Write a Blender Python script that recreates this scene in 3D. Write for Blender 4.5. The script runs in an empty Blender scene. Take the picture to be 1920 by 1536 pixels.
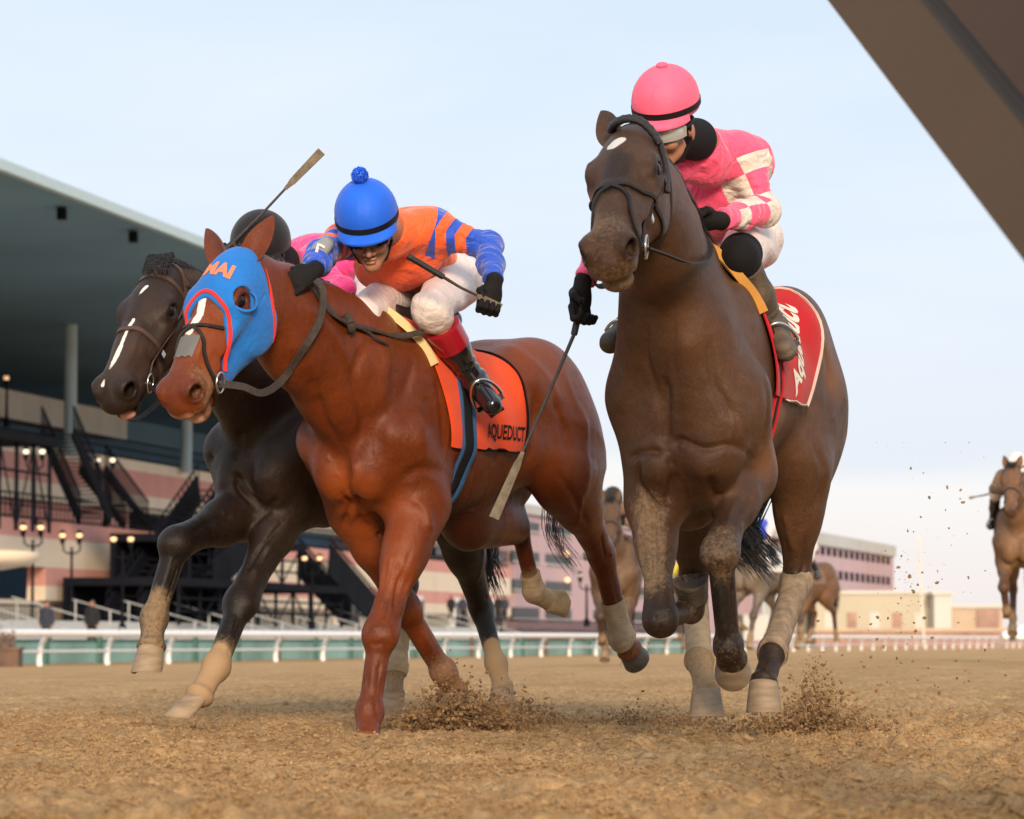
import bpy, bmesh, math, random, os
import numpy as np
from mathutils import Vector, Matrix
from mathutils.bvhtree import BVHTree
R = math.radians
random.seed(7)
SC = bpy.context.scene
COL = SC.collection
ONLY = os.environ.get('ONLY', '')
def want(k): return (not ONLY) or (k in ONLY.split(','))

# ------------------------------------------------------------------ camera
CAMZ, FPX, PITCH = 0.35, 6200.0, math.atan((1200 - 768) / 6200.0)
cam_data = bpy.data.cameras.new('camera'); cam = bpy.data.objects.new('camera', cam_data)
COL.objects.link(cam); SC.camera = cam
cam.location = (0, 0, CAMZ); cam.rotation_euler = (R(90) + PITCH, 0, 0)
cam_data.sensor_width = 36; cam_data.lens = 36 * FPX / 1920; cam_data.clip_start = 0.05; cam_data.clip_end = 5000
cam_data.dof.use_dof = True; cam_data.dof.focus_distance = 11.7; cam_data.dof.aperture_fstop = 7.0

# ------------------------------------------------------------------ world, sun, exposure
SUN_AZ, SUN_EL = R(5), R(17)            # low soft sun behind the camera
world = bpy.data.worlds.new('World'); SC.world = world; world.use_nodes = True
def build_world():
    nt = world.node_tree; N = nt.nodes; L = nt.links; N.clear()
    out = N.new('ShaderNodeOutputWorld'); bg = N.new('ShaderNodeBackground')
    sky = N.new('ShaderNodeTexSky'); sky.sky_type = 'NISHITA'; sky.sun_disc = False
    sky.sun_elevation = SUN_EL; sky.sun_rotation = R(180) - SUN_AZ; sky.air_density = 1.0; sky.dust_density = 2.0
    tc = N.new('ShaderNodeTexCoord'); sep = N.new('ShaderNodeSeparateXYZ')
    L.new(tc.outputs['Generated'], sep.inputs[0])
    # overcast cloud deck laid over the clear sky
    mp = N.new('ShaderNodeMapping'); mp.inputs['Scale'].default_value = (1.2, 1.2, 5.5)
    L.new(tc.outputs['Generated'], mp.inputs[0])
    n1 = N.new('ShaderNodeTexNoise'); n1.inputs['Scale'].default_value = 3.2; n1.inputs['Detail'].default_value = 5
    n1.inputs['Roughness'].default_value = 0.5; n1.inputs['Distortion'].default_value = 0.4
    L.new(mp.outputs[0], n1.inputs['Vector'])
    cr = N.new('ShaderNodeValToRGB'); cr.color_ramp.elements[0].position = 0.36; cr.color_ramp.elements[1].position = 0.66
    cr.color_ramp.elements[0].color = (8.2, 9.5, 11.3, 1); cr.color_ramp.elements[1].color = (10.8, 11.3, 12.3, 1)
    L.new(n1.outputs['Fac'], cr.inputs[0])
    hr = N.new('ShaderNodeValToRGB')
    e = hr.color_ramp.elements; e[0].position = 0.0; e[0].color = (11.0, 9.9, 9.5, 1)
    e[1].position = 0.16; e[1].color = (8.3, 9.7, 11.0, 1)
    a = e.new(0.030); a.color = (11.1, 10.6, 10.5, 1)
    a = e.new(0.047); a.color = (11.2, 11.0, 11.0, 1)
    a = e.new(0.056); a.color = (9.4, 9.9, 10.9, 1)
    nz = N.new('ShaderNodeTexNoise'); nz.inputs['Scale'].default_value = 5; nz.inputs['Detail'].default_value = 3
    L.new(mp.outputs[0], nz.inputs['Vector'])
    ad = N.new('ShaderNodeMath'); ad.operation = 'MULTIPLY_ADD'; ad.inputs[1].default_value = 0.03; ad.inputs[2].default_value = -0.015
    L.new(nz.outputs['Fac'], ad.inputs[0])
    ad2 = N.new('ShaderNodeMath'); ad2.operation = 'ADD'; L.new(sep.outputs['Z'], ad2.inputs[0]); L.new(ad.outputs[0], ad2.inputs[1])
    L.new(ad2.outputs[0], hr.inputs[0])
    mm = N.new('ShaderNodeMixRGB'); mm.inputs[0].default_value = 0.45
    L.new(hr.outputs[0], mm.inputs[1]); L.new(cr.outputs[0], mm.inputs[2])
    # fade cloud texture out near the horizon
    mr = N.new('ShaderNodeMapRange'); mr.inputs[1].default_value = 0.04; mr.inputs[2].default_value = 0.12; mr.inputs[4].default_value = 0.55
    L.new(sep.outputs['Z'], mr.inputs[0]); L.new(mr.outputs[0], mm.inputs[0])
    mx = N.new('ShaderNodeMixRGB'); mx.inputs[0].default_value = 0.88
    L.new(sky.outputs[0], mx.inputs[1]); L.new(mm.outputs[0], mx.inputs[2])
    bg.inputs['Strength'].default_value = 0.084
    L.new(mx.outputs[0], bg.inputs['Color']); L.new(bg.outputs[0], out.inputs['Surface'])
build_world()
sun_d = bpy.data.lights.new('sun', 'SUN'); sun = bpy.data.objects.new('sun', sun_d); COL.objects.link(sun)
sun_d.energy = 4.2; sun_d.angle = R(14); sun_d.color = (1.0, 0.78, 0.55)
# direction towards the sun
_sd = Vector((math.sin(SUN_AZ) * math.cos(SUN_EL), -math.cos(SUN_AZ) * math.cos(SUN_EL), math.sin(SUN_EL)))
sun.rotation_euler = _sd.to_track_quat('Z', 'Y').to_euler()
SC.view_settings.view_transform = 'Standard'; SC.view_settings.look = 'None'
SC.view_settings.exposure = 0.16; SC.view_settings.gamma = 1.0
SC.cycles.max_bounces = 6

# ------------------------------------------------------------------ helpers
_ca, _sa = math.cos(PITCH), math.sin(PITCH)
def P(px, py, d):
    """world point seen at photo pixel (px, py) at depth d metres along Y"""
    u = (px - 960) / FPX; v = (768 - py) / FPX
    y = _ca - v * _sa; z = _sa + v * _ca
    return np.array([u * d / y, d, CAMZ + z * d / y])
def V3(*a): return np.array(a, float)
def nrm(a): a = np.asarray(a, float); return a / np.linalg.norm(a)

def fast_mesh(name, V, F):
    V = np.asarray(V, np.float32); F = np.asarray(F, np.int32)
    me = bpy.data.meshes.new(name)
    me.vertices.add(len(V)); me.vertices.foreach_set('co', V.ravel())
    n = F.shape[1]
    me.loops.add(F.size); me.loops.foreach_set('vertex_index', F.ravel())
    me.polygons.add(len(F)); me.polygons.foreach_set('loop_start', np.arange(0, F.size, n, dtype=np.int32))
    me.polygons.foreach_set('loop_total', np.full(len(F), n, np.int32))
    me.update(calc_edges=True); me.validate()
    me.polygons.foreach_set('use_smooth', np.ones(len(me.polygons), bool))
    return me
def set_attr(me, name, vals):
    a = me.attributes.new(name, 'FLOAT', 'POINT'); a.data.foreach_set('value', np.asarray(vals, np.float32))
def link(name, me, mat=None, parent=None, loc=None):
    o = bpy.data.objects.new(name, me); COL.objects.link(o)
    if mat is not None and me is not None:
        me.materials.clear(); me.materials.append(mat)
    if loc is not None: o.location = loc
    if parent is not None:
        o.parent = parent
        m = parent.matrix_basis
        o.matrix_parent_inverse = m.inverted()
    return o
def empty(name, loc=(0, 0, 0), rz=0.0):
    o = bpy.data.objects.new(name, None); COL.objects.link(o); o.location = Vector(loc); o.rotation_euler = (0, 0, rz)
    o.empty_display_size = 0.1
    return o
def tag(o, label=None, cat=None, group=None, kind=None):
    if label: o['label'] = label
    if cat: o['category'] = cat
    if group: o['group'] = group
    if kind: o['kind'] = kind
    return o

# ------------------------------------------------------------------ signed distance fields
class Field:
    def __init__(s): s.pr = []
    def rc(s, a, b, ra, rb, k=0.04, sq=None, op='u'):
        a = np.asarray(a, float); b = np.asarray(b, float)
        m = max(ra, rb) * (max(1, sq[1]) if sq else 1)
        s.pr.append(('rc', (a, b, ra, rb, sq), np.minimum(a, b) - m, np.maximum(a, b) + m, k, op)); return s
    def chain(s, pts, rs, k=0.04, sq=None):
        for i in range(len(pts) - 1): s.rc(pts[i], pts[i+1], rs[i], rs[i+1], k, sq)
        return s
    def el(s, c, r, k=0.04, M=None, op='u'):
        c = np.asarray(c, float); r = np.asarray(r, float)
        if M is None: M = np.eye(3)
        ext = np.sqrt(((M * r[None, :]) ** 2).sum(1))
        s.pr.append(('el', (c, r, M), c - ext, c + ext, k, op)); return s
    def fn(s, f, lo, hi, k=0.02, op='u'):
        s.pr.append(('fn', f, np.asarray(lo, float), np.asarray(hi, float), k, op)); return s
    def grid(s, vox, inflate=0.0, pad=0.03):
        us = [p for p in s.pr if p[5] == 'u']
        lo = np.min([p[2] for p in us], 0) - pad - abs(inflate); hi = np.max([p[3] for p in us], 0) + pad + abs(inflate)
        n = np.ceil((hi - lo) / vox).astype(int) + 1
        G = np.full(n, 1.0, np.float32)
        ax = [(lo[i] + np.arange(n[i]) * vox).astype(np.float32) for i in range(3)]
        for kind, ar, l, h, k, op in s.pr:
            mg = k + 4 * vox + abs(inflate) + (0.05 if kind == 'rc' else 0.03)
            i0 = np.clip(np.floor((l - mg - lo) / vox).astype(int), 0, n); i1 = np.clip(np.ceil((h + mg - lo) / vox).astype(int) + 1, 0, n)
            if np.any(i1 <= i0): continue
            sl = tuple(slice(i0[j], i1[j]) for j in range(3))
            x = ax[0][sl[0]][:, None, None]; y = ax[1][sl[1]][None, :, None]; z = ax[2][sl[2]][None, None, :]
            if kind == 'rc':
                a, b, ra, rb, sq = ar; ba = (b - a); l2 = float(ba @ ba) + 1e-12
                X = x - a[0]; Y = y - a[1]; Z = z - a[2]
                t = np.clip((X * ba[0] + Y * ba[1] + Z * ba[2]) / l2, 0, 1)
                X = X - t * ba[0]; Y = Y - t * ba[1]; Z = Z - t * ba[2]
                f = 1.0
                if sq:
                    sv, f = sq; q = (X * sv[0] + Y * sv[1] + Z * sv[2]) * (1 / f - 1)
                    X = X + q * sv[0]; Y = Y + q * sv[1]; Z = Z + q * sv[2]
                d = (np.sqrt(X * X + Y * Y + Z * Z) - (ra + (rb - ra) * t)) * (0.5 + 0.5 * min(f, 1.0))
            elif kind == 'el':
                c, r, M = ar; X = x - c[0]; Y = y - c[1]; Z = z - c[2]
                q = [(X * M[0, j] + Y * M[1, j] + Z * M[2, j]) / r[j] for j in range(3)]
                k0 = np.sqrt(q[0] ** 2 + q[1] ** 2 + q[2] ** 2)
                k1 = np.sqrt((q[0] / r[0]) ** 2 + (q[1] / r[1]) ** 2 + (q[2] / r[2]) ** 2) + 1e-9
                d = k0 * (k0 - 1) / k1
            else:
                d = ar(x, y, z)
            g = G[sl]
            if op == 'u':
                hh = np.maximum(k - np.abs(g - d), 0) / k
                G[sl] = np.minimum(g, d) - hh * hh * k * 0.25
            elif op == 's':
                hh = np.maximum(k - np.abs(-g - d), 0) / k
                G[sl] = -(np.minimum(-g, d) - hh * hh * k * 0.25)
            elif op == 'i':
                G2 = np.full(G.shape, 1.0, np.float32)
                hh = np.maximum(k - np.abs(g - d), 0) / k
                G2[sl] = np.maximum(g, d) + hh * hh * k * 0.25
                G = G2
        if inflate: G -= inflate
        return G, lo, vox
    def mesh(s, vox, inflate=0.0, smooth=2):
        G, lo, vox = s.grid(vox, inflate)
        return surface_nets(G, lo, vox, smooth)

def trilerp(G, Q):
    n = np.array(G.shape); Q = np.clip(Q, 0, n - 1.001); i = Q.astype(int); f = Q - i
    out = 0
    for dx in (0, 1):
        for dy in (0, 1):
            for dz in (0, 1):
                w = (f[:, 0] if dx else 1 - f[:, 0]) * (f[:, 1] if dy else 1 - f[:, 1]) * (f[:, 2] if dz else 1 - f[:, 2])
                out = out + w * G[i[:, 0] + dx, i[:, 1] + dy, i[:, 2] + dz]
    return out
def surface_nets(G, lo, vox, smooth=2):
    S = G < 0
    c = [S[a:S.shape[0]-1+a, b:S.shape[1]-1+b, d:S.shape[2]-1+d] for a in (0, 1) for b in (0, 1) for d in (0, 1)]
    anyc = c[0].copy(); allc = c[0].copy()
    for q in c[1:]: anyc |= q; allc &= q
    act = anyc & ~allc
    idx = np.argwhere(act); lin = np.full(act.shape, -1, np.int32); lin[act] = np.arange(len(idx), dtype=np.int32)
    acc = np.zeros((len(idx), 3)); cnt = np.zeros(len(idx))
    offs = [(a, b, d) for a in (0, 1) for b in (0, 1) for d in (0, 1)]
    for i, o0 in enumerate(offs):
        for ax in range(3):
            if o0[ax]: continue
            o1 = list(o0); o1[ax] = 1
            v0 = G[idx[:, 0]+o0[0], idx[:, 1]+o0[1], idx[:, 2]+o0[2]]; v1 = G[idx[:, 0]+o1[0], idx[:, 1]+o1[1], idx[:, 2]+o1[2]]
            m = (v0 < 0) != (v1 < 0)
            t = np.where(m, v0 / np.where(m, v0 - v1, 1), 0)
            p = np.array(o0, float)[None, :].repeat(len(idx), 0); p[:, ax] = t
            acc[m] += p[m]; cnt[m] += 1
    V = idx + acc / cnt[:, None]
    Fs = []
    for ax in range(3):
        b, d = [(1, 2), (2, 0), (0, 1)][ax]
        sl0 = [slice(1, -1)] * 3; sl1 = [slice(1, -1)] * 3
        sl0[ax] = slice(0, -1); sl1[ax] = slice(1, None)
        A = S[tuple(sl0)]; B = S[tuple(sl1)]
        e = np.argwhere(A != B)
        if len(e) == 0: continue
        flip = A[tuple(e.T)]
        e = e + 1; e[:, ax] -= 1
        def cell(ob, od):
            q = e.copy(); q[:, b] -= ob; q[:, d] -= od
            return lin[q[:, 0], q[:, 1], q[:, 2]]
        q0, q1, q2, q3 = cell(1, 1), cell(0, 1), cell(0, 0), cell(1, 0)
        f = np.stack([q0, q1, q2, q3], 1); f[~flip] = f[~flip][:, ::-1]
        Fs.append(f)
    F = np.concatenate(Fs); F = F[(F >= 0).all(1)]
    # smoothing + projection back to the surface
    for it in range(smooth):
        acc = np.zeros_like(V); cn = np.zeros(len(V))
        for i in range(4):
            j = (i + 1) % 4
            np.add.at(acc, F[:, i], V[F[:, j]]); np.add.at(cn, F[:, i], 1)
            np.add.at(acc, F[:, j], V[F[:, i]]); np.add.at(cn, F[:, j], 1)
        V = V * 0.4 + 0.6 * acc / np.maximum(cn, 1)[:, None]
        e = 0.5
        for _ in range(1):
            g0 = trilerp(G, V)
            gr = np.stack([trilerp(G, V + np.eye(3)[a] * e) - trilerp(G, V - np.eye(3)[a] * e) for a in range(3)], 1)
            gg = (gr ** 2).sum(1) + 1e-9
            st = (g0 / gg)[:, None] * gr
            ln = np.linalg.norm(st, axis=1); st *= np.minimum(1, 0.7 / np.maximum(ln, 1e-6))[:, None]
            V = V - st
    return lo + V * vox, F

# ------------------------------------------------------------------ generic mesh builders (numpy)
class MB:
    def __init__(s): s.V = []; s.F = []; s.n = 0; s.mi = []
    def add(s, V, F, mi=0):
        V = [tuple(map(float, v)) for v in V]
        s.V += V; s.F += [tuple(int(i) + s.n for i in f) for f in F]; s.mi += [mi] * len(F); s.n += len(V); return s
    def box(s, c, size, M=None, mi=0, bev=0):
        c = np.asarray(c, float); h = np.asarray(size, float) / 2
        M = np.eye(3) if M is None else np.asarray(M)
        v = [c + M @ (h * V3(x, y, z)) for x in (-1, 1) for y in (-1, 1) for z in (-1, 1)]
        return s.add(v, [(0, 1, 3, 2), (4, 6, 7, 5), (0, 4, 5, 1), (2, 3, 7, 6), (0, 2, 6, 4), (1, 5, 7, 3)], mi)
    def bar(s, a, b, w, h, up=(0, 0, 1), mi=0):
        a = np.asarray(a, float); b = np.asarray(b, float); d = nrm(b - a); u = np.asarray(up, float)
        x = np.cross(d, u); x = nrm(x) if np.linalg.norm(x) > 1e-6 else V3(1, 0, 0); z = np.cross(x, d)
        return s.box((a + b) / 2, (w, np.linalg.norm(b - a), h), np.stack([x, d, z], 1), mi)
    def prism(s, poly, z0, z1, mi=0):
        n = len(poly); v = [(p[0], p[1], z0) for p in poly] + [(p[0], p[1], z1) for p in poly]
        return s.add(v, [tuple(range(n - 1, -1, -1)), tuple(range(n, 2 * n))] + [(i, (i + 1) % n, n + (i + 1) % n, n + i) for i in range(n)], mi)
    def tube(s, pts, rs, seg=10, sq=None, mi=0, cap=True):
        pts = [np.asarray(p, float) for p in pts]
        if np.isscalar(rs): rs = [rs] * len(pts)
        n = len(pts); T = [nrm(pts[min(i+1, n-1)] - pts[max(i-1, 0)]) for i in range(n)]
        u = np.cross(T[0], V3(0, 0, 1)); u = np.cross(T[0], V3(1, 0, 0)) if np.linalg.norm(u) < 1e-3 else u; u = nrm(u)
        V = []; F = []
        for i in range(n):
            u = nrm(u - T[i] * (u @ T[i])); w = np.cross(T[i], u)
            for j in range(seg):
                a = 2 * math.pi * j / seg; V.append(pts[i] + rs[i] * (math.cos(a) * u + math.sin(a) * w))
        for i in range(n - 1):
            for j in range(seg): F.append((i*seg+j, i*seg+(j+1) % seg, (i+1)*seg+(j+1) % seg, (i+1)*seg+j))
        if cap: F += [tuple(range(seg - 1, -1, -1)), tuple((n-1)*seg + j for j in range(seg))]
        return s.add(V, F, mi)
    def lathe(s, prof, c, axis, seg=24, mi=0, xs=1.0, xdir=None, cap=True):
        """prof: list of (r, h) along axis"""
        c = np.asarray(c, float); z = nrm(axis); x = np.asarray(xdir, float) if xdir is not None else (V3(1, 0, 0) if abs(z[0]) < .9 else V3(0, 1, 0))
        x = nrm(x - z * (x @ z)); y = np.cross(z, x); V = []; F = []
        for r, h in prof:
            for j in range(seg):
                a = 2 * math.pi * j / seg; V.append(c + z * h + r * (xs * math.cos(a) * x + math.sin(a) * y))
        for i in range(len(prof) - 1):
            for j in range(seg): F.append((i*seg+j, i*seg+(j+1) % seg, (i+1)*seg+(j+1) % seg, (i+1)*seg+j))
        if cap: F += [tuple(range(seg - 1, -1, -1)), tuple((len(prof)-1)*seg + j for j in range(seg))]
        return s.add(V, F, mi)
    def ball(s, c, r, M=None, seg=16, ring=10, mi=0):
        M = np.eye(3) if M is None else np.asarray(M); r = np.ones(3) * r if np.isscalar(r) else np.asarray(r)
        c = np.asarray(c, float); V = [c + M @ (r * V3(0, 0, 1))]
        for i in range(1, ring):
            t = math.pi * i / ring
            for j in range(seg):
                a = 2 * math.pi * j / seg; V.append(c + M @ (r * V3(math.sin(t) * math.cos(a), math.sin(t) * math.sin(a), math.cos(t))))
        V.append(c + M @ (r * V3(0, 0, -1))); F = [(0, 1 + j, 1 + (j+1) % seg) for j in range(seg)]
        for i in range(ring - 2):
            for j in range(seg): F.append((1+i*seg+j, 1+(i+1)*seg+j, 1+(i+1)*seg+(j+1) % seg, 1+i*seg+(j+1) % seg))
        n = len(V) - 1; F += [(n, 1+(ring-2)*seg+(j+1) % seg, 1+(ring-2)*seg+j) for j in range(seg)]
        return s.add(V, F, mi)
    def build(s, name, mats, parent=None, smooth=True, loc=None):
        me = bpy.data.meshes.new(name); me.from_pydata([tuple(v) for v in s.V], [], s.F); me.update()
        if smooth: me.polygons.foreach_set('use_smooth', np.ones(len(me.polygons), bool))
        if not isinstance(mats, (list, tuple)): mats = [mats]
        for m in mats: me.materials.append(m)
        if any(s.mi): me.polygons.foreach_set('material_index', s.mi)
        if smooth == 'auto':
            pass
        o = link(name, me, None, parent, loc)
        if smooth and len(me.vertices) < 30000: autosmooth(o, 60)
        return o
def autosmooth(o, ang=40):
    me = o.data; bm = bmesh.new(); bm.from_mesh(me)
    for e in bm.edges:
        if len(e.link_faces) == 2 and e.calc_face_angle(0) > R(ang): e.smooth = False
    bm.to_mesh(me); bm.free(); return o
def catmull(pts, n=8):
    pts = [np.asarray(p, float) for p in pts]; Q = [2*pts[0]-pts[1]] + pts + [2*pts[-1]-pts[-2]]; out = []
    for i in range(1, len(Q) - 2):
        for j in range(n):
            t = j / n; a, b, c, d = Q[i-1:i+3]
            out.append(0.5*((2*b)+(-a+c)*t+(2*a-5*b+4*c-d)*t*t+(-a+3*b-3*c+d)*t**3))
    out.append(pts[-1]); return out
def bvh_of(V, F): return BVHTree.FromPolygons([tuple(v) for v in V], [tuple(int(i) for i in f) for f in F])

# ------------------------------------------------------------------ material helpers
def mat_new(name):
    m = bpy.data.materials.new(name); m.use_nodes = True; nt = m.node_tree; b = nt.nodes['Principled BSDF']
    return m, nt, b
def simple(name, col, rough=0.6, metal=0.0, spec=0.5, var=0.12, vscale=8.0, bump=0.0, bscale=80.0, sheen=0.0, emit=None, estr=0, coat=0.0, stretch=None, var2=None, detail=4):
    m, nt, b = mat_new(name); N = nt.nodes; L = nt.links
    b.inputs['Roughness'].default_value = rough; b.inputs['Metallic'].default_value = metal
    b.inputs['Specular IOR Level'].default_value = spec; b.inputs['Sheen Weight'].default_value = sheen; b.inputs['Coat Weight'].default_value = coat
    tc = N.new('ShaderNodeTexCoord'); v = tc.outputs['Object']
    if stretch:
        mp = N.new('ShaderNodeMapping'); mp.inputs['Scale'].default_value = stretch; L.new(v, mp.inputs[0]); v = mp.outputs[0]
    n = N.new('ShaderNodeTexNoise'); n.inputs['Scale'].default_value = vscale; n.inputs['Detail'].default_value = detail; L.new(v, n.inputs['Vector'])
    cr = N.new('ShaderNodeMapRange'); cr.inputs[1].default_value = 0.3; cr.inputs[2].default_value = 0.7; L.new(n.outputs['Fac'], cr.inputs[0])
    mx = N.new('ShaderNodeMixRGB'); L.new(cr.outputs[0], mx.inputs[0])
    c2 = var2 if var2 else tuple(min(1, c * (1 + var)) for c in col); c1 = col if var2 else tuple(c * (1 - var) for c in col)
    mx.inputs[1].default_value = (*c1, 1); mx.inputs[2].default_value = (*c2, 1); L.new(mx.outputs[0], b.inputs['Base Color'])
    if bump:
        n2 = N.new('ShaderNodeTexNoise'); n2.inputs['Scale'].default_value = bscale; n2.inputs['Detail'].default_value = 3; L.new(v, n2.inputs['Vector'])
        bp = N.new('ShaderNodeBump'); bp.inputs['Strength'].default_value = bump; bp.inputs['Distance'].default_value = 0.01
        L.new(n2.outputs['Fac'], bp.inputs['Height']); L.new(bp.outputs[0], b.inputs['Normal'])
    if emit: b.inputs['Emission Color'].default_value = (*emit, 1); b.inputs['Emission Strength'].default_value = estr
    return m
# ================================================================== horses
def proj(p):
    x, y, z = p[0], p[1], p[2] - CAMZ
    f = y * _ca + z * _sa; v = -y * _sa + z * _ca
    return (960 + x / f * FPX, 768 - v / f * FPX)

def frame(o, fwd, up):
    """columns: right, forward, up (orthonormal)"""
    f = nrm(fwd); u = np.asarray(up, float); u = nrm(u - f * (u @ f)); r = np.cross(f, u)
    return np.asarray(o, float), np.stack([r, f, u], 1)
class Fr:
    def __init__(s, o, fwd, up, sc=1.0): s.o, s.M = frame(o, fwd, up); s.s = sc
    def __call__(s, x, y, z): return s.o + s.M @ (s.s * V3(x, y, z))
    def inv(s, V): return (np.asarray(V) - s.o) @ s.M / s.s
    def rot(s, a, ax):   # local matrix rotated by a (deg) about local axis ax
        return s.M @ np.array(Matrix.Rotation(R(a), 3, ax))

def head_field(F, H, mouth=0.0, tongue=False):
    s = H.s; M = H.M
    def el(c, r, k=.03, Mx=None, op='u'): F.el(H(*c), np.array(r) * s, k, M if Mx is None else Mx, op)
    def rc(a, b, ra, rb, k=.03, sq=None, op='u'): F.rc(H(*a), H(*b), ra * s, rb * s, k, sq, op)
    X = M[:, 0]
    el((0, .06, -.10), (.082, .12, .092), .03)
    el((0, .155, -.060), (.090, .135, .062), .04)
    rc((0, .15, -.085), (0, .36, -.075), .084, .066, .04, (X, .95))
    rc((0, .34, -.066), (0, .52, -.062), .060, .053, .04)
    for q in (-1, 1):
        el((q*.060, .155, -.175), (.034, .120, .105), .045)            # cheek
        el((q*.080, .185, -.050), (.030, .052, .036), .030)            # orbit
        rc((q*.086, .20, -.085), (q*.056, .36, -.082), .020, .012, .03) # facial crest
        rc((q*.022, .30, -.020), (q*.020, .50, -.022), .018, .018, .025) # nasal bones
    el((0, .17, -.165), (.058, .135, .095), .04)
    el((0, .535, -.070), (.064, .066, .056), .035)
    el((0, .585, -.090), (.054, .034, .040), .025)
    for q in (-1, 1):
        el((q*.050, .545, -.048), (.031, .048, .040), .022)
        rc((q*.036, .42, -.105), (q*.042, .56, -.108), .032, .025, .03)
    rc((0, .24, -.205), (0, .46, -.156 - mouth*.3), .052, .038, .05)
    rc((0, .44, -.148 - mouth*.4), (0, .535, -.152 - mouth), .037, .036, .02)
    el((0, .548, -.156 - mouth), (.044, .036, .028), .02)
    # eye sockets, nostrils, mouth
    for q in (-1, 1):
        el((q*.103, .190, -.052), (.020, .026, .019), .012, op='s')
        Mn = M @ np.array(Matrix.Rotation(R(q * -28), 3, 'Z'))
        el((q*.072, .565, -.046), (.024, .032, .023), .010, Mn, 's')
        el((q*.056, .545, -.054), (.016, .034, .018), .012, Mn, 's')
        rc((q*.096, .09, -.14), (q*.09, .20, -.115), .006, .010, .02, op='s')
    el((0, .565, -.124 - mouth*.5), (.070, .075, .0035 + mouth*.6), .008, op='s')

def ear_mesh(mb, H, side, fwd=0.25, out=0.35, L=.165, back=0.0, twist=0.6, mi=0):
    """cupped leaf: base near the poll; direction in head-local coords"""
    base = V3(side * .050, .018, -.055)
    d = nrm(V3(side * out, -1.0 - back, fwd))
    w = nrm(np.cross(d, V3(side * twist, 0, 1.0))); n = nrm(np.cross(w, d))   # n: opening faces n
    nu, nv = 14, 18; V = []; Fc = []
    for i in range(nu + 1):
        u = i / nu
        wd = .040 * (math.sin(math.pi * (0.20 + 0.80 * u)) ** 0.8) * (1 if u < .5 else 1) + .0015
        if u > .97: wd = .002
        for j in range(nv):
            a = 2 * math.pi * j / nv
            cx, cy = math.cos(a), math.sin(a)
            dep = (0.75 * (1 - u) + .25) * wd
            if cy > 0: yy = cy * dep * 0.1 - (1 - abs(cx) ** 1.5) * dep * (0.75 if u > .12 else .75 * u / .12)
            else: yy = cy * dep * 1.1
            xx = cx * wd
            bend = .02 * u * u
            p = base + d * (L * u) + w * (xx) - n * (-yy) - n * bend
            V.append(H(*p))
    for i in range(nu):
        for j in range(nv): Fc.append((i*nv+j, i*nv+(j+1) % nv, (i+1)*nv+(j+1) % nv, (i+1)*nv+j))
    Fc.append(tuple(nu*nv + j for j in range(nv)))
    mb.add(V, Fc, mi)

def trunk_field(F, T, width=1.0, hw=None, stf=(1.0, .98)):
    hw = hw or width
    s = T.s; M = T.M
    def el(c, r, k=.08, Mx=None, op='u'): F.el(T(*c), np.array(r) * s, k, M if Mx is None else Mx, op)
    def rc(a, b, ra, rb, k=.08, sq=None, op='u'): F.rc(T(*a), T(*b), ra * s, rb * s, k, sq, op)
    X = M[:, 0]
    el((0, -.18, 1.17), (.262*width, .58, .335), .05)
    el((0, -.60, 1.22), (.245*hw, .40, .270), .10)
    rc((0, .10, 1.47), (0, -.30, 1.43), .085, .09, .10)
    el((0, -.86, 1.32), (.235*hw, .33, .265), .10)
    for q in (-1, 1):
        # shoulder blade mass, upper arm, pectorals
        el((q*.165*width, .08, 1.20), (.095, .20, .30), .07, T.rot(-18, 'X'))
        rc((q*.175*width, .28, 1.13), (q*.150*width, .09, .98), .102, .085, .07)
        el((q*.085*width, .335, 1.03), (.092, .10, .145), .05)
        rc((q*.10*width, .20, .92), (q*.115, .04, .90), .10, .085, .06)
        # hind quarter
        el((q*.125*hw, -.82, 1.36), (.145, .30, .22), .06)
        el((q*.150*hw, -1.00, 1.17), (.118, .19, .29), .07)
        rc((q*.19*width, -.62, 1.38), (q*.17*width, -.70, 1.30), .06, .06, .09)
        rc((q*.155*width, -.75, 1.12), (q*.16*width, -.66, stf[1]), .13*stf[0], .11*stf[0], .08)
    # groove down the breast
    rc((0, .46, 1.12), (0, .44, .92), .012, .014, .05, op='s')

def leg_fore(F, pts, s=1.0, X=None):
    """pts: elbow, knee, fetlock, coronet(top of hoof)"""
    e, k, f, c = [np.asarray(p, float) for p in pts]
    fa = nrm(k - e); m = e + (k - e) * .35
    back = nrm(np.cross(np.cross(fa, V3(0, 1, 0)), fa)); 
    if np.linalg.norm(np.cross(fa, V3(0, 1, 0))) < .1: back = V3(0, 0, 1)
    F.rc(e, m, .098*s, .074*s, .06, (X, .86))
    F.rc(m, e + (k - e) * .82, .073*s, .047*s, .04, (X, .86))
    F.rc(e + (k-e)*.08 - back*.03*s, e + (k-e)*.55 - back*.018*s, .055*s, .038*s, .03)
    for q in (-1, 1):
        F.rc(e + (k-e)*.06 + X*q*.040*s, e + (k-e)*.50 + X*q*.026*s, .046*s, .030*s, .022)   # muscle bellies
    F.rc(e + (k - e) * .80, k, .045*s, .052*s, .03)
    F.el(k, V3(.052, .049, .064)*s, .04, _ax(fa, X))
    F.el(k + fa*.02 + X*.022*s, V3(.030, .038, .034)*s, .015, _ax(fa, X)); F.el(k + fa*.02 - X*.022*s, V3(.030, .038, .034)*s, .015, _ax(fa, X))
    _cannon(F, k, f, c, s*1.08, X, .032)
def _ax(d, X):
    d = nrm(d); x = nrm(X - d * (X @ d)); return np.stack([x, np.cross(d, x), d], 1)
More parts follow.
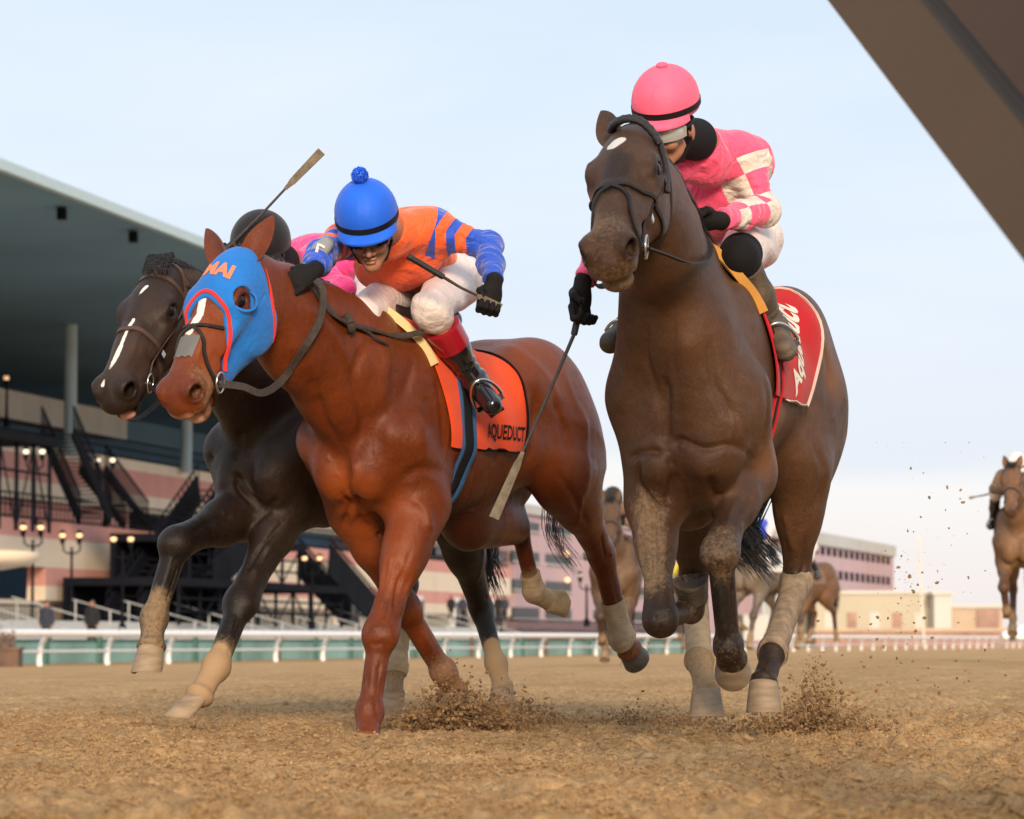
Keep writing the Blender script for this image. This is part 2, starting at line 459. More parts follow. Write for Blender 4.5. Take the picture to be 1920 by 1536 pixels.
def _cannon(F, k, f, c, s, X, r):
    ca = nrm(f - k); A = _ax(ca, X); bk = A[:, 1]
    pa = nrm(c - f)
    # tendon goes on the side away from the hoof's forward lean
    sg = -1.0 if (pa @ bk) > 0 else 1.0
    if abs(pa @ bk) < .15: sg = 1.0
    F.rc(k + ca*.03*s, k + (f-k)*.90, (r+.004)*s, r*s, .025)
    F.rc(k + ca*.04*s + sg*bk*.022*s, k + (f-k)*.92 + sg*bk*.022*s, .020*s, .018*s, .014)
    F.el(f, V3(.034, .037, .038)*s, .035, A)
    F.el(f + sg*bk*.020*s - pa*.0, V3(.028, .026, .030)*s, .02, A)
    F.rc(f, c, .031*s, .037*s, .04)
    F.el(c, V3(.042, .044, .016)*s, .02, _ax(pa, X))
def leg_hind(F, pts, s=1.0, X=None, T=None, q=1):
    """pts: stifle, hock, fetlock, coronet"""
    st, h, f, c = [np.asarray(p, float) for p in pts]
    hip = T(q*.15, -.95, 1.15)
    F.rc(hip, st, .17*s, .115*s, .10, (X, .80))
    F.rc(T(q*.15, -1.08, 1.05), st + (h-st)*.35, .12*s, .075*s, .08, (X, .85))
    ga = nrm(h - st)
    F.rc(st, st + (h - st)*.45, .112*s, .078*s, .07, (X, .80))
    F.rc(st + (h - st)*.40, h, .076*s, .048*s, .05, (X, .85))
    ca = nrm(f - h); A = _ax(ca, X)
    bk = nrm(ga - ca) if np.linalg.norm(ga - ca) > .05 else A[:, 1]
    F.rc(st + (h-st)*.45 + bk*.045*s, h + bk*.045*s - ca*.035*s, .026*s, .020*s, .03)    # achilles
    F.el(h, V3(.044, .056, .066)*s, .03, A)
    F.rc(h + bk*.045*s - ca*.04*s, h + ca*.09*s + bk*.012*s, .025*s, .022*s, .025)
    _cannon(F, h + ca*.02, f, c, s*1.05, X, .033)

def hoof_mesh(name, c, f, s, X, mat, parent, L=.085, fdir=None, sole=None, ax=None, lean=.30):
    """frustum hoof: coronet c, pastern comes from f; fdir: toe direction"""
    ax = nrm(nrm(c - f)*.5 + V3(0, 0, -.5)) if ax is None else nrm(ax)
    A = _ax(ax, X); toe = A[:, 1] if fdir is None else nrm(fdir - ax*(np.asarray(fdir, float) @ ax))
    side = np.cross(ax, toe)
    mb = MB(); seg = 28; rings = [(.040, -.014, -.004), (.0485, -.004, 0), (.0495, .004, .0), (.0515, .02, .02*lean), (.0555, .05, .05*lean), (.0605, L, L*lean), (.0600, L + .004, L*lean), (.055, L + .004, L*lean-.002), (.050, L - .006, L*lean-.006)]
    V = []; Fc = []
    for r, h, sh in rings:
        for j in range(seg):
            a = 2*math.pi*j/seg; ct, sn = math.cos(a), math.sin(a)
            tz = ct * 1.10 if ct > 0 else ct * .88
            # heel is shorter than toe
            hh = h * (1.0 if ct > 0 else 1.0 + .30 * ct * (1 if h > 0 else 0))
            V.append(c + s*(side*(r*sn) + toe*(r*tz + sh) + ax*hh))
    for i in range(len(rings)-1):
        for j in range(seg): Fc.append((i*seg+j, i*seg+(j+1) % seg, (i+1)*seg+(j+1) % seg, (i+1)*seg+j))
    Fc.append(tuple(j for j in range(seg - 1, -1, -1))); Fc.append(tuple((len(rings)-1)*seg + j for j in range(seg)))
    mb.add(V, Fc)
    o = mb.build(name, mat, parent)
    if sole is not None:
        m2 = MB(); last = [c + s*(side*(.052*math.sin(a)) + toe*(.052*math.cos(a)*(1.1 if math.cos(a) > 0 else .88)+.020) + ax*(L-.003)*(1.0 if math.cos(a) > 0 else 1+.3*math.cos(a))) for a in [2*math.pi*j/seg for j in range(seg)]]
        cc = c + s*(toe*.02 + ax*(L-.016))
        m2.add(last + [cc], [(j, (j+1) % seg, seg) for j in range(seg)])
        m2.bar(c + s*(toe*.045 + ax*(L-.012)), c + s*(-toe*.03 + side*.022 + ax*(L*.8)), .016*s, .012*s, ax)
        m2.bar(c + s*(toe*.045 + ax*(L-.012)), c + s*(-toe*.03 - side*.022 + ax*(L*.8)), .016*s, .012*s, ax)
        m2.build('hoof_sole', sole, o)
    return o

def seg_dist(V, a, b):
    a = np.asarray(a, float); b = np.asarray(b, float); ba = b - a
    t = np.clip(((V - a) @ ba) / (ba @ ba + 1e-12), 0, 1); return np.linalg.norm(V - a - t[:, None]*ba, axis=1), t
def mask(V, caps):
    """caps: (a, b, r_full, r_zero, strength)"""
    m = np.zeros(len(V))
    for a, b, r0, r1, st in caps:
        d, t = seg_dist(V, a, b); m = np.maximum(m, st * np.clip((r1 - d) / (r1 - r0 + 1e-9), 0, 1))
    return m

def coat_material(name, base, light, dark, dustc=(.34, .23, .13), rough=.46, sheen=.03):
    m, nt, b = mat_new(name); N = nt.nodes; L = nt.links
    tc = N.new('ShaderNodeTexCoord')
    def noise(sc, det=4, ro=.55, st=None):
        n = N.new('ShaderNodeTexNoise'); n.inputs['Scale'].default_value = sc; n.inputs['Detail'].default_value = det; n.inputs['Roughness'].default_value = ro
        if st:
            mp = N.new('ShaderNodeMapping'); mp.inputs['Scale'].default_value = st; L.new(tc.outputs['Object'], mp.inputs[0]); L.new(mp.outputs[0], n.inputs['Vector'])
        else: L.new(tc.outputs['Object'], n.inputs['Vector'])
        return n
    def attr(n):
        a = N.new('ShaderNodeAttribute'); a.attribute_name = n; return a
    def mix(f, a, c):
        x = N.new('ShaderNodeMixRGB')
        if isinstance(f, (int, float)): x.inputs[0].default_value = f
        else: L.new(f, x.inputs[0])
        for i, v in ((1, a), (2, c)):
            if isinstance(v, tuple): x.inputs[i].default_value = (*v, 1)
            else: L.new(v, x.inputs[i])
        return x.outputs[0]
    def thr(at, nz, amt, lo, hi):
        ma = N.new('ShaderNodeMath'); ma.operation = 'MULTIPLY_ADD'; ma.inputs[1].default_value = amt; L.new(nz.outputs['Fac'], ma.inputs[0]); ma.inputs[2].default_value = -amt * .5
        s = N.new('ShaderNodeMath'); s.operation = 'ADD'; L.new(ma.outputs[0], s.inputs[0]); L.new(at.outputs['Fac'], s.inputs[1])
        mr = N.new('ShaderNodeMapRange'); mr.inputs[1].default_value = lo; mr.inputs[2].default_value = hi; L.new(s.outputs[0], mr.inputs[0]); return mr.outputs[0]
    n1 = noise(3.5, 4); n2 = noise(26, 5, .6); n3 = noise(170, 5, .8, (1, 1, .5))
    mr = N.new('ShaderNodeMapRange'); mr.inputs[1].default_value = .35; mr.inputs[2].default_value = .68; L.new(n1.outputs['Fac'], mr.inputs[0])
    c = mix(mr.outputs[0], base, light)
    mr2 = N.new('ShaderNodeMapRange'); mr2.inputs[1].default_value = .3; mr2.inputs[2].default_value = .75; mr2.inputs[4].default_value = .35; L.new(n2.outputs['Fac'], mr2.inputs[0])
    c = mix(mr2.outputs[0], c, dark)
    mr4 = N.new('ShaderNodeMapRange'); mr4.inputs[1].default_value = .42; mr4.inputs[2].default_value = .62; mr4.inputs[4].default_value = .36; L.new(n3.outputs['Fac'], mr4.inputs[0]); c = mix(mr4.outputs[0], c, dark)
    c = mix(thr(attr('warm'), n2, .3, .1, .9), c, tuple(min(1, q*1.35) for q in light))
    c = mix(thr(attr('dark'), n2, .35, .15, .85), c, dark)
    c = mix(thr(attr('white'), noise(60, 3), .6, .34, .60), c, (.70, .66, .62))
    c = mix(thr(attr('pink'), n2, .3, .3, .7), c, (.55, .30, .25))
    dm = thr(attr("dust"), noise(70, 7, .78), 1.25, .25, 1.0)
    c = mix(dm, c, dustc)
    # fine speckle of flung dirt
    sp = noise(190, 3, .7); ms = N.new('ShaderNodeMapRange'); ms.inputs[1].default_value = .60; ms.inputs[2].default_value = .72; ms.inputs[4].default_value = .5; L.new(sp.outputs['Fac'], ms.inputs[0])
    spk = N.new('ShaderNodeMath'); spk.operation = 'MULTIPLY'; L.new(ms.outputs[0], spk.inputs[0]); L.new(attr('speck').outputs['Fac'], spk.inputs[1])
    c = mix(spk.outputs[0], c, dustc)
    L.new(c, b.inputs['Base Color'])
    rr = N.new('ShaderNodeMapRange'); rr.inputs[3].default_value = rough; rr.inputs[4].default_value = .85; L.new(dm, rr.inputs[0])
    r2 = N.new('ShaderNodeMath'); r2.operation = 'MULTIPLY_ADD'; r2.inputs[1].default_value = .22; L.new(n2.outputs['Fac'], r2.inputs[0]); 
    r3 = N.new('ShaderNodeMath'); r3.operation = 'SUBTRACT'; L.new(rr.outputs[0], r3.inputs[0]); r3.inputs[1].default_value = .11
    L.new(r3.outputs[0], r2.inputs[2]); L.new(r2.outputs[0], b.inputs['Roughness'])
    b.inputs['Specular IOR Level'].default_value = .26; b.inputs['Sheen Weight'].default_value = sheen; b.inputs['Sheen Roughness'].default_value = .5
    b.inputs['Sheen Tint'].default_value = (*[min(1, q*4) for q in light], 1)
    # hair grain + skin folds + veins
    b1 = N.new('ShaderNodeBump'); b1.inputs['Strength'].default_value = .55; b1.inputs['Distance'].default_value = .0032; L.new(n3.outputs['Fac'], b1.inputs['Height'])
    vn = noise(7, 3, .5); vn.inputs['Distortion'].default_value = 1.2
    w = N.new('ShaderNodeMath'); w.operation = 'SUBTRACT'; L.new(vn.outputs['Fac'], w.inputs[0]); w.inputs[1].default_value = .5
    w2 = N.new('ShaderNodeMath'); w2.operation = 'ABSOLUTE'; L.new(w.outputs[0], w2.inputs[0])
    w3 = N.new('ShaderNodeMapRange'); w3.inputs[1].default_value = 0.0; w3.inputs[2].default_value = .06; w3.inputs[3].default_value = 1; w3.inputs[4].default_value = 0; L.new(w2.outputs[0], w3.inputs[0])
    b2 = N.new('ShaderNodeBump'); b2.inputs['Strength'].default_value = .10; b2.inputs['Distance'].default_value = .004; L.new(w3.outputs[0], b2.inputs['Height']); L.new(b1.outputs[0], b2.inputs['Normal'])
    b3 = N.new('ShaderNodeBump'); b3.inputs['Strength'].default_value = .35; b3.inputs['Distance'].default_value = .03; L.new(noise(9, 2, .4).outputs['Fac'], b3.inputs['Height']); L.new(b2.outputs[0], b3.inputs['Normal'])
    b4 = N.new('ShaderNodeBump'); b4.inputs['Strength'].default_value = .30; b4.inputs['Distance'].default_value = .006; L.new(noise(48, 4, .6, (1, 1, .5)).outputs['Fac'], b4.inputs['Height']); L.new(b3.outputs[0], b4.inputs['Normal'])
    L.new(b4.outputs[0], b.inputs['Normal'])
    return m

M_EYE = simple('horse_eye', (.010, .006, .004), rough=.10, spec=.35, var=0)
M_HOOF = simple('hoof_horn', (.27, .195, .125), rough=.6, var=.25, vscale=14, bump=.3, bscale=120, stretch=(1, 1, 4))
M_HOOFD = simple('hoof_dark', (.09, .070, .055), rough=.55, var=.4, vscale=18, bump=.3, bscale=100)
M_SOLE = simple('hoof_sole', (.07, .05, .035), rough=.9, var=.5, vscale=40, bump=.6)
M_HAIRB = simple('black_hair', (.009, .007, .006), rough=.38, var=.5, vscale=60, bump=.5, bscale=300, spec=.6)
M_HAIRC = simple('chestnut_hair', (.10, .035, .014), rough=.4, var=.4, vscale=60, bump=.5, bscale=300)
M_LEATHER = simple('dark_leather', (.015, .010, .008), rough=.5, spec=.3, var=.4, vscale=30, bump=.4, bscale=260)
M_LEATHG = simple('grey_webbing', (.050, .038, .033), rough=.75, var=.3, vscale=50, bump=.6, bscale=500)
M_STEEL = simple('steel', (.62, .60, .56), rough=.22, metal=1.0, var=.15)
M_WRAP = simple('tan_bandage', (.42, .31, .19), rough=.9, var=.22, vscale=22, bump=.5, bscale=140)
M_WRAPD = simple('dusty_bandage', (.24, .175, .115), rough=.95, var=.35, vscale=26, bump=.5, bscale=140)
M_TAPE = simple('grey_tape', (.13, .125, .12), rough=.6, var=.2)

def hair_strands(name, mat, parent, roots, tips_fn, n, r0=.0022, seg=5, seed=1):
    rnd = random.Random(seed); V = []; Fc = []
    for i in range(n):
        pts = tips_fn(rnd, i)
        pts = catmull(pts, 4); m = len(pts); tw = rnd.uniform(0, 6)
        base = len(V)
        for j, p in enumerate(pts):
            r = r0 * (1 - .8 * j / (m - 1)); 
            for q in range(3):
                a = tw + q * 2.094; V.append(p + r * V3(math.cos(a), math.sin(a) * .7, math.sin(a) * .7))
        for j in range(m - 1):
            for q in range(3): Fc.append((base+j*3+q, base+j*3+(q+1) % 3, base+(j+1)*3+(q+1) % 3, base+(j+1)*3+q))
    me = fast_mesh(name, V, Fc); return link(name, me, mat, parent)

def strap(name, pts, width, thick, bvh, mat, parent, off=.002, n=8, snap=True, closed=False, builder=None, up=None, reach=.08):
    """leather strap laid on the skin through the given points"""
    C = catmull(pts, n); Q = []; Nn = []
    for p in C:
        loc, no, i, d = bvh.find_nearest(Vector(p))
        no = np.array(no)
        if snap and d is not None and d < reach: Q.append(np.array(loc) + no * (off + thick/2)); Nn.append(no)
        else: Q.append(p); Nn.append(no)
    for _ in range(2):
        Nn = [nrm(Nn[max(i-1, 0)] + Nn[i] + Nn[min(i+1, len(Nn)-1)]) for i in range(len(Nn))]
        Q = [Q[0]] + [Q[i]*.5 + .25*(Q[i-1] + Q[i+1]) for i in range(1, len(Q)-1)] + [Q[-1]]
    V = []; Fc = []; m = len(Q)
    for i in range(m):
        t = nrm(Q[min(i+1, m-1)] - Q[max(i-1, 0)]); nn = Nn[i] if up is None else np.asarray(up, float)
        nn = nrm(nn - t*(nn @ t)); w = np.cross(t, nn)
        a, b2 = width/2, thick/2
        for x, y in ((-a, -b2), (a, -b2), (a*.92, b2), (-a*.92, b2)): V.append(Q[i] + w*x + nn*y)
    for i in range(m-1):
        for j in range(4): Fc.append((i*4+j, i*4+(j+1) % 4, (i+1)*4+(j+1) % 4, (i+1)*4+j))
    Fc += [(3, 2, 1, 0), tuple((m-1)*4+j for j in range(4))]
    mb = builder or MB(); mb.add(V, Fc)
    if builder is not None: return None
    o = mb.build(name, mat, parent); return autosmooth(o, 50)

def ray_to(bvh, px, py):
    o = Vector((0, 0, CAMZ)); p = P(px, py, 10.0); d = (Vector(p) - o).normalized()
    h = bvh.ray_cast(o, d, 60)
    return None if h[0] is None else np.array(h[0])
def vnormals(V, Fc):
    a = V[Fc[:, 2]] - V[Fc[:, 0]]; b = V[Fc[:, 3]] - V[Fc[:, 1]]; n = np.cross(a, b); N_ = np.zeros_like(V)
    for i in range(4): np.add.at(N_, Fc[:, i], n)
    return N_ / (np.linalg.norm(N_, axis=1)[:, None] + 1e-12)
def sculpt(V, Fc, bvh, strokes):
    """strokes: (points, width, depth); points are photo pixels (2-tuples) or world points; positive depth raises a ridge"""
    Nn = vnormals(V, Fc); D = np.zeros(len(V))
    for pts, w, dep in strokes:
        Q = []
        for p in pts:
            if len(p) == 2: p = ray_to(bvh, *p)
            else:
                h = bvh.find_nearest(Vector(p)); p = np.array(h[0])
            if p is not None: Q.append(p)
        if len(Q) == 0: continue
        C = np.array(catmull(Q, 6)) if len(Q) > 1 else np.array([Q[0], Q[0] + 1e-4])
        lo = C.min(0) - 3*w; hi = C.max(0) + 3*w
        idx = np.where(((V > lo) & (V < hi)).all(1))[0]
        if len(idx) == 0: continue
        best = np.full(len(idx), 9.0); tt = np.zeros(len(idx)); m = len(C) - 1
        for i in range(m):
            d, t = seg_dist(V[idx], C[i], C[i+1]); b = d < best; best[b] = d[b]; tt[b] = (i + t[b]) / m
        fade = np.ones(len(idx)) if len(Q) == 1 else np.clip(np.minimum(tt, 1-tt)*6, .15, 1)
        D[idx] += 1.2 * dep * np.exp(-(best / w)**2) * fade
    return V + Nn * D[:, None]
VOX = float(os.environ.get('VOX', '0.006'))
def head_frame(poll, muzzle, hint, sc=1.0, roll=0.0):
    """poll, muzzle: world points on the face line (0 and .56 along it)"""
    y = nrm(muzzle - poll); n = np.asarray(hint, float)
    H = Fr(poll, y, n, sc)
    if roll: H.M = H.rot(roll, 'Y')
    return H

def make_horse(sp):
    T, H, s = sp['T'], sp['H'], sp.get('s', 1.0)
    X = T.M[:, 0]
    F = Field()
    trunk_field(F, T, sp.get('width', 1.0), sp.get('hw'), sp.get('stf', (1.0, .98)))
    # neck
    n0 = H(0, .04, -.18); n3 = T(*sp.get('neck_base', (0, .10, 1.27)))
    mids = sp.get('neck_mid')
    Xn = nrm(X + H.M[:, 0])
    pts = [n0] + (mids if mids else [n0 + (n3-n0)*.33, n0 + (n3-n0)*.66]) + [n3]
    rs = sp.get('neck_r', [.115, .135, .175, .26])
    for i in range(3):
        F.rc(pts[i], pts[i+1], rs[i]*s, rs[i+1]*s, .07, (Xn, (.74, .66, .66)[i]))
    cr = sp.get('crest') or [H(0, -.0, -.10), T(0, .02, 1.50 if sp['name'] else 1.5)]
    cr = catmull(cr, 4)
    for i in range(len(cr)-1): F.rc(cr[i], cr[i+1], .050*s, .055*s, .09)
    for a, b, ra, rb, k in sp.get('extra', []): F.rc(a, b, ra, rb, k)
    for L_, q in (('rf', 1), ('lf', -1)):
        F.rc(T(q*.15, .27, 1.10), sp[L_][0], .106*s, .088*s, .07)
        leg_fore(F, sp[L_], s*sp.get('leg_sd', {}).get(L_, sp.get('leg_s', 1.15)), X)
    for L_, q in (('rh', 1), ('lh', -1)): leg_hind(F, sp[L_], s*sp.get('hind_s', 1.08)*sp.get('hs', {}).get(L_, 1), X, T, q)
    for a, b, ra, rb, k in sp.get('cut', []): F.rc(a, b, ra, rb, k, op='s')
    for a, b, ra, rb, k in sp.get('late', []): F.rc(a, b, ra, rb, k)
    head_field(F, H, sp.get('mouth', .004))
    V, Fc = F.mesh(VOX, smooth=2)
    bvh = bvh_of(V, Fc)
    st = list(sp.get('strokes', []))
    for q in (-1, 1):      # eyelids, nostril rims, cheek bone
        ring = [(q*(.099), .190 + .026*math.cos(a), -.052 + .019*math.sin(a)) for a in [i*math.pi/4 for i in range(9)]]
        st.append(([H(*p) for p in ring[:5]], .007, .005)); st.append(([H(*p) for p in ring[4:]], .007, .003))
        st.append(([H(q*.09, .15, -.03), H(q*.095, .19, -.022), H(q*.09, .225, -.035)], .008, .003))
        st.append(([H(q*.09, .16, -.015), H(q*.088, .20, -.008)], .010, -.003))
        nr = [(q*(.080), .566 + .036*math.cos(a), -.046 + .027*math.sin(a)) for a in [i*math.pi/4 for i in range(9)]]
        st.append(([H(*p) for p in nr], .008, .004))
        st.append(([H(q*.09, .22, -.095), H(q*.075, .32, -.09), H(q*.065, .40, -.085)], .010, .004))
        st.append(([H(q*.08, .26, -.12), H(q*.07, .36, -.12), H(q*.06, .46, -.125)], .012, -.004))
        st.append(([H(q*.03, .24, 0), H(q*.04, .34, -.01), H(q*.045, .44, -.02)], .008, .002))
    V = sculpt(V, Fc, bvh, st)
    root = empty(sp['name'], (T.o[0], T.o[1], 0.0), math.atan2(-T.M[0, 1], T.M[1, 1]) if False else 0)
    tag(root, sp['label'], 'horse', sp.get('group'))
    bvh = bvh_of(V, Fc)
    eb = MB()
    for q in (-1, 1):
        e = sp.get('ears', {}).get(q, {}); ear_mesh(eb, H, q, **e)
    ne = len(eb.V)
    eV = np.array(eb.V); quads = [f if len(f) == 4 else None for f in eb.F]
    eF = [f for f in quads if f]
    Va = np.concatenate([V, eV]); Fa = np.concatenate([Fc, np.array(eF) + len(V)])
    me = fast_mesh('body', Va, Fa)
    A = {'dust': sp.get('dust', []), 'dark': sp.get('dark', []), 'white': sp.get('white', []), 'warm': sp.get('warm', []), 'pink': sp.get('pink', [])}
    pts_d = []
    for L_ in ('rf', 'lf', 'rh', 'lh'):
        e, k, f, c = sp[L_]; dk = sp.get('legdark', .8)
        A['dark'] = A['dark'] + [(k, f, .06, .13, dk), (f, c, .08, .15, dk), (e + (k-e)*.55, k, .06, .10, dk*.7)]
        ds = sp.get('legdust', {}).get(L_, .5)
        A['dust'] = A['dust'] + [(f, c, .07, .17, ds)]
    pf = sp.get('paint')
    if pf:
        for kx, caps in pf(lambda a, b: ray_to(bvh, a, b), H, T).items(): A[kx] = A[kx] + [c for c in caps if c[0] is not None and c[1] is not None]
    for q in (-1, 1): A['dark'] = A['dark'] + [(H(q*.095, .175, -.05), H(q*.095, .205, -.05), .018, .045, .9), (H(q*.055, .55, -.045), H(q*.07, .57, -.045), .02, .045, .9)]
    A['dark'] = A['dark'] + [(H(0, .58, -.06), H(0, .56, -.15), .04, .12, sp.get('muzzledark', .8))]
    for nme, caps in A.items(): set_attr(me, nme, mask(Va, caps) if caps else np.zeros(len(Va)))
    # specks everywhere on the front, more near legs and chest
    zz = Va[:, 2]; set_attr(me, 'speck', np.clip(1.25 - zz*.55, .1, 1) * sp.get('speck', .6))
    body = link('body', me, sp['coat'], root)
    # eyes
    for q in (-1, 1):
        mb = MB(); mb.ball(H(q*.0850, .190, -.052), .0240*H.s, H.M, 20, 14); mb.build('eye', M_EYE, root)
    # hooves
    for L_ in ('rf', 'lf', 'rh', 'lh'):
        e, k, f, c = sp[L_]; fd = sp.get('toe', {}).get(L_)
        ha = sp.get('hoofs', {}).get(L_, {}); hoof_mesh('hoof', c, f, s*sp.get('hoof_s', 1.0), X, sp.get('hoofmat', {}).get(L_, M_HOOF), root, fdir=fd, sole=M_SOLE if L_ in sp.get('soles', ()) else None, **ha)
    # leg wraps
    for L_, (t0, t1, r0, r1, mt) in sp.get('wraps', {}).items():
        e, k, f, c = sp[L_]; wrap(k, f, c, t0, t1, r0, r1, mt, root, X, bvh)
    sp.update(root=root, body=body, bvh=bvh, V=V, F=Fc)
    return sp

def wrap(k, f, c, t0, t1, r0, r1, mat, root, X, bvh, name='leg_bandage'):
    """bandage fitted round the cannon and fetlock by casting rays inward"""
    path = catmull([k + (f-k)*t0, k + (f-k)*(t0*.4+.6), f, f + (c-f)*max(0, t1-1)] if t1 > 1 else [k + (f-k)*t0, k + (f-k)*(t0+t1)/2, k+(f-k)*t1], 7)
    seg = 24; V = []; Fc = []; m = len(path)
    for i, p in enumerate(path):
        t = nrm(path[min(i+1, m-1)] - path[max(i-1, 0)]); x = nrm(X - t*(X @ t)); y = np.cross(t, x)
        for j in range(seg):
            a = 2*math.pi*j/seg; d = math.cos(a)*x + math.sin(a)*y
            hit = bvh.ray_cast(Vector(p + d*.13), Vector(-d), .13)
            if hit[0] is not None: r = (np.array(hit[0]) - p) @ d
            else: r = .04
            r = min(max(r, r0*.80), .080) + .0060
            V.append(p + d*r)
    RR = np.array([np.linalg.norm(V[i*seg+j] - path[i]) for i in range(m) for j in range(seg)]).reshape(m, seg)
    for _ in range(3):
        Q = (np.roll(RR, 1, 1) + np.roll(RR, -1, 1) + RR)/3; Q[1:-1] = (Q[:-2] + Q[1:-1]*2 + Q[2:])/4; RR = Q
    V = [path[i] + (V[i*seg+j] - path[i])*(RR[i, j] + .0012*math.sin(i*1.9 + j*.26) + .0006*math.sin(i*4.1+j))/np.linalg.norm(V[i*seg+j] - path[i]) for i in range(m) for j in range(seg)]
    for i in range(m-1):
        for j in range(seg): Fc.append((i*seg+j, i*seg+(j+1) % seg, (i+1)*seg+(j+1) % seg, (i+1)*seg+j))
    mb = MB(); mb.add(V, Fc)
    # turned-in rims
    for i0, pth in ((0, path[0]), ((m-1)*seg, path[-1])):
        rim = [V[i0+j] + (pth - V[i0+j])*.35 for j in range(seg)]
        mb.add([V[i0+j] for j in range(seg)] + rim, [(j, (j+1) % seg, seg+(j+1) % seg, seg+j) for j in range(seg)])
    return mb.build(name, mat, root)

# ------------------------------------------------------------------ horse A : dark bay on the right
def heading(th): return V3(-math.sin(R(th)), -math.cos(R(th)), 0)
Z = V3(0, 0, 1)
def report(sp):
    H = sp['H']; T = sp['T']
    def f(p): a = proj(p); return '(%.0f,%.0f d%.2f)' % (a[0], a[1], p[1])
    print('==', sp['name'])
    print(' eyes L,R', f(H(-.1, .19, -.05)), f(H(.1, .19, -.05)), 'nostrils', f(H(-.05, .56, -.04)), f(H(.05, .56, -.04)), 'chin', f(H(0, .55, -.16)), 'cheek L,R', f(H(-.09, .2, -.25)), f(H(.09, .2, -.25)))
    print(' chest', f(T(0, .42, 1.05)), 'shoulder R,L', f(T(.26, .2, 1.1)), f(T(-.26, .2, 1.1)), 'withers', f(T(0, 0, 1.56)), 'croup', f(T(0, -.86, 1.58)), 'buttock L', f(T(-.27, -1.05, 1.2)), 'belly', f(T(0, -.1, .84)))
    for L_ in ('rf', 'lf', 'rh', 'lh'):
        p = sp[L_]; print('  ', L_, ['%.2f' % np.linalg.norm(p[i+1]-p[i]) for i in range(3)], 'z', ['%.2f' % q[2] for q in p], 'y', ['%.2f' % q[1] for q in p])

HA = heading(16)
TA = Fr((.675, 11.36, .05), HA, Z, 1.01)
spA = dict(name='race_horse', label='dark bay racehorse with a white forehead star, galloping head on under the jockey in pink', group='racehorses racing in front',
  T=TA, s=1.03, leg_s=1.22,
  H=head_frame(P(1174, 226, 10.42), P(1131, 438, 9.98), (-.36, -.92, .22), 1.12, roll=-4),
  neck_base=(0, .10, 1.24), neck_r=[.125, .165, .205, .27], width=.81, hw=.96, crest=None,
  rf=[P(1226, 945, 11.15), P(1238, 1160, 10.95), P(1296, 1140, 11.22), P(1300, 1120, 11.17)],
  lf=[P(1398, 890, 11.25), P(1350, 1035, 10.90), P(1366, 1215, 11.0), P(1372, 1236, 11.07)],
  rh=[P(1310, 960, 11.95), P(1300, 1085, 12.1), P(1312, 1240, 11.6), P(1324, 1297, 11.5)],
  lh=[P(1500, 880, 12.05), P(1494, 1090, 12.15), P(1450, 1222, 11.7), P(1432, 1280, 11.6)],
  hoofs=dict(rf=dict(ax=(-.15, -.62, .75), lean=.1), lf=dict(ax=(.1, .9, -.45), lean=.1), rh=dict(ax=(.02, -.1, -1), lean=.2), lh=dict(ax=(0, -.05, -1), lean=.15, L=.098)),
  toe=dict(rf=(0, -.7, -.7), lf=(0, -.4, -1), rh=(-.1, -1, 0), lh=(-.1, -1, 0)), soles=('rf',),
)
HB = heading(30)
TB = Fr((-.42, 12.60, -.02), HB, Z, 1.0)
spB = dict(name='race_horse', label='bright chestnut racehorse in a blue hood with orange letters, galloping under the jockey in orange', group='racehorses racing in front',
  T=TB, s=1.0, width=.93, leg_s=1.15, hs=dict(rh=.84, lh=1.12), stf=(.78, 1.12),
  H=head_frame(P(425, 466, 11.62), P(331, 694, 11.34), (-.50, -.80, .30), 1.10, roll=0),
  neck_base=(0, .08, 1.25), neck_r=[.135, .19, .25, .31],
  rf=[P(668, 960, 12.6), P(757, 1140, 12.78), P(832, 1262, 12.95), P(852, 1296, 13.0)],
  lf=[P(785, 950, 12.42), P(714, 1188, 12.17), P(692, 1336, 12.12), P(688, 1388, 12.04)],
  rh=[P(868, 955, 13.0), P(972, 986, 13.62), P(1002, 1110, 13.78), P(1030, 1126, 13.86)],
  lh=[P(1055, 880, 13.3), P(1128, 1040, 13.8), P(1166, 1195, 13.95), P(1180, 1218, 14.0)],
  hoofs=dict(rf=dict(ax=(.25, .1, -1)), lf=dict(ax=(-.05, 0, -1)), rh=dict(ax=(1, .4, -.08), lean=.0, L=.07), lh=dict(ax=(.45, .75, -.5), lean=.05, L=.075)),
  toe=dict(rf=(-.3, -1, 0), lf=(-.4, -1, 0), rh=(0, 0, -1), lh=(0, 0, -1)),
)
HC = heading(30)
TC_ = Fr((-.83, 13.27, -.02), HC, Z, 1.0)
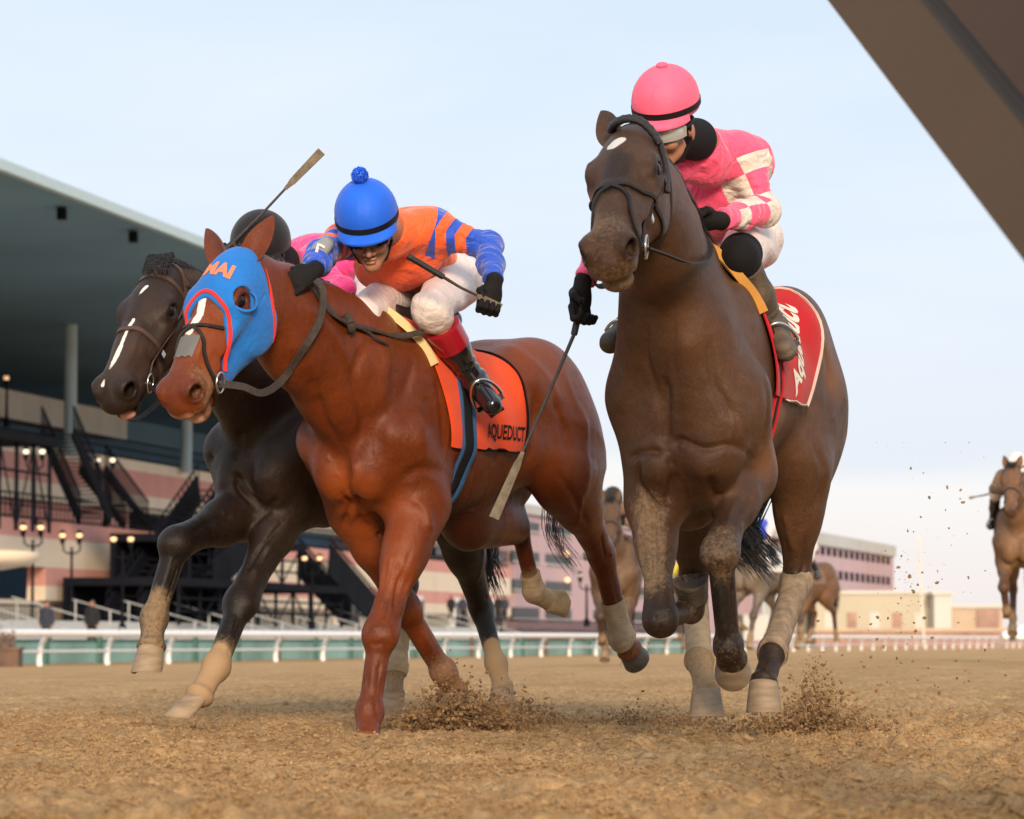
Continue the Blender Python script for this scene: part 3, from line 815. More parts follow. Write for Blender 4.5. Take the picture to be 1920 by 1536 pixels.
spC = dict(name='race_horse', label='nearly black racehorse with a thin white face stripe, galloping behind the chestnut', group='racehorses racing in front',
  T=TC_, s=1.0, leg_s=1.2, width=.95,
  H=head_frame(P(294, 494, 12.52), P(209, 694, 12.20), (-.40, -.86, .25), 1.09, roll=0),
  neck_base=(0, .08, 1.25), neck_r=[.125, .17, .22, .29],
  rf=[P(460, 960, 13.05), P(332, 1018, 12.68), P(288, 1160, 12.62), P(284, 1212, 12.56)],
  lf=[P(548, 930, 13.1), P(452, 1130, 12.78), P(405, 1250, 12.62), P(374, 1304, 12.53)],
  rh=[P(720, 960, 14.1), P(762, 1095, 14.55), P(742, 1250, 14.35), P(738, 1300, 14.3)],
  lh=[P(850, 960, 14.0), P(902, 1140, 14.4), P(930, 1245, 14.3), P(942, 1290, 14.25)],
  hoofs=dict(rf=dict(ax=(0, -.1, -1), lean=.25, L=.10), lf=dict(ax=(-.12, 0, -1), lean=.75, L=.085), rh=dict(ax=(0, 0, -1)), lh=dict(ax=(.1, 0, -1))),
  toe=dict(rf=(-.5, -1, 0), lf=(-1, -.6, 0), rh=(-.5, -1, 0), lh=(-.5, -1, 0)),
)

spA['extra'] = [(P(1222, 560, 10.95), P(1212, 750, 11.15), .105, .12, .10), (P(1300, 640, 10.95), P(1340, 780, 11.0), .14, .14, .12),
  (P(1238, 872, 11.03), P(1255, 915, 11.12), .080, .080, .07), (P(1335, 855, 10.98), P(1325, 905, 11.1), .10, .09, .06), (P(1290, 930, 11.3), P(1300, 900, 11.5), .12, .14, .10)]
spA['leg_sd'] = dict(rf=.96, lf=1.09)
spA['strokes'] = [
 ([(1244, 700), (1247, 780), (1250, 840)], .022, -.016), ([(1140, 835), (1178, 862), (1212, 846), (1244, 850)], .014, -.012),
 ([(1262, 848), (1275, 826), (1320, 842), (1373, 836), (1412, 862)], .014, -.012), ([(1202, 862), (1198, 904), (1222, 943), (1240, 962)], .016, -.014),
 ([(1256, 850), (1262, 904), (1252, 948)], .016, -.016), ([(1320, 880)], .04, .010), ([(1332, 884), (1334, 920), (1342, 950)], .014, -.012),
 ([(1212, 600), (1213, 680), (1238, 770)], .018, -.010), ([(1180, 600), (1175, 700), (1160, 780)], .03, .010), ([(1330, 620), (1340, 720), (1390, 800)], .02, -.009),
 ([(1290, 620), (1285, 700), (1270, 780)], .03, .008), ([(1392, 880), (1350, 930), (1345, 990)], .012, -.008), ([(1425, 900), (1400, 960), (1380, 1000)], .014, .007), ([(1410, 930), (1385, 980)], .008, -.006),
 ([(1226, 950), (1228, 1050), (1228, 1130)], .013, -.010), ([(1200, 960), (1205, 1060), (1218, 1130)], .014, .006), ([(1250, 980), (1246, 1100)], .012, .005),
 ([(1335, 1010), (1365, 1008)], .010, -.005), ([(1335, 1040), (1350, 1048), (1370, 1040)], .012, .005), ([(1348, 1090), (1352, 1150), (1358, 1200)], .009, .005), ([(1372, 1090), (1374, 1190)], .008, -.006),
 ([(1425, 700), (1440, 780), (1425, 850)], .02, -.008), ([(1395, 740), (1380, 830)], .03, .006),
 ([(1530, 620), (1555, 700), (1550, 800)], .022, -.008), ([(1500, 760), (1540, 860), (1530, 960)], .02, -.008), ([(1470, 960), (1490, 1040)], .012, .006), ([(1510, 1000), (1508, 1060), (1498, 1090)], .010, -.008),
 ([(1120, 400), (1140, 375), (1165, 395)], .01, .002)]
spA['paint'] = lambda r, H, T: dict(
  white=[(r(1150, 272), r(1160, 264), .016, .030, 1.0)],
  dust=[(H(0, .50, -.06), H(0, .58, -.14), .05, .13, .50), (T(0, .42, .95), T(0, .35, 1.25), .15, .5, .15), (r(1350, 1010), r(1352, 1060), .05, .14, .40), (r(1210, 960), r(1215, 1080), .04, .12, .50), (H(0, .25, 0), H(0, .4, 0), .05, .15, .12)],  # rf forearm cap paints its lit left strip along with real dust
  dark=[(H(0, .20, .0), H(0, .32, .0), .03, .07, .6), (r(1340, 1100), r(1362, 1210), .03, .09, .9)],
  warm=[(r(1290, 600), r(1310, 640), .03, .14, .35), (r(1470, 760), r(1440, 860), .03, .10, .9), (r(1560, 700), r(1550, 640), .04, .15, .8), (r(1108, 380), r(1110, 430), .02, .06, .6)])  # last cap paints the lit strip down one side of the face
spA['legdust'] = dict(rf=.35, lf=.25, rh=.95, lh=.15); spA['legdark'] = .75; spA['muzzledark'] = .2
spA['wraps'] = dict(rh=(.10, 1.0, .047, 0, M_WRAP), lh=(.02, 1.05, .050, 0, M_WRAPD))
spA['hoofmat'] = dict(rf=M_HOOFD)
spB['leg_sd'] = dict(lf=1.17, rf=1.16)
spB['extra'] = [(P(880, 990, 13.05), P(962, 990, 13.52), .088, .070, .05), (P(795, 940, 12.38), P(752, 1060, 12.27), .088, .070, .06)]
spB['strokes'] = [
 ([(634, 920), (657, 941), (654, 956), (640, 995)], .012, -.012), ([(672, 942), (679, 977), (712, 1003), (726, 1035)], .014, -.012), ([(660, 925)], .03, .012), ([(664, 860), (668, 900), (664, 935)], .02, .010),
 ([(575, 680), (610, 790), (650, 880)], .022, -.014), ([(690, 640), (665, 700), (684, 780), (668, 850)], .025, -.012), ([(720, 640), (715, 740), (740, 850)], .04, .012),
 ([(777, 665), (757, 774), (770, 860)], .02, -.007), ([(750, 900), (790, 880), (835, 890)], .022, -.008), ([(815, 700), (830, 780), (832, 860)], .02, -.006), ([(770, 930), (800, 960), (806, 1000)], .02, .008),
 ([(772, 1030), (748, 1090), (738, 1150)], .009, -.009), ([(750, 1050), (724, 1130), (716, 1165)], .008, -.008), ([(790, 1010), (765, 1100), (745, 1165)], .012, .007), ([(735, 1020), (712, 1100), (702, 1160)], .012, .005), ([(735, 1040), (722, 1100)], .006, .003),
 ([(700, 1240), (692, 1330)], .010, .005), ([(714, 1235), (705, 1340)], .008, -.006), ([(695, 1180), (722, 1176)], .009, .004), ([(694, 1208), (720, 1206)], .009, -.004),
 ([(985, 690), (1003, 790), (985, 870)], .020, -.016), ([(1035, 740), (1062, 820), (1060, 900)], .02, -.009), ([(1090, 760), (1100, 860), (1088, 940)], .025, .008), ([(1040, 880), (1080, 940), (1105, 990)], .014, -.008),
 ([(1089, 930), (1088, 965), (1078, 990)], .010, .006), ([(1138, 985), (1146, 1040)], .008, .006), ([(1127, 1000), (1136, 1050)], .007, -.007), ([(1138, 1060), (1158, 1150)], .008, .004),
 ([(940, 650), (1000, 680), (1060, 760)], .03, .007), ([(560, 560), (620, 620), (660, 700)], .03, .008), ([(540, 620), (585, 700), (600, 760)], .03, .008),
 ([(870, 760), (880, 900)], .02, -.004), ([(915, 760), (925, 880)], .02, -.004), ([(650, 1010), (690, 1080), (720, 1120)], .014, -.007), ([(790, 1180), (820, 1240)], .009, .005)]
spB['paint'] = lambda r, H, T: dict(
  white=[(H(.012, .20, .01), H(.0, .30, 0), .013, .023, 1.0), (H(.0, .30, 0), H(.008, .35, 0), .012, .022, .9)],
  pink=[(H(0, .57, -.14), H(0, .58, -.17), .02, .05, 1.0), (H(.03, .60, -.10), H(-.02, .60, -.10), .015, .04, .6)],
  dust=[(H(-.06, .5, -.06), H(-.04, .57, -.15), .03, .10, .45), (r(648, 1040), r(672, 1100), .02, .07, .8)],
  dark=[(T(0, -.1, .80), T(0, -.5, .86), .12, .30, .9), (r(1010, 960), r(1080, 980), .05, .13, .6), (r(985, 1000), r(1000, 1060), .05, .12, .55)],  # first cap paints shade under the belly into the coat
  warm=[(r(660, 920), r(690, 1000), .04, .16, .75), (r(760, 960), r(730, 1080), .04, .12, .5), (r(1000, 880), r(1060, 860), .03, .15, .5), (r(1040, 700), r(1000, 660), .05, .2, .4), (H(0, .3, -.03), H(-.06, .4, -.06), .05, .12, .45)])  # chest and forearm caps paint the light falling on them into the coat
_b0 = spB['paint']
spB['paint'] = lambda r, H, T: (lambda d: (d['dark'].extend([(r(712, 1190), r(692, 1330), .03, .10, .34), (r(752, 1150), r(820, 1240), .03, .10, .45), (r(1128, 1020), r(1160, 1130), .03, .09, .40), (T(-.2, -.05, .95), T(-.2, -.5, .98), .10, .26, .30)]), d)[1])(_b0(r, H, T))  # last cap paints the shaded lower flank into the coat colour
spB['legdust'] = dict(rf=.55, lf=.15, rh=1.0, lh=.35); spB['legdark'] = .0; spB['muzzledark'] = .22
spB['wraps'] = dict(rh=(.72, 1.8, .046, 0, M_WRAP), lh=(.55, 1.25, .048, 0, M_WRAP))
spB['hoofmat'] = dict(lh=M_HOOFD, rh=M_WRAP)
spC['strokes'] = [
 ([(402, 873), (448, 897), (446, 913), (479, 955)], .013, -.012), ([(400, 790), (395, 860)], .018, -.010), ([(450, 808), (442, 865)], .018, -.012), ([(420, 905)], .035, .010), ([(490, 900)], .04, .010), ([(470, 990), (500, 960), (520, 930)], .014, -.010),
 ([(535, 974), (483, 1038), (462, 1075)], .011, -.009), ([(505, 1010), (470, 1080)], .012, .006), ([(360, 1000), (400, 975), (440, 970)], .012, -.007), ([(320, 1040), (300, 1120)], .010, .006), ([(335, 1060), (312, 1130)], .007, -.006),
 ([(440, 1150), (420, 1210)], .009, .005), ([(452, 1170), (428, 1230)], .007, -.006), ([(905, 1020), (895, 1090)], .012, .006), ([(915, 1050), (912, 1120)], .008, -.006)]
spC['paint'] = lambda r, H, T: dict(
  white=[(H(-.005, .12, .01), H(.012, .165, 0), .004, .012, 1.0), (H(.0, .27, 0), H(.002, .40, 0), .003, .013, .95), (H(.002, .40, 0), H(.010, .50, -.01), .005, .015, 1.0), (H(.010, .50, -.01), H(.022, .56, -.02), .006, .014, .9)],
  pink=[(H(-.03, .58, -.155), H(.0, .58, -.16), .012, .03, .7)],
  dust=[(r(290, 1130), r(285, 1200), .04, .10, .65), (r(400, 1240), r(375, 1300), .07, .12, 1.6), (T(0, .42, .95), T(0, .35, 1.2), .15, .4, .10), (r(930, 1225), r(944, 1290), .06, .09, 1.6)],
  warm=[(H(0, .40, -.03), H(0, .5, -.06), .05, .12, .6)])
spC['legdust'] = dict(rf=.5, lf=.6, rh=.8, lh=.6); spC['muzzledark'] = .5
spC['wraps'] = dict(rh=(.45, 1.3, .046, 0, M_WRAP))

spA['strokes'] += [([(1150, 900), (1165, 960), (1190, 1020)], .006, .003), ([(1300, 1010-60), (1290, 900), (1310, 860)], .006, .0025), ([(1360, 720), (1375, 790), (1360, 850)], .007, .0025), ([(1265, 560), (1262, 660), (1275, 760)], .012, -.005),
 ([(1232, 330), (1222, 372), (1205, 410)], .006, .003), ([(1215, 390), (1200, 420), (1190, 440)], .005, .0025), ([(1560, 780), (1575, 860), (1558, 940)], .007, .003), ([(1250, 1150), (1225, 1162)], .008, -.005), ([(1240, 1172), (1240, 1192)], .008, -.005),
 ([(1405, 905), (1370, 960), (1362, 1000)], .006, .003), ([(1349, 1225), (1368, 1246), (1388, 1232)], .010, -.006), ([(1470, 1010), (1478, 1080)], .008, -.005)]
spB['strokes'] += [([(840, 760), (838, 840), (820, 900)], .007, .003), ([(700, 760), (705, 850), (720, 900)], .008, .003), ([(760, 990), (735, 1080), (722, 1110)], .006, .003), ([(1015, 900), (1050, 960), (1085, 1010)], .007, .003), ([(940, 900), (900, 950), (870, 960)], .008, .0035),
 ([(905, 860), (880, 920), (850, 950)], .006, .003), ([(590, 800), (615, 860), (640, 900)], .007, .003), ([(684, 1250), (682, 1340)], .007, .003), ([(620, 640), (660, 720), (680, 800)], .018, -.006),
 ([(800, 700), (790, 800), (800, 880)], .03, .006), ([(1060, 700), (1090, 780), (1100, 830)], .02, .005)] + [([(890+i*26, 870), (880+i*26, 930), (858+i*26, 960)], .010, -.003) for i in range(4)]
spC['strokes'] += [([(375, 850), (385, 920), (420, 960)], .007, .003), ([(520, 1000), (490, 1060), (470, 1100)], .006, .003), ([(340, 1010), (322, 1050), (310, 1100)], .006, .003), ([(440, 870), (470, 920), (500, 940)], .007, .003)]
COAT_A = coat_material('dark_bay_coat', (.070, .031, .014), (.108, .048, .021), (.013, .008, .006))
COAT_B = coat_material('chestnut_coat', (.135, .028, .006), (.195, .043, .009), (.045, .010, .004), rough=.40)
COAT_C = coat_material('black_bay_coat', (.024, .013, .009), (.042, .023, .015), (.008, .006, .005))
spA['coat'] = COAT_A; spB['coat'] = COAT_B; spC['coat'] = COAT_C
spA['ears'] = {-1: dict(fwd=-1.5, out=.45, L=.14, back=-.4), 1: dict(fwd=.10, out=.40, L=.185, back=0)}
spB['ears'] = {-1: dict(fwd=.02, out=.15, L=.21), 1: dict(fwd=.12, out=.80, L=.215)}
spC['ears'] = {-1: dict(fwd=-.85, out=1.1, L=.17, back=-.35), 1: dict(fwd=-.3, out=.35, L=.14, back=-.15)}
for nm, sp in (('A', spA), ('B', spB), ('C', spC)):
    if ONLY: report(sp)
    if want(nm): make_horse(sp)

def cloth_mat(name, col, rough=.85, var=.10, bump=.35, bscale=420, sheen=.10):
    return simple(name, col, rough=rough, spec=.25, var=var, vscale=9, bump=bump, bscale=bscale, sheen=sheen)
M_ORANGE = cloth_mat('orange_cloth', (.85, .075, .012)); M_RED = cloth_mat('red_cloth', (.42, .006, .012)); M_BLKCL = cloth_mat('black_cloth', (.006, .0055, .007), sheen=0)
M_WHITECL = cloth_mat('white_cloth', (.66, .60, .55)); M_BLUEHOOD = cloth_mat('blue_hood_cloth', (.012, .155, .52), bump=.5, bscale=46); M_REDPIPE = cloth_mat('red_piping', (.70, .03, .02))
M_BLUEWEB = cloth_mat('blue_webbing', (.02, .09, .24)); M_ELASTIC = cloth_mat('black_elastic', (.008, .007, .009), sheen=0); M_LETTER = cloth_mat('orange_lettering', (.85, .22, .10))
M_CREAM = cloth_mat('cream_foam', (.72, .58, .30)); M_OCHRE = cloth_mat('ochre_foam', (.50, .24, .05)); M_SADDLE = simple('saddle_leather', (.02, .016, .015), rough=.35, var=.3, bump=.1)

def drape(T, bvh, ys, fs, off=.012, folds=None, thick=.006, c=1.20):
    """grid of points on the back: ys = list of y positions per column as function of angle"""
    nu, nv = 44, 36; V = []
    for i in range(nu + 1):
        f = fs[0] + (fs[1] - fs[0]) * i / nu
        y0, y1 = ys(f)
        for j in range(nv + 1):
            y = y0 + (y1 - y0) * j / nv
            d = V3(math.sin(f), 0, math.cos(f)); o = T(0, y, c) ; dw = T.M @ d
            h = bvh.ray_cast(Vector(o + dw * .75), Vector(-dw), .75)
            r = .28 if h[0] is None else (np.array(h[0]) - o) @ dw / T.s
            w = folds(f, (y - y0) / (y1 - y0)) if folds else 0
            V.append((f, y, r + off + w))
    R_ = np.array([v[2] for v in V]).reshape(nu + 1, nv + 1)
    for _ in range(3):
        Q = R_.copy(); Q[1:-1, :] = np.maximum(Q[1:-1, :], (R_[:-2] + R_[2:]) / 2); Q[:, 1:-1] = np.maximum(Q[:, 1:-1], (Q[:, :-2] + Q[:, 2:]) / 2); R_ = Q
    out = []; inn = []
    for k, v in enumerate(V):
        r = R_[k // (nv + 1), k % (nv + 1)]
        d = V3(math.sin(v[0]), 0, math.cos(v[0])); out.append(T(0, v[1], c) + T.M @ d * (r * T.s)); inn.append(T(0, v[1], c) + T.M @ d * ((r - thick) * T.s))
    return out, inn, nu, nv
def sheet_mesh(out, inn, nu, nv):
    n = len(out); F = []
    def q(i, j): return i * (nv + 1) + j
    for i in range(nu):
        for j in range(nv):
            F.append((q(i, j), q(i, j+1), q(i+1, j+1), q(i+1, j))); F.append((n+q(i, j), n+q(i+1, j), n+q(i+1, j+1), n+q(i, j+1)))
    for i in range(nu):
        F.append((q(i, 0), q(i+1, 0), n+q(i+1, 0), n+q(i, 0))); F.append((q(i+1, nv), q(i, nv), n+q(i, nv), n+q(i+1, nv)))
    for j in range(nv):
        F.append((q(0, j+1), q(0, j), n+q(0, j), n+q(0, j+1))); F.append((q(nu, j), q(nu, j+1), n+q(nu, j+1), n+q(nu, j)))
    return np.concatenate([out, inn]), F
def text_on(name, txt, bvh, place, size, mat, parent, off=.004, depth=.0015, extra=None, bold=0.0, shear=0.0):
    """lettering laid on a surface. place(u, v) -> (ray origin, ray direction)"""
    cu = bpy.data.curves.new(name, 'FONT'); cu.body = txt; cu.size = size; cu.resolution_u = 3; cu.offset = bold; cu.shear = shear
    cu.fill_mode = 'FRONT'
    ob = bpy.data.objects.new(name, cu); COL.objects.link(ob); dg = bpy.context.evaluated_depsgraph_get()
    me = bpy.data.meshes.new_from_object(ob.evaluated_get(dg)); bpy.data.objects.remove(ob); bpy.data.curves.remove(cu)
    bm = bmesh.new(); bm.from_mesh(me)
    bmesh.ops.triangulate(bm, faces=bm.faces); 
    for _ in range(2):
        es = [e for e in bm.edges if e.calc_length() > size * .12]
        if es: bmesh.ops.subdivide_edges(bm, edges=es, cuts=1, use_grid_fill=False); bmesh.ops.triangulate(bm, faces=bm.faces)
    miss = []
    for v in bm.verts:
        o, d = place(v.co.x, v.co.y); h = bvh.ray_cast(Vector(o), Vector(d), 3.0)
        if h[0] is None: miss.append(v)
        else: v.co = h[0] - Vector(d).normalized() * off
    bmesh.ops.delete(bm, geom=miss, context='VERTS')
    bm.to_mesh(me); bm.free(); me.materials.append(mat)
    return link(name, me, None, parent)
def bvh_obj(o): 
    me = o.data; return BVHTree.FromPolygons([tuple(v.co) for v in me.vertices], [tuple(p.vertices) for p in me.polygons])

def torus(mb, c, r, rt, axis, seg=28, ts=8, arc=(0, 2*math.pi), mi=0, sx=1.0):
    z = nrm(axis); x = np.cross(z, V3(0, 0, 1)); x = nrm(x) if np.linalg.norm(x) > .05 else V3(1, 0, 0); y = np.cross(z, x)
    mb.tube([np.asarray(c) + r*(sx*math.cos(a)*x + math.sin(a)*y) for a in [arc[0] + (arc[1]-arc[0])*i/seg for i in range(seg+1)]], rt, ts, mi=mi); return mb

def saddle_set(sp, cloth, border, gm, lmat, front=.13, back=-.56, phi=1.55, foam=M_CREAM, flip=False, girth=(M_ELASTIC, M_ELASTIC)):
    T, bvh, root = sp['T'], sp['bvh'], sp['root']
    def fold(f, t): return .006*math.sin(t*17 + f*3) * min(1, abs(f)) + (.012*max(0, t-.55)*abs(math.sin(f*5)) if flip else 0)
    ys = lambda f: (front - .10*abs(f)/1.5, back + (.06*math.sin(f*2.2) if flip else 0))
    out, inn, nu, nv = drape(T, bvh, ys, (-phi, phi), .014, fold, c=1.22)
    V, Fc = sheet_mesh(out, inn, nu, nv); mb = MB(); mb.add(V, Fc); cl = mb.build('saddle_cloth', cloth, root)
    cb = bvh_of(V, Fc)
    # border strip along the lower and rear hem
    b = MB()
    def q(i, j): return np.array(out[i*(nv+1)+j])
    for i0 in (0, nu):
        strap('x', [q(i0, j) for j in range(int(nv*.45), nv+1, 3)], .030, .004, cb, border, None, off=.001, builder=b, n=2)
    strap('x', [q(i, nv) for i in range(0, nu+1, 2)], .024, .004, cb, border, None, off=.001, builder=b, n=2)
    b.build('hem', border, cl)
    # front roll of foam under the saddle
    mb = MB(); strap('x', [q(i, 0) + T.M @ V3(0, .008, 0) for i in range(12, nu-11, 2)], .034, .012, cb, foam, None, off=.002, builder=mb, n=2); mb.build('foam_pad', foam, root)
    # girth
    g = MB(); g2 = MB()
    for y, bb, w in ((-.05, g, .085), (-.05, g2, .0)):
        pts = []
        for k in range(33):
            f = -math.pi + 2*math.pi*k/32
            d = T.M @ V3(math.sin(f), 0, math.cos(f)); o = T(0, y, 1.2)
            h = (cb if abs(f) < phi-.02 else bvh).ray_cast(Vector(o + d*.8), Vector(-d), .8)
            pts.append(np.array(h[0]) + d*.006 if h[0] is not None else o + d*.3)
        if w: strap('x', pts, w, .006, bvh, girth[0], None, snap=False, builder=bb, n=2)
        else:
            for dy in (-.040, .040): strap('x', [p + T.M @ V3(0, dy, 0) for p in pts], .022, .010, bvh, girth[1], None, snap=False, builder=bb, n=2)
    go = g.build('girth', girth[0], root); g2.build('girth_edging', girth[1], go)
    # saddle
    F = Field()
    X = T.M[:, 0]
    F.chain([T(0, .06, 1.615), T(0, -.08, 1.585), T(0, -.26, 1.575), T(0, -.36, 1.62)], [.035, .05, .07, .045], .05)
    for s in (-1, 1):
        F.rc(T(s*.06, -.02, 1.57), T(s*.20, -.02, 1.44), .02, .016, .04); F.rc(T(s*.09, -.14, 1.55), T(s*.23, -.12, 1.38), .03, .014, .05)
    Vs, Fs = F.mesh(.008, smooth=1); link('saddle', fast_mesh('saddle', Vs, Fs), M_SADDLE, root)
    sp['cloth_bvh'] = cb; sp['cloth'] = cl
    return cb

def bridle(sp, mat=M_LEATHER, fig8=True, browband=True, ring=.032, name='bridle', cheek=True, w=.016, hooded=False):
    H, bvh, root = sp['H'], sp['bvh'], sp['root']; mb = MB(); s = H.s
    def st(p, ww=w, th=.005): strap('x', [H(*q) for q in p], ww*s, th, bvh, mat, None, builder=mb, off=.001)
    for q in (-1, 1):
        if cheek: st([(0, -.035, -.05), (q*.06, -.02, -.06), (q*.092, .06, -.10), (q*.098, .16, -.115), (q*.09, .27, -.12), (q*.078, .38, -.115), (q*.072, .445, -.118)])
        if not hooded: st([(q*.06, .0, -.08), (q*.09, .06, -.15), (q*.09, .14, -.24), (q*.04, .20, -.29), (0, .2, -.29)], w*.8)
    if browband: st([(-.095, .085, -.105), (-.09, .075, -.06), (-.05, .06, -.01), (0, .055, 0), (.05, .06, -.01), (.09, .075, -.06), (.095, .085, -.105)], w*1.2)
    if fig8:
        for q in (-1, 1):
            st([(-q*.005, .330, 0), (q*.04, .325, -.005), (q*.075, .30, -.05)] + ([] if hooded else [(q*.092, .27, -.11), (q*.085, .25, -.18), (q*.05, .25, -.24), (0, .26, -.25)]), w*.75, .008)
            st([(-q*.005, .325, 0), (q*.035, .36, -.008), (q*.062, .42, -.03), (q*.072, .465, -.09), (q*.064, .49, -.14), (q*.03, .49, -.19), (0, .49, -.195)], w*.75, .008)
    else:
        st([(0, .36, -.235), (-.05, .35, -.20), (-.075, .335, -.13), (-.07, .325, -.05), (-.03, .32, 0), (.03, .32, 0), (.07, .325, -.05), (.075, .335, -.13), (.05, .35, -.20), (0, .36, -.235)], w*1.15, .006)
    o = mb.build(name, mat, root)
    b = MB(); b.tube([H(-.082, .468, -.118), H(.082, .468, -.118)], .006); b.build('bit', M_STEEL, o)
    for q in (-1, 1):
        b = MB(); c = H(q*.082, .468, -.118); torus(b, c, ring*s, .0045, H.M[:, 0] + .2*H.M[:, 2], sx=.8); b.build('bit_ring', M_STEEL, o)
        for y, z in (((.14, -.118), (.33, -.12)) if cheek else ()):
            b = MB(); b.box(H(q*.099 - q*(y-.14)*.08, y, z), V3(.004, .020, .022)*s, H.M); b.build('buckle', M_STEEL, o)
    return o
def forelock(sp, mat=M_HAIRB, n=160, L=.10, side=0.2, seed=3):
    H = sp['H']
    def f(r, i):
        x = r.uniform(-.045, .045); y0 = r.uniform(-.05, .02)
        p0 = H(x, y0, -.016 + r.uniform(-.01, .0)); l = L * r.uniform(.5, 1.1)
        return [p0, H(x*1.1 + side*.02, y0 + l*.4, .010 + r.uniform(0, .006)), H(x*1.1 + side*l*.6 + r.uniform(-.006, .006), y0 + l*.8, .008 + r.uniform(0, .006)), H(x*1.1 + side*l + r.uniform(-.008, .008), y0 + l*1.2, .002)]
    return hair_strands('forelock', mat, sp['root'], None, f, n*3, .0024, seed=seed)
def mane(sp, mat=M_HAIRB, n=420, side=1, L=.16, seed=5):
    H, T = sp['H'], sp['T']; bvh = sp['bvh']
    line = catmull([H(0, -.04, -.04), H(0, -.03, -.14)*.6 + T(0, .25, 1.58)*.4, T(0, .30, 1.62)*.7 + H(0, -.03, -.14)*.3, T(0, .14, 1.60)], 10)
    # lift the line on to the crest
    C = []
    up = nrm(T.M[:, 2] + .0*T.M[:, 1])
    for p in line:
        h = bvh.ray_cast(Vector(p + up*.6), Vector(-up), 1.0); C.append(np.array(h[0]) if h[0] is not None else p)
    X = T.M[:, 0]
    def f(r, i):
        t = r.random() * (len(C) - 1.01); k = int(t); p = C[k] + (C[k+1] - C[k])*(t - k)
        l = L * r.uniform(.4, 1.1); bk = -T.M[:, 1]
        return [p - up*.015, p + up*(.018*r.uniform(.2, 1.2)) + X*side*.025 + bk*l*.25, p + X*side*(.06 + r.uniform(-.01, .01)) + bk*l*.6 - up*l*.35]
    return hair_strands('mane', mat, sp['root'], None, f, n*2, .0026, seed=seed)
def tail(sp, mat, pts, n=260, spread=.07, r0=.005, wild=8, seed=9, core=True):
    pts = [np.asarray(p, float) for p in pts]
    def f(r, i):
        o = nrm(V3(r.gauss(0, 1), r.gauss(0, 1), r.gauss(0, 1))); k = r.random() ** .6 * spread
        if i < wild: k *= 2.4
        e = r.uniform(.7, 1.08); m = len(pts) - 1
        return [pts[j] + o * k * min(1, .25 + j*.38) + V3(r.gauss(0, .01), r.gauss(0, .01), r.gauss(0, .01)) for j in range(m)] + [pts[m-1] + (pts[m] - pts[m-1])*e + o*k*1.1]
    return hair_strands('tail', mat, sp['root'], None, f, n, r0, seed=seed)

def near(sp, px, py, off=.02):
    h = ray_to(sp['bvh'], px, py)
    if h is None: return None
    d = nrm(h - V3(0, 0, CAMZ)); return h - d * off
if want('A'):
    T, H, root, bvh = spA['T'], spA['H'], spA['root'], spA['bvh']
    cbA = saddle_set(spA, M_RED, M_WHITECL, None, None, front=.16, back=-.60, phi=1.95, foam=M_OCHRE, flip=True, girth=(M_ELASTIC, M_RED))
    bridle(spA, fig8=True, browband=False)
    mb = MB(); bp = catmull([H(.055, -.02, -.035), H(.03, .0, -.002), H(-.015, .01, .012), H(-.055, .02, -.006), H(-.088, .05, -.050), H(-.100, .10, -.110), H(-.102, .17, -.150)], 8)
    mb.tube(bp, [.013*(1 + .28*abs(math.sin(i*1.1))) * (1 - .4*i/len(bp)) for i in range(len(bp))], 8); mb.tube([p_ + H.M @ V3(.0, .012, .004) for p_ in bp[:34]], [.010*(1 + .28*abs(math.cos(i*1.1))) for i in range(34)], 8); mb.build('forelock', M_HAIRB, root)
    mane(spA, side=-1, n=420, L=.13)
    tail(spA, M_HAIRB, [T(0, -1.13, 1.42), T(-.06, -1.32, 1.28), T(.05, -1.22, .98), T(.12, -1.05, .72), T(.02, -1.0, .58)], n=420, spread=.085, wild=14)
    # braided forelock strap over the poll and reins
    mb = MB()
    strap('x', [H(-.066, .47, -.118)+V3(.02, -.01, 0), P(1250, 478, 10.30), P(1290, 492, 10.5), P(1322, 488, 10.72), P(1331, 466, 10.9), P(1318, 440, 11.0), P(1306, 420, 11.02)], .024, .005, bvh, M_LEATHER, None, snap=False, builder=mb, up=(0, -.3, 1))
    strap('x', [H(.075, .47, -.118), H(.10, .40, -.28), P(1230, 470, 10.9), P(1290, 425, 11.05)], .022, .005, bvh, M_LEATHER, None, snap=False, builder=mb)
    mb.build('reins', M_LEATHER, root)
    # script lettering on the cloth corner
    def pl(u, v):
        d = T.M @ V3(1, 0, 0); o = T(-.9, -.36, 1.15) + T.M @ (V3(0, -.50*u + .83*v, .80*u + .5*v)); return o, d
    text_on('cloth_lettering', 'Aqueduct', cbA, pl, .105, M_WHITECL, spA['cloth'], bold=.004, shear=.4)
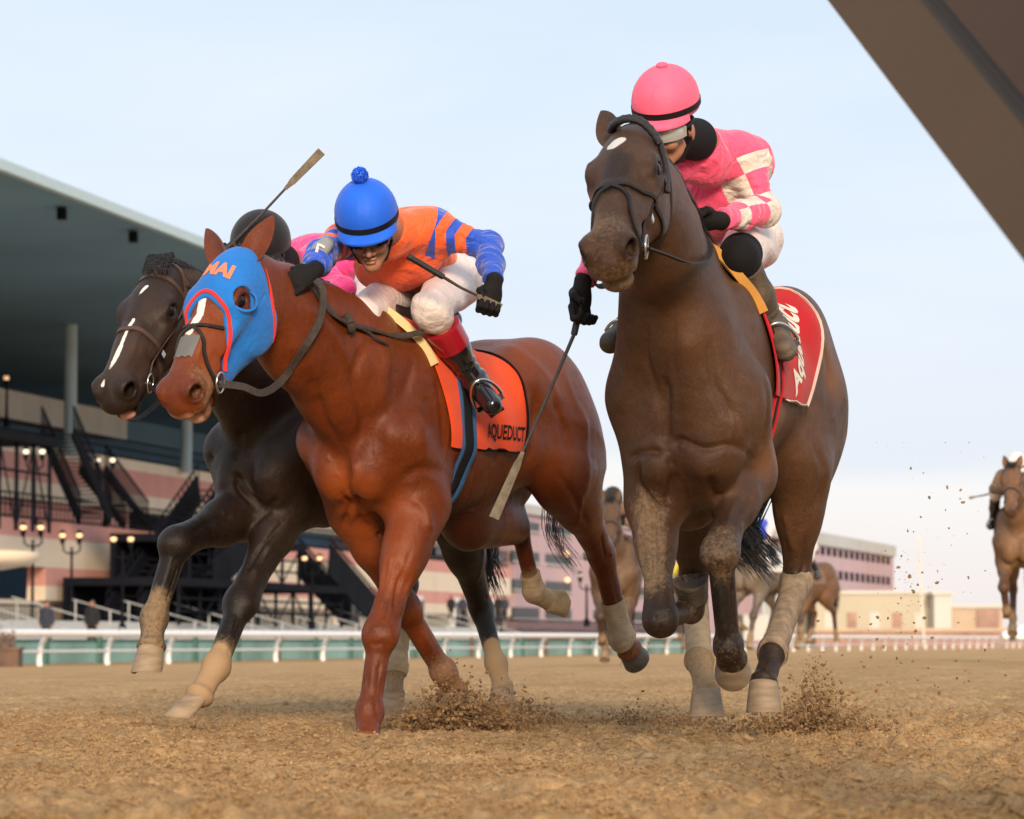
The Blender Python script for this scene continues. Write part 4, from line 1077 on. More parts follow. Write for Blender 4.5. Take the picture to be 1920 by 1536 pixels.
    # cloth corner piping loop
if want('B'):
    T, H, root, bvh = spB['T'], spB['H'], spB['root'], spB['bvh']
    cbB = saddle_set(spB, M_ORANGE, M_BLKCL, None, None, front=.20, back=-.52, phi=2.02, foam=M_CREAM, girth=(M_ELASTIC, M_BLUEWEB))
    def pl(u, v):
        d = T.M @ V3(1, 0, 0); o = T(-.9, -.20, 1.145) + T.M @ V3(0, -u*.72, v); return o, d
    text_on('cloth_lettering', 'AQUEDUCT', cbB, pl, .078, M_BLKCL, spB['cloth'], bold=.0015)
    mane(spB, M_HAIRC, side=1, n=160, L=.07)
    tail(spB, M_HAIRC, [T(0, -1.12, 1.44), T(.02, -1.30, 1.28), T(.05, -1.30, 1.0), T(.02, -1.22, .80), T(-.05, -1.28, .66)], n=55, spread=.05, wild=16, r0=.0028)
    # hood: inflated head surface cut to the hood outline
    F = Field(); head_field(F, H, .004)
    Mi = H.M; o = H.o; sc = H.s
    def loc(x, y, z):
        X, Y, Z_ = x - o[0], y - o[1], z - o[2]
        return [(X*Mi[0, j] + Y*Mi[1, j] + Z_*Mi[2, j]) / sc for j in range(3)]
    lo, hi = o - .9, o + .9
    zf = lambda lx, lz: np.clip((-lz - .03) * 1.5, 0, .20) + np.sqrt(lx*lx + .0009)*.9 + .165
    F.fn(lambda x, y, z: (lambda l: ((l[1] - zf(l[0], l[2])) * .38 * sc))(loc(x, y, z)), lo, hi, .004, 'i')
    F.fn(lambda x, y, z: (lambda l: ((-l[2] - (.175 + .60*np.maximum(l[1], -.1)))*.7 * sc))(loc(x, y, z)), lo, hi, .004, 'i')
    F.fn(lambda x, y, z: (lambda l: (np.maximum(-l[1] - .035, l[1] - .52) * sc))(loc(x, y, z)), lo, hi, .004, 'i')
    for q in (-1, 1):
        c = H(q*.108, .186, -.054); 
        F.fn(lambda x, y, z, c=c: np.sqrt((x-c[0])**2 + (y-c[1])**2 + (z-c[2])**2) - .053*sc, lo, hi, .004, 's')
    V, Fc = F.mesh(.005, inflate=.009, smooth=0)
    # smooth lightly
    hood = link('hood', fast_mesh('hood', V, Fc), M_BLUEHOOD, root)
    hb = bvh_of(V, Fc)
    # red piping along the front edge
    pts = []
    for q in [i/12 for i in range(-12, 13)]:
        a = q * 1.9; x = math.sin(a)*.10; z = -.10 + .105*math.cos(a)
        z = max(z, -.2); y = float(zf(x, z)) ; pts.append(H(x, y, z))
    mb = MB(); strap('x', pts, .014, .006, hb, M_REDPIPE, None, builder=mb, n=4, off=.0)
    for q in (-1, 1): strap('x', [H(q*.06, .01, -.115), H(q*.09, .08, -.18), H(q*.09, .15, -.25), H(q*.05, .19, -.29)], .012, .006, hb, M_REDPIPE, None, builder=mb, n=4, off=.0)
    mb.build('hood_piping', M_REDPIPE, hood)
    # eye cups: raised half rings behind each eye opening
    for q in (-1, 1):
        mb = MB(); c = H(q*.098, .186, -.056); ax = nrm(H.M[:, 0]*q*.86 + H.M[:, 2]*.5)
        bk = nrm(-H.M[:, 2]*.75 + H.M[:, 1]*.4 + H.M[:, 0]*q*.2); sd = nrm(np.cross(ax, bk)); prev = None
        rows = []
        for i in range(17):
            t = -1.75 + 3.5*i/16; d = math.cos(t)*bk + math.sin(t)*sd; hgt = .034*max(0.12, math.cos(t*.75))
            rows.append([c + d*.050*sc - ax*.006, c + d*.056*sc - ax*.006, c + d*(.053)*sc + ax*hgt - d*.006, c + d*(.047)*sc + ax*hgt - d*.008])
        Vv = [p for r_ in rows for p in r_]; Ff = [(i*4+j, i*4+(j+1) % 4, (i+1)*4+(j+1) % 4, (i+1)*4+j) for i in range(16) for j in range(4)] + [(0, 3, 2, 1), (64, 65, 66, 67)]
        mb.add(Vv, Ff)
        mb.build('eye_cup', M_BLUEHOOD, hood)
        mb = MB()
    def plh(u, v):
        # u to the right in the picture, v up
        o2 = H(0, .085, .35) + H.M @ V3(-u, -v, 0) * 1.0; return o2, -nrm(H.M[:, 2])
    R0 = H.M
    def plh(u, v):
        x, y = u, v
        oo = H(.052, .112, .0) + (-H.M[:, 0]*x*.9 - H.M[:, 1]*y + H.M[:, 1]*x*.18) + H.M @ V3(-.12, 0, .35)
        d = -nrm(H.M @ V3(-.12, 0, .35)); return oo, d
    text_on('hood_lettering', 'MAI', hb, plh, .086, M_LETTER, hood, off=.003, bold=.004)
    bridle(spB, fig8=True, browband=False, cheek=False, hooded=True)
    mb = MB()
    C = [H(-.012 + .024*0, .335, .0)]
    def Pn(x, y): return H(x, y, .02)
    # grey tape on the nose
    grid = [[H(-.040 + .08*i/6, .36 + .085*j/5 + (.008 if (i+j) % 2 else 0)*(1 if j in (0, 5) else 0), .0) for j in range(6)] for i in range(7)]
    Vt = []
    for r_ in grid:
        for p in r_:
            h = bvh.find_nearest(Vector(p)); Vt.append(np.array(h[0]) + np.array(h[1])*.003)
    mb.add(Vt, [(i*6+j, i*6+j+1, (i+1)*6+j+1, (i+1)*6+j) for i in range(6) for j in range(5)]); mb.build('nose_tape', M_TAPE, root)
    # reins
    mb = MB(); hand = P(583, 522, 11.86)
    strap('x', [H(-.075, .47, -.12), P(455, 725, 11.50), P(492, 737, 11.6), near(spB, 530, 712, .05), near(spB, 572, 650, .04), near(spB, 600, 600, .05), P(606, 545, 11.80), P(588, 522, 11.82)], .028, .006, bvh, M_LEATHG, None, snap=False, builder=mb, up=(.55, -.83, .1), n=10)
    strap('x', [P(585, 528, 11.84), P(602, 560, 11.88), near(spB, 630, 592, .03), near(spB, 655, 607, .03), near(spB, 700, 618, .02), near(spB, 745, 630, .02), P(795, 622, 12.3)], .030, .006, bvh, M_LEATHG, None, snap=False, builder=mb, up=(.2, -.7, .8), n=10)
    kn = near(spB, 655, 607, .035); torus(mb, kn, .024, .016, (1, .2, .3)); torus(mb, kn + V3(-.01, 0, -.005), .020, .014, (.3, .5, 1))
    strap('x', [near(spB, 655, 607, .03), near(spB, 690, 622, .03), near(spB, 705, 634, .03), near(spB, 728, 646, .02)], .012, .005, bvh, M_LEATHG, None, snap=False, builder=mb, up=(.2, -.7, .8), n=6)
    mb.build('reins', M_LEATHG, root)
if want('C'):
    T, H, root, bvh = spC['T'], spC['H'], spC['root'], spC['bvh']
    bridle(spC, mat=simple('brown_leather', (.055, .026, .016), rough=.45, bump=.3, bscale=200, var=.3), fig8=False)
    saddle_set(spC, M_BLKCL, M_WHITECL, None, None, front=.13, back=-.5, phi=1.5)
    forelock(spC, n=200, L=.045, side=-.5); mane(spC, side=-1, n=300, L=.12)
    tail(spC, M_HAIRB, [T(0, -1.12, 1.44), T(.0, -1.35, 1.30), T(.0, -1.45, 1.0), T(.0, -1.42, .75), T(0, -1.5, .6)], n=160, spread=.07)
    mb = MB(); strap('x', [H(-.075, .47, -.12), H(-.12, .42, -.3), P(440, 600, 12.8), P(450, 520, 12.8)], .022, .005, bvh, M_LEATHER, None, snap=False, builder=mb)
    strap('x', [H(.075, .47, -.12), H(.08, .42, -.34), P(420, 600, 13.0), P(440, 515, 12.9)], .022, .005, bvh, M_LEATHER, None, snap=False, builder=mb)
    mb.build('reins', M_LEATHER, root)
# ================================================================== riders
M_SKIN = simple('skin', (.34, .155, .095), rough=.5, var=.15, vscale=30, bump=.12, bscale=300)
M_GLOVE = simple('black_glove', (.006, .005, .0055), rough=.7, spec=.25, var=.4, vscale=60, bump=.4, bscale=400)
M_BOOTB = simple('glossy_black_boot', (.010, .010, .012), rough=.12, var=.2, coat=.6, bump=.05, bscale=60)
M_BOOTG = simple('muddy_boot', (.085, .062, .042), rough=.6, var=.45, vscale=16, bump=.3, bscale=120)
M_BOOTR = simple('red_boot_cuff', (.30, .008, .018), rough=.22, var=.15, coat=.4)
M_SHAFT = simple('whip_shaft', (.035, .030, .028), rough=.6, var=.4, vscale=70, bump=.3, bscale=300); M_GRIP = simple('whip_grip', (.010, .010, .011), rough=.5, var=.3, vscale=90, bump=.3, bscale=500)
M_FLAP = simple('whip_flap', (.15, .12, .08), rough=.8, var=.3, vscale=40, bump=.3, bscale=200)
M_LENS = simple('dark_lens', (.02, .018, .018), rough=.05, spec=.9, coat=1, var=0); M_BAND = simple('black_band', (.007, .006, .007), rough=.6, spec=.25, var=.3)
M_CLEAR = simple('clear_lens', (.35, .36, .36), rough=.08, spec=.9, coat=1, var=.1)
M_GREYSHELL = simple('grey_plastic', (.22, .23, .235), rough=.25, var=.1, coat=.3)

def silk_material(name, c1, c2, mode, c3=None):
    """sleeve/torso silks: attributes 'tt' (along the arm, 0 shoulder..1 elbow..2 wrist; -1 torso) and 'aa' (angle round the arm, in turns)"""
    m, nt, b = mat_new(name); N = nt.nodes; L = nt.links
    b.inputs['Roughness'].default_value = .62; b.inputs['Sheen Weight'].default_value = .25; b.inputs['Specular IOR Level'].default_value = .35
    def attr(n):
        a = N.new('ShaderNodeAttribute'); a.attribute_name = n; return a.outputs['Fac']
    def M(op, a, b2=None, c=None):
        x = N.new('ShaderNodeMath'); x.operation = op
        for i, v in enumerate((a, b2, c)):
            if v is None: continue
            if isinstance(v, (int, float)): x.inputs[i].default_value = v
            else: L.new(v, x.inputs[i])
        return x.outputs[0]
    tt, aa = attr('tt'), attr('aa')
    if mode == 'chevron':
        u = M('SUBTRACT', tt, M('MULTIPLY', M('ABSOLUTE', aa), .55))
        s1 = M('MULTIPLY', M('GREATER_THAN', u, .10), M('LESS_THAN', u, .27)); s2 = M('MULTIPLY', M('GREATER_THAN', u, .42), M('LESS_THAN', u, .60))
        stripe = M('ADD', s1, s2); f = M('SUBTRACT', M('GREATER_THAN', tt, .08), M('MULTIPLY', stripe, 1)); f = M('MAXIMUM', f, 0)
    elif mode == 'check':
        r = M('FLOOR', M('MULTIPLY', tt, 2.6)); a = M('FLOOR', M('MULTIPLY', M('ADD', aa, .62), 3.0)); k = M('MODULO', M('ADD', M('ADD', r, a), 8), 2)
        f = M('MULTIPLY', k, M('MULTIPLY', M('GREATER_THAN', tt, .12), M('LESS_THAN', tt, 1.72)))
    else: f = M('MULTIPLY', tt, 0)
    tc = N.new('ShaderNodeTexCoord'); n = N.new('ShaderNodeTexNoise'); n.inputs['Scale'].default_value = 6; L.new(tc.outputs['Object'], n.inputs[0])
    mx = N.new('ShaderNodeMixRGB'); L.new(n.outputs['Fac'], mx.inputs[0]); mx.inputs[1].default_value = (*[q*.9 for q in c1], 1); mx.inputs[2].default_value = (*[min(1, q*1.08) for q in c1], 1)
    m2 = N.new('ShaderNodeMixRGB'); L.new(f, m2.inputs[0]); L.new(mx.outputs[0], m2.inputs[1]); m2.inputs[2].default_value = (*c2, 1)
    L.new(m2.outputs[0], b.inputs['Base Color'])
    w = N.new('ShaderNodeTexNoise'); w.inputs['Scale'].default_value = 11; w.inputs['Detail'].default_value = 3; w.inputs['Distortion'].default_value = 1.6; L.new(tc.outputs['Object'], w.inputs[0])
    bp = N.new('ShaderNodeBump'); bp.inputs['Strength'].default_value = .8; bp.inputs['Distance'].default_value = .028; L.new(w.outputs['Fac'], bp.inputs['Height'])
    w2 = N.new('ShaderNodeTexNoise'); w2.inputs['Scale'].default_value = 500; L.new(tc.outputs['Object'], w2.inputs[0])
    b2 = N.new('ShaderNodeBump'); b2.inputs['Strength'].default_value = .25; b2.inputs['Distance'].default_value = .001; L.new(w2.outputs['Fac'], b2.inputs['Height']); L.new(bp.outputs[0], b2.inputs['Normal'])
    L.new(b2.outputs[0], b.inputs['Normal']); return m

def torso_pr(F, J, g=0.0, arms=True, k=.05):
    Sl, Sr, Nk, Pv = J['sl'], J['sr'], J['neck'], J['pelvis']
    ch = (Sl + Sr)/2*.62 + Pv*.38; wa = (Sl + Sr)/2*.3 + Pv*.7; sx = nrm(Sl - Sr); ax = nrm((Sl+Sr)/2 - Pv); fb = np.cross(sx, ax)
    M_ = np.stack([sx, ax, fb], 1)
    F.rc(Sr*.88 + Sl*.12, Sl*.88 + Sr*.12, .066+g, .066+g, k)
    F.el(ch, V3(.145, .17, .105) + g, .07, M_); F.rc(ch, wa, .115+g, .105+g, .06, (fb, .85)); F.rc(wa, Pv, .105+g, .115+g, .06)
    F.rc((Sl+Sr)/2, Nk, .085+g, .055+g, .05)
    if arms:
        for q in ('l', 'r'):
            S, E, W = J['s'+q], J['e'+q], J['w'+q]
            F.rc(S, E, .052+g, .040+g, .035); F.rc(E, E + (W-E)*.45, .040+g, .036+g, .03); F.rc(E + (W-E)*.45, W, .036+g, .026+g, .03)
def legs_pr(F, J, g=0.0, kf=1.0):
    F.rc(J['hl'], J['hr'], .09+g, .09+g, .06); F.rc(J['pelvis'], (J['hl']+J['hr'])/2, .11+g, .10+g, .06)
    for q in ('l', 'r'):
        F.rc(J['h'+q], J['h'+q] + (J['k'+q]-J['h'+q])*kf, .088+g, .056+g, .05)
def shins_pr(F, J, q, g=0.0):
    K, A, T_ = J['k'+q], J['a'+q], J['t'+q]
    F.rc(K, K + (A-K)*.35, .056+g, .055+g, .03); F.rc(K + (A-K)*.35, A, .055+g, .038+g, .03)
def foot_pr(F, J, q, g=0.0):
    K, A, T_ = J['k'+q], J['a'+q], J['t'+q]; d = nrm(T_ - A); s = nrm(A - K)
    heel = A + s*.045 - d*.045
    F.rc(A, A + s*.02, .035+g, .036+g, .03); F.rc(heel, T_ + s*.010, .027+g, .022+g, .03); F.rc(A + d*.02, T_, .033+g, .020+g, .03)
def limb_attr(V, J):
    tt = np.full(len(V), -1.0); aa = np.zeros(len(V)); best = np.full(len(V), 9.0)
    ctr = (J['sl'] + J['sr'])/2*.6 + J['pelvis']*.4
    dT, _ = seg_dist(V, ctr, ctr + V3(0, 0, .001)); 
    for q in ('l', 'r'):
        S, E, W = J['s'+q], J['e'+q], J['w'+q]
        d1, t1 = seg_dist(V, S, E); d2, t2 = seg_dist(V, E, W)
        out = nrm(S - ctr)
        for base, a, b, d, t in ((0, S, E, d1, t1), (1, E, W, d2, t2)):
            m = (d < best) & (d < .105)
            ax = nrm(b - a); ref = nrm(V3(0, -1, 0) - ax * (V3(0, -1, 0) @ ax)); bi = np.cross(ax, ref)
            r = V - a; ang = np.arctan2(r @ bi, r @ ref) / (2*math.pi)
            tt[m] = base + t[m]; aa[m] = ang[m]; best[m] = d[m]
        # behind the shoulder seam it is torso
        mk = ((V - S) @ nrm(E - S) < .015) & (seg_dist(V, S, E)[0] < .2) & (tt < .5) & (tt >= 0)
        tt[mk] = -1
    return tt, aa

def head_pr(F, Hh, g=0.0):
    """human head in local axes: x right, y face direction, z up; origin mid skull"""
    M_ = Hh.M
    def el(c, r, k=.02, op='u'): F.el(Hh(*c), V3(*r) + g, k, M_, op)
    el((0, -.01, .02), (.074, .092, .085), .03); el((0, .032, -.040), (.055, .054, .068), .03); el((0, .074, -.104), (.020, .020, .018), .02)
    F.rc(Hh(-.046, .015, -.070), Hh(-.010, .070, -.106), .018, .015, .025); F.rc(Hh(.046, .015, -.070), Hh(.010, .070, -.106), .018, .015, .025)
    F.rc(Hh(0, .088, .0), Hh(0, .116, -.038), .009, .012, .010); el((-.014, .100, -.043), (.010, .010, .008), .006); el((.014, .100, -.043), (.010, .010, .008), .006)
    for q in (-1, 1):
        el((q*.036, .070, -.035), (.026, .022, .022), .02); el((q*.033, .082, .018), (.026, .014, .010), .015); el((q*.078, .0, -.02), (.010, .020, .032), .01)
    el((0, .092, -.066), (.025, .012, .006), .006); el((0, .090, -.080), (.021, .012, .008), .006)
    el((0, .103, -.0725), (.026, .014, .0022), .003, 's')
def hand_mesh(W, D, G, name, mat, parent, side=1, curl=1.0, s=1.0, cuff=True):
    """gloved hand: W wrist, D direction of the palm, G grip axis (from little finger to index)"""
    D = nrm(D); G = nrm(np.asarray(G, float) - D*(np.asarray(G, float) @ D)); Nn = np.cross(D, G) * side
    F = Field(); c = W + D*.050*s; M_ = np.stack([G, D, Nn], 1)
    F.el(c, V3(.040, .046, .019)*s, .02, M_); F.rc(W - D*.012*s, W + D*.02*s, .030*s, .029*s, .02, (Nn, .75))
    Ls = [.80, .95, 1.0, .92]
    for i, L_ in enumerate(Ls):
        o = (-.030 + .0205*i)*s; K = c + D*.038*s*(.9 + .1*L_) + G*o
        a1, a2, a3 = .65*curl, 1.75*curl, 2.75*curl
        p1 = K + (D*math.cos(a1) + Nn*math.sin(a1))*.036*s*L_; p2 = p1 + (D*math.cos(a2) + Nn*math.sin(a2))*.026*s*L_; p3 = p2 + (D*math.cos(a3) + Nn*math.sin(a3))*.020*s*L_
        F.rc(K - D*.012, p1, .0115*s, .0105*s, .006); F.rc(p1, p2, .0105*s, .0095*s, .005); F.rc(p2, p3, .0095*s, .0085*s, .005)
    b = c + G*.030*s - D*.018*s; q1 = b + G*.014*s + Nn*.026*s + D*.014*s; q2 = q1 - G*.012*s + Nn*.016*s + D*.018*s
    F.rc(b, q1, .015*s, .0125*s, .012); F.rc(q1, q2, .012*s, .010*s, .005)
    V, Fc = F.mesh(.0035, smooth=1); return link(name, fast_mesh(name, V, Fc), mat, parent)

def helmet(Hh, mats, parent, band=True, pom=None, s=1.0, button=None, tilt=0):
    """racing helmet with a cloth cover; returns the cover object. Hh local axes as for head_pr"""
    M_ = Hh.rot(tilt, 'X'); c = Hh(0, -.012, .073)
    mb = MB(); prof = []; n = 14
    V = []; Fc = []; seg = 72
    rows = []
    for i in range(n + 1):
        ph = math.pi/2 - (math.pi/2 + .30) * i/n     # from the pole to below the equator
        rows.append((math.cos(ph), math.sin(ph)))
    for r, z in rows:
        for j in range(seg):
            a = 2*math.pi*j/seg; sm = 1 - .010*math.exp(-(math.sin(a*3)/.10)**2) - .004*math.sin(a*5 + z*9)*(z < .5)
            V.append(c + M_ @ (s*V3(.112*r*math.sin(a)*sm, .134*r*math.cos(a)*sm, .122*z*sm)))
    for i in range(n):
        for j in range(seg): Fc.append((i*seg+j, i*seg+(j+1) % seg, (i+1)*seg+(j+1) % seg, (i+1)*seg+j))
    # turned-in lower rim
    b0 = len(V)
    for j in range(seg):
        a = 2*math.pi*j/seg; V.append(c + M_ @ (s*V3(.098*math.sin(a), .120*math.cos(a), -.040)))
    for j in range(seg): Fc.append((n*seg+j, n*seg+(j+1) % seg, b0+(j+1) % seg, b0+j))
    mb.add(V, Fc)
    # peak
    P_ = []; pk = 15
    for i in range(pk):
        a = -1.15 + 2.3*i/(pk-1); e = .042*math.cos(a*1.25)
        for rr, zz in ((0, -.022), (1, -.040), (1, -.047), (0, -.034)):
            P_.append(c + M_ @ (s*V3((.110 + rr*e)*math.sin(a), (.131 + rr*e)*math.cos(a), zz)))
    mb.add(P_, [(i*4+j, i*4+(j+1) % 4, (i+1)*4+(j+1) % 4, (i+1)*4+j) for i in range(pk-1) for j in range(4)] + [(3, 2, 1, 0), tuple((pk-1)*4+j for j in range(4))])
    o = mb.build('helmet', mats[0], parent)
    if band:
        b = MB(); ring = [c + M_ @ (s*V3(.1145*math.cos(.22)*math.sin(a)*.995, .137*math.cos(.22)*math.cos(a)*.995, -.012 + .0*math.cos(a))) for a in [2*math.pi*i/40 for i in range(41)]]
        Vb = []
        for p in ring:
            up = M_ @ V3(0, 0, 1); d = nrm(p - c - up*((p-c) @ up)); Vb += [p - up*.010*s, p + up*.010*s, p + up*.010*s + d*.003, p - up*.010*s + d*.003]
        b.add(Vb, [(i*4+j, i*4+(j+1) % 4, (i+1)*4+(j+1) % 4, (i+1)*4+j) for i in range(40) for j in range(4)]); b.build('helmet_band', mats[1], o)
    if pom is not None:
        rnd = random.Random(4); b = MB(); pc = c + M_ @ (s*V3(0, 0, .122)) + M_ @ V3(0, 0, pom*.8); b.ball(pc, pom*.9, seg=18, ring=12)
        for i in range(420):
            d = nrm(V3(rnd.gauss(0, 1), rnd.gauss(0, 1), rnd.gauss(0, 1))); p = pc + d*pom*.85; t = nrm(np.cross(d, V3(.3, .5, .8))); u = np.cross(d, t)
            e = pom*rnd.uniform(.14, .30); b.add([p + t*.004, p - t*.004, p + d*e], [(0, 1, 2)]); b.add([p + u*.004, p - u*.004, p + d*e], [(0, 1, 2)])
        b.build('pompom', mats[2], o)
    if button is not None:
        b = MB(); b.ball(c + M_ @ (s*V3(0, 0, .126)), V3(.020, .020, .008), M_); b.build('helmet_button', mats[2], o)
    return o
def goggles(Hh, parent, lens, band=True):
    mb = MB()
    V = []; n = 20
    for i in range(n+1):
        a = -1.25 + 2.5*i/n; t = abs(i/n-.5)*2
        for k_, (dz, dr) in enumerate(((-.030 + .010*(t < .15), .002), (-.024 + .008*(t < .15), .015), (.016, .017), (.026, .004))):
            V.append(Hh((.074+dr)*math.sin(a), .026 + (.070+dr)*math.cos(a), .006 + dz*(1 - .25*t*t)))
    mb.add(V, [(i*4+j, i*4+j+1, (i+1)*4+j+1, (i+1)*4+j) for i in range(n) for j in range(3)])
    o = mb.build('goggles', lens, parent)
    mb = MB(); pts = [Hh(math.sin(a)*.082, .01 + math.cos(a)*.092, .010) for a in [1.15 + (2*math.pi-2.3)*i/20 for i in range(21)]]
    mb.tube(pts, .007, 6); mb.build('goggle_strap', M_BAND, o); return o
def whip(a, grip_end, b, label, flap=.28, r=.006, butt=True):
    """a: butt end; grip_end; b: flap end"""
    a, g, b = [np.asarray(q, float) for q in (a, grip_end, b)]
    root = empty('whip', a); tag(root, label, 'riding whip', 'riding whips held by the jockeys')
    m = MB(); d = nrm(g - a); m.lathe([(.001, -.004), (.013, -.002), (.0135, .006), (.0115, .012), (.0115, np.linalg.norm(g-a)-.01), (.0105, np.linalg.norm(g-a)), (.003, np.linalg.norm(g-a)+.001)], a, d, 14); m.build('grip', M_GRIP, root)
    f0 = g + (b-g)*(1-flap); mid = (g + f0)/2 + V3(0, 0, -.004)
    m = MB(); m.tube([g, mid, f0], [r*1.1, r*.9, r*.8], 8); m.build('shaft', M_SHAFT, root)
    m = MB(); dd = nrm(b - f0); sd = nrm(np.cross(dd, V3(0, 1, 0))); nn = np.cross(dd, sd); L_ = np.linalg.norm(b-f0)
    for sgn in (-1, 1):
        V = []; ws = [(0, .006), (.12, .009), (.2, .013), (.6, .015), (1, .017)]
        for t, w in ws:
            c = f0 + dd*L_*t + nn*sgn*(.003 + .002*t)
            V += [c - sd*w - nn*.0016, c + sd*w - nn*.0016, c + sd*w + nn*.0016, c - sd*w + nn*.0016]
        m.add(V, [(i*4+j, i*4+(j+1) % 4, (i+1)*4+(j+1) % 4, (i+1)*4+j) for i in range(4) for j in range(4)] + [(3, 2, 1, 0), (16, 17, 18, 19)])
    m.build('flap', M_FLAP, root); return root

def rider(J, label, silks, pants, boots, hm, Hh, lens, socks=M_BLKCL, cuffs=None, wrinkle=0, name='person', pom=None, button=None, helmet_s=1.0, gl=None, boot_r=.010, scarf=None, vox=.0075, helm_band=True, silk_g=.011):
    root = empty(name, J['pelvis']*V3(1, 1, 0) + V3(0, 0, J['pelvis'][2] - .0)); tag(root, label, 'jockey', 'jockeys riding in front')
    F = Field(); torso_pr(F, J, -.006); legs_pr(F, J)
    for q in ('l', 'r'): shins_pr(F, J, q, -.014); foot_pr(F, J, q, -.012)
    F.rc(J['neck'], Hh(0, -.02, -.05), .055, .052, .04); head_pr(F, Hh)
    V, Fc = F.mesh(vox*.8, smooth=1); link('body', fast_mesh('body', V, Fc), M_SKIN, root)
    # silks
    F = Field(); torso_pr(F, J, silk_g, k=.05)
    for q in ('l', 'r'):   # open the cuff at the wrist
        W = J['w'+q]; d = nrm(W - J['e'+q]); F.rc(W + d*.02, W + d*.10, .055, .055, .008, op='s')
    wd = nrm(J['neck'] - (J['sl']+J['sr'])/2) ; F.rc(J['neck'] + wd*.02, J['neck'] + wd*.12, .075, .075, .01, op='s')
    V, Fc = F.mesh(vox*.75, smooth=2)
    # cloth folds: displaced along the normal by a few sine ripples around the limbs
    Nn = vnormals(V, Fc); tt, aa = limb_attr(V, J)
    rp = np.where(tt >= 0, np.sin(tt*19 + np.sin(aa*9 + tt*5)*3.0)*.0019 + np.sin(tt*37 + aa*16 + np.sin(tt*9)*2)*.0016 + np.sin(tt*11 - aa*12)*.002, np.sin(V[:, 2]*38 + V[:, 0]*21 + np.sin(V[:, 1]*15)*2)*.0032 + np.sin(V[:, 0]*33 - V[:, 2]*17)*.0026)
    V = V + Nn * rp[:, None]
    me = fast_mesh('silks', V, Fc); set_attr(me, 'tt', tt); set_attr(me, 'aa', aa); link('silks', me, silks, root)
    # breeches
    F = Field(); legs_pr(F, J, .013, .86 if J.get('kneesock') else 1.0)
    for q in () if J.get('kneesock') else ('l', 'r'):
        K = J['k'+q]; d = nrm(J['a'+q] - K); F.rc(K, K + d*.045, .066, .060, .04)
    wa = J['pelvis'] + nrm((J['sl']+J['sr'])/2 - J['pelvis'])*.05; F.rc(J['pelvis'], wa, .125, .12, .05)
    V, Fc = F.mesh(vox, smooth=1); Nn = vnormals(V, Fc); V = V + Nn * (np.sin(V[:, 2]*60 + V[:, 0]*40)*.0022 + np.sin(V[:, 0]*70 - V[:, 2]*25)*.0018)[:, None]
    link('breeches', fast_mesh('breeches', V, Fc), pants, root)
    for q in ('l', 'r'):
        K, A, T_ = J['k'+q], J['a'+q], J['t'+q]; ax = A - K
        # stocking / elastic between breeches and boot
        F = Field(); F.rc(K + (ax*.06 if not J.get('kneesock') else V3(0, 0, 0)), K + ax*.34, .069 if not J.get('kneesock') else .062, .064 if not J.get('kneesock') else .055, .02)
        if J.get('kneesock'): F.rc(K + (J['h'+q]-K)*.16, K, .076, .062, .03); V, Fc = F.mesh(.007, smooth=1); link('stocking', fast_mesh('stocking', V, Fc), socks, root)
        c0 = .26 if not J.get('kneesock') else .16
        if cuffs is not None:
            m = MB(); d = nrm(ax); L_ = np.linalg.norm(ax); m.lathe([(.058, 0), (.0705, 0), (.071, .006), (.067, L_*.26), (.060, L_*.26)], K + ax*c0, d, 28); m.build('boot_cuff', cuffs, root)
        F = Field(); g = boot_r; F.rc(K + ax*(c0 + (.2 if cuffs is not None else 0)), K + ax*.55, .062 if cuffs is None else .058, .055, .02); F.rc(K + ax*.55, A, .055, .042, .03); foot_pr(F, J, q, g)
        d = nrm(T_ - A); s = nrm(A-K)
        F.fn(lambda x, y, z, p=K + ax*(c0 + (.24 if cuffs is not None else 0)), n=nrm(ax): -((x-p[0])*n[0] + (y-p[1])*n[1] + (z-p[2])*n[2]), K - .7, K + .7, .004, 'i')
        V, Fc = F.mesh(.0055, smooth=1)
        Nn = vnormals(V, Fc); dist, t = seg_dist(V, K, A); V = V + Nn*(np.sin(t*60)*.002*(t > .72)*(t < .98))[:, None]
        bo = link('boot', fast_mesh('boot', V, Fc), boots, root)
        # heel and sole
        m = MB(); heel = A + s*.045 - d*.045; up = -s
        side = nrm(np.cross(d, s)); fl = T_ + s*.040
        ctr = (heel + s*.034 + fl)/2; m.box(ctr, (.062, np.linalg.norm(fl-heel)*1.04, .010), np.stack([side, nrm(fl - heel - s*.034), nrm(np.cross(side, nrm(fl-heel-s*.034)))], 1))
        m.box(heel + s*.046, (.056, .05, .022), np.stack([side, d, np.cross(side, d)], 1)); m.build('boot_sole', M_GRIP, bo)
        # stirrup iron and leather
        m = MB(); c = A + d*.085 + s*.050; pts = [c + side*.058*math.cos(a) + (-s)*(.010 + .105*max(0, math.sin(a))) for a in [-.15 + (math.pi+.3)*i/16 for i in range(17)]]
        m.tube(pts, .006, 8); m.bar(c + side*.058, c - side*.058, .035, .008, s)
        st = m.build('stirrup', M_STEEL, root)
        m = MB(); top = c - s*.115; sd = J.get('saddle', J['pelvis']); m.tube([top, top*.5 + (K*.3 + sd*.7)*.5, K*.3 + sd*.7], .0055, 6); m.build('stirrup_leather', M_LEATHG, st)
        hand_mesh(J['w'+q], J['g'+q+'d'], J['g'+q+'a'], 'glove', gl or M_GLOVE, root, side=(1 if q == 'r' else -1) * J.get('gs'+q, 1), curl=J.get('gc'+q, 1.0), s=1.08)
    hl = helmet(Hh, hm, root, pom=pom, button=button, s=helmet_s, band=helm_band)
    goggles(Hh, root, lens)
    # chin harness
    m = MB()
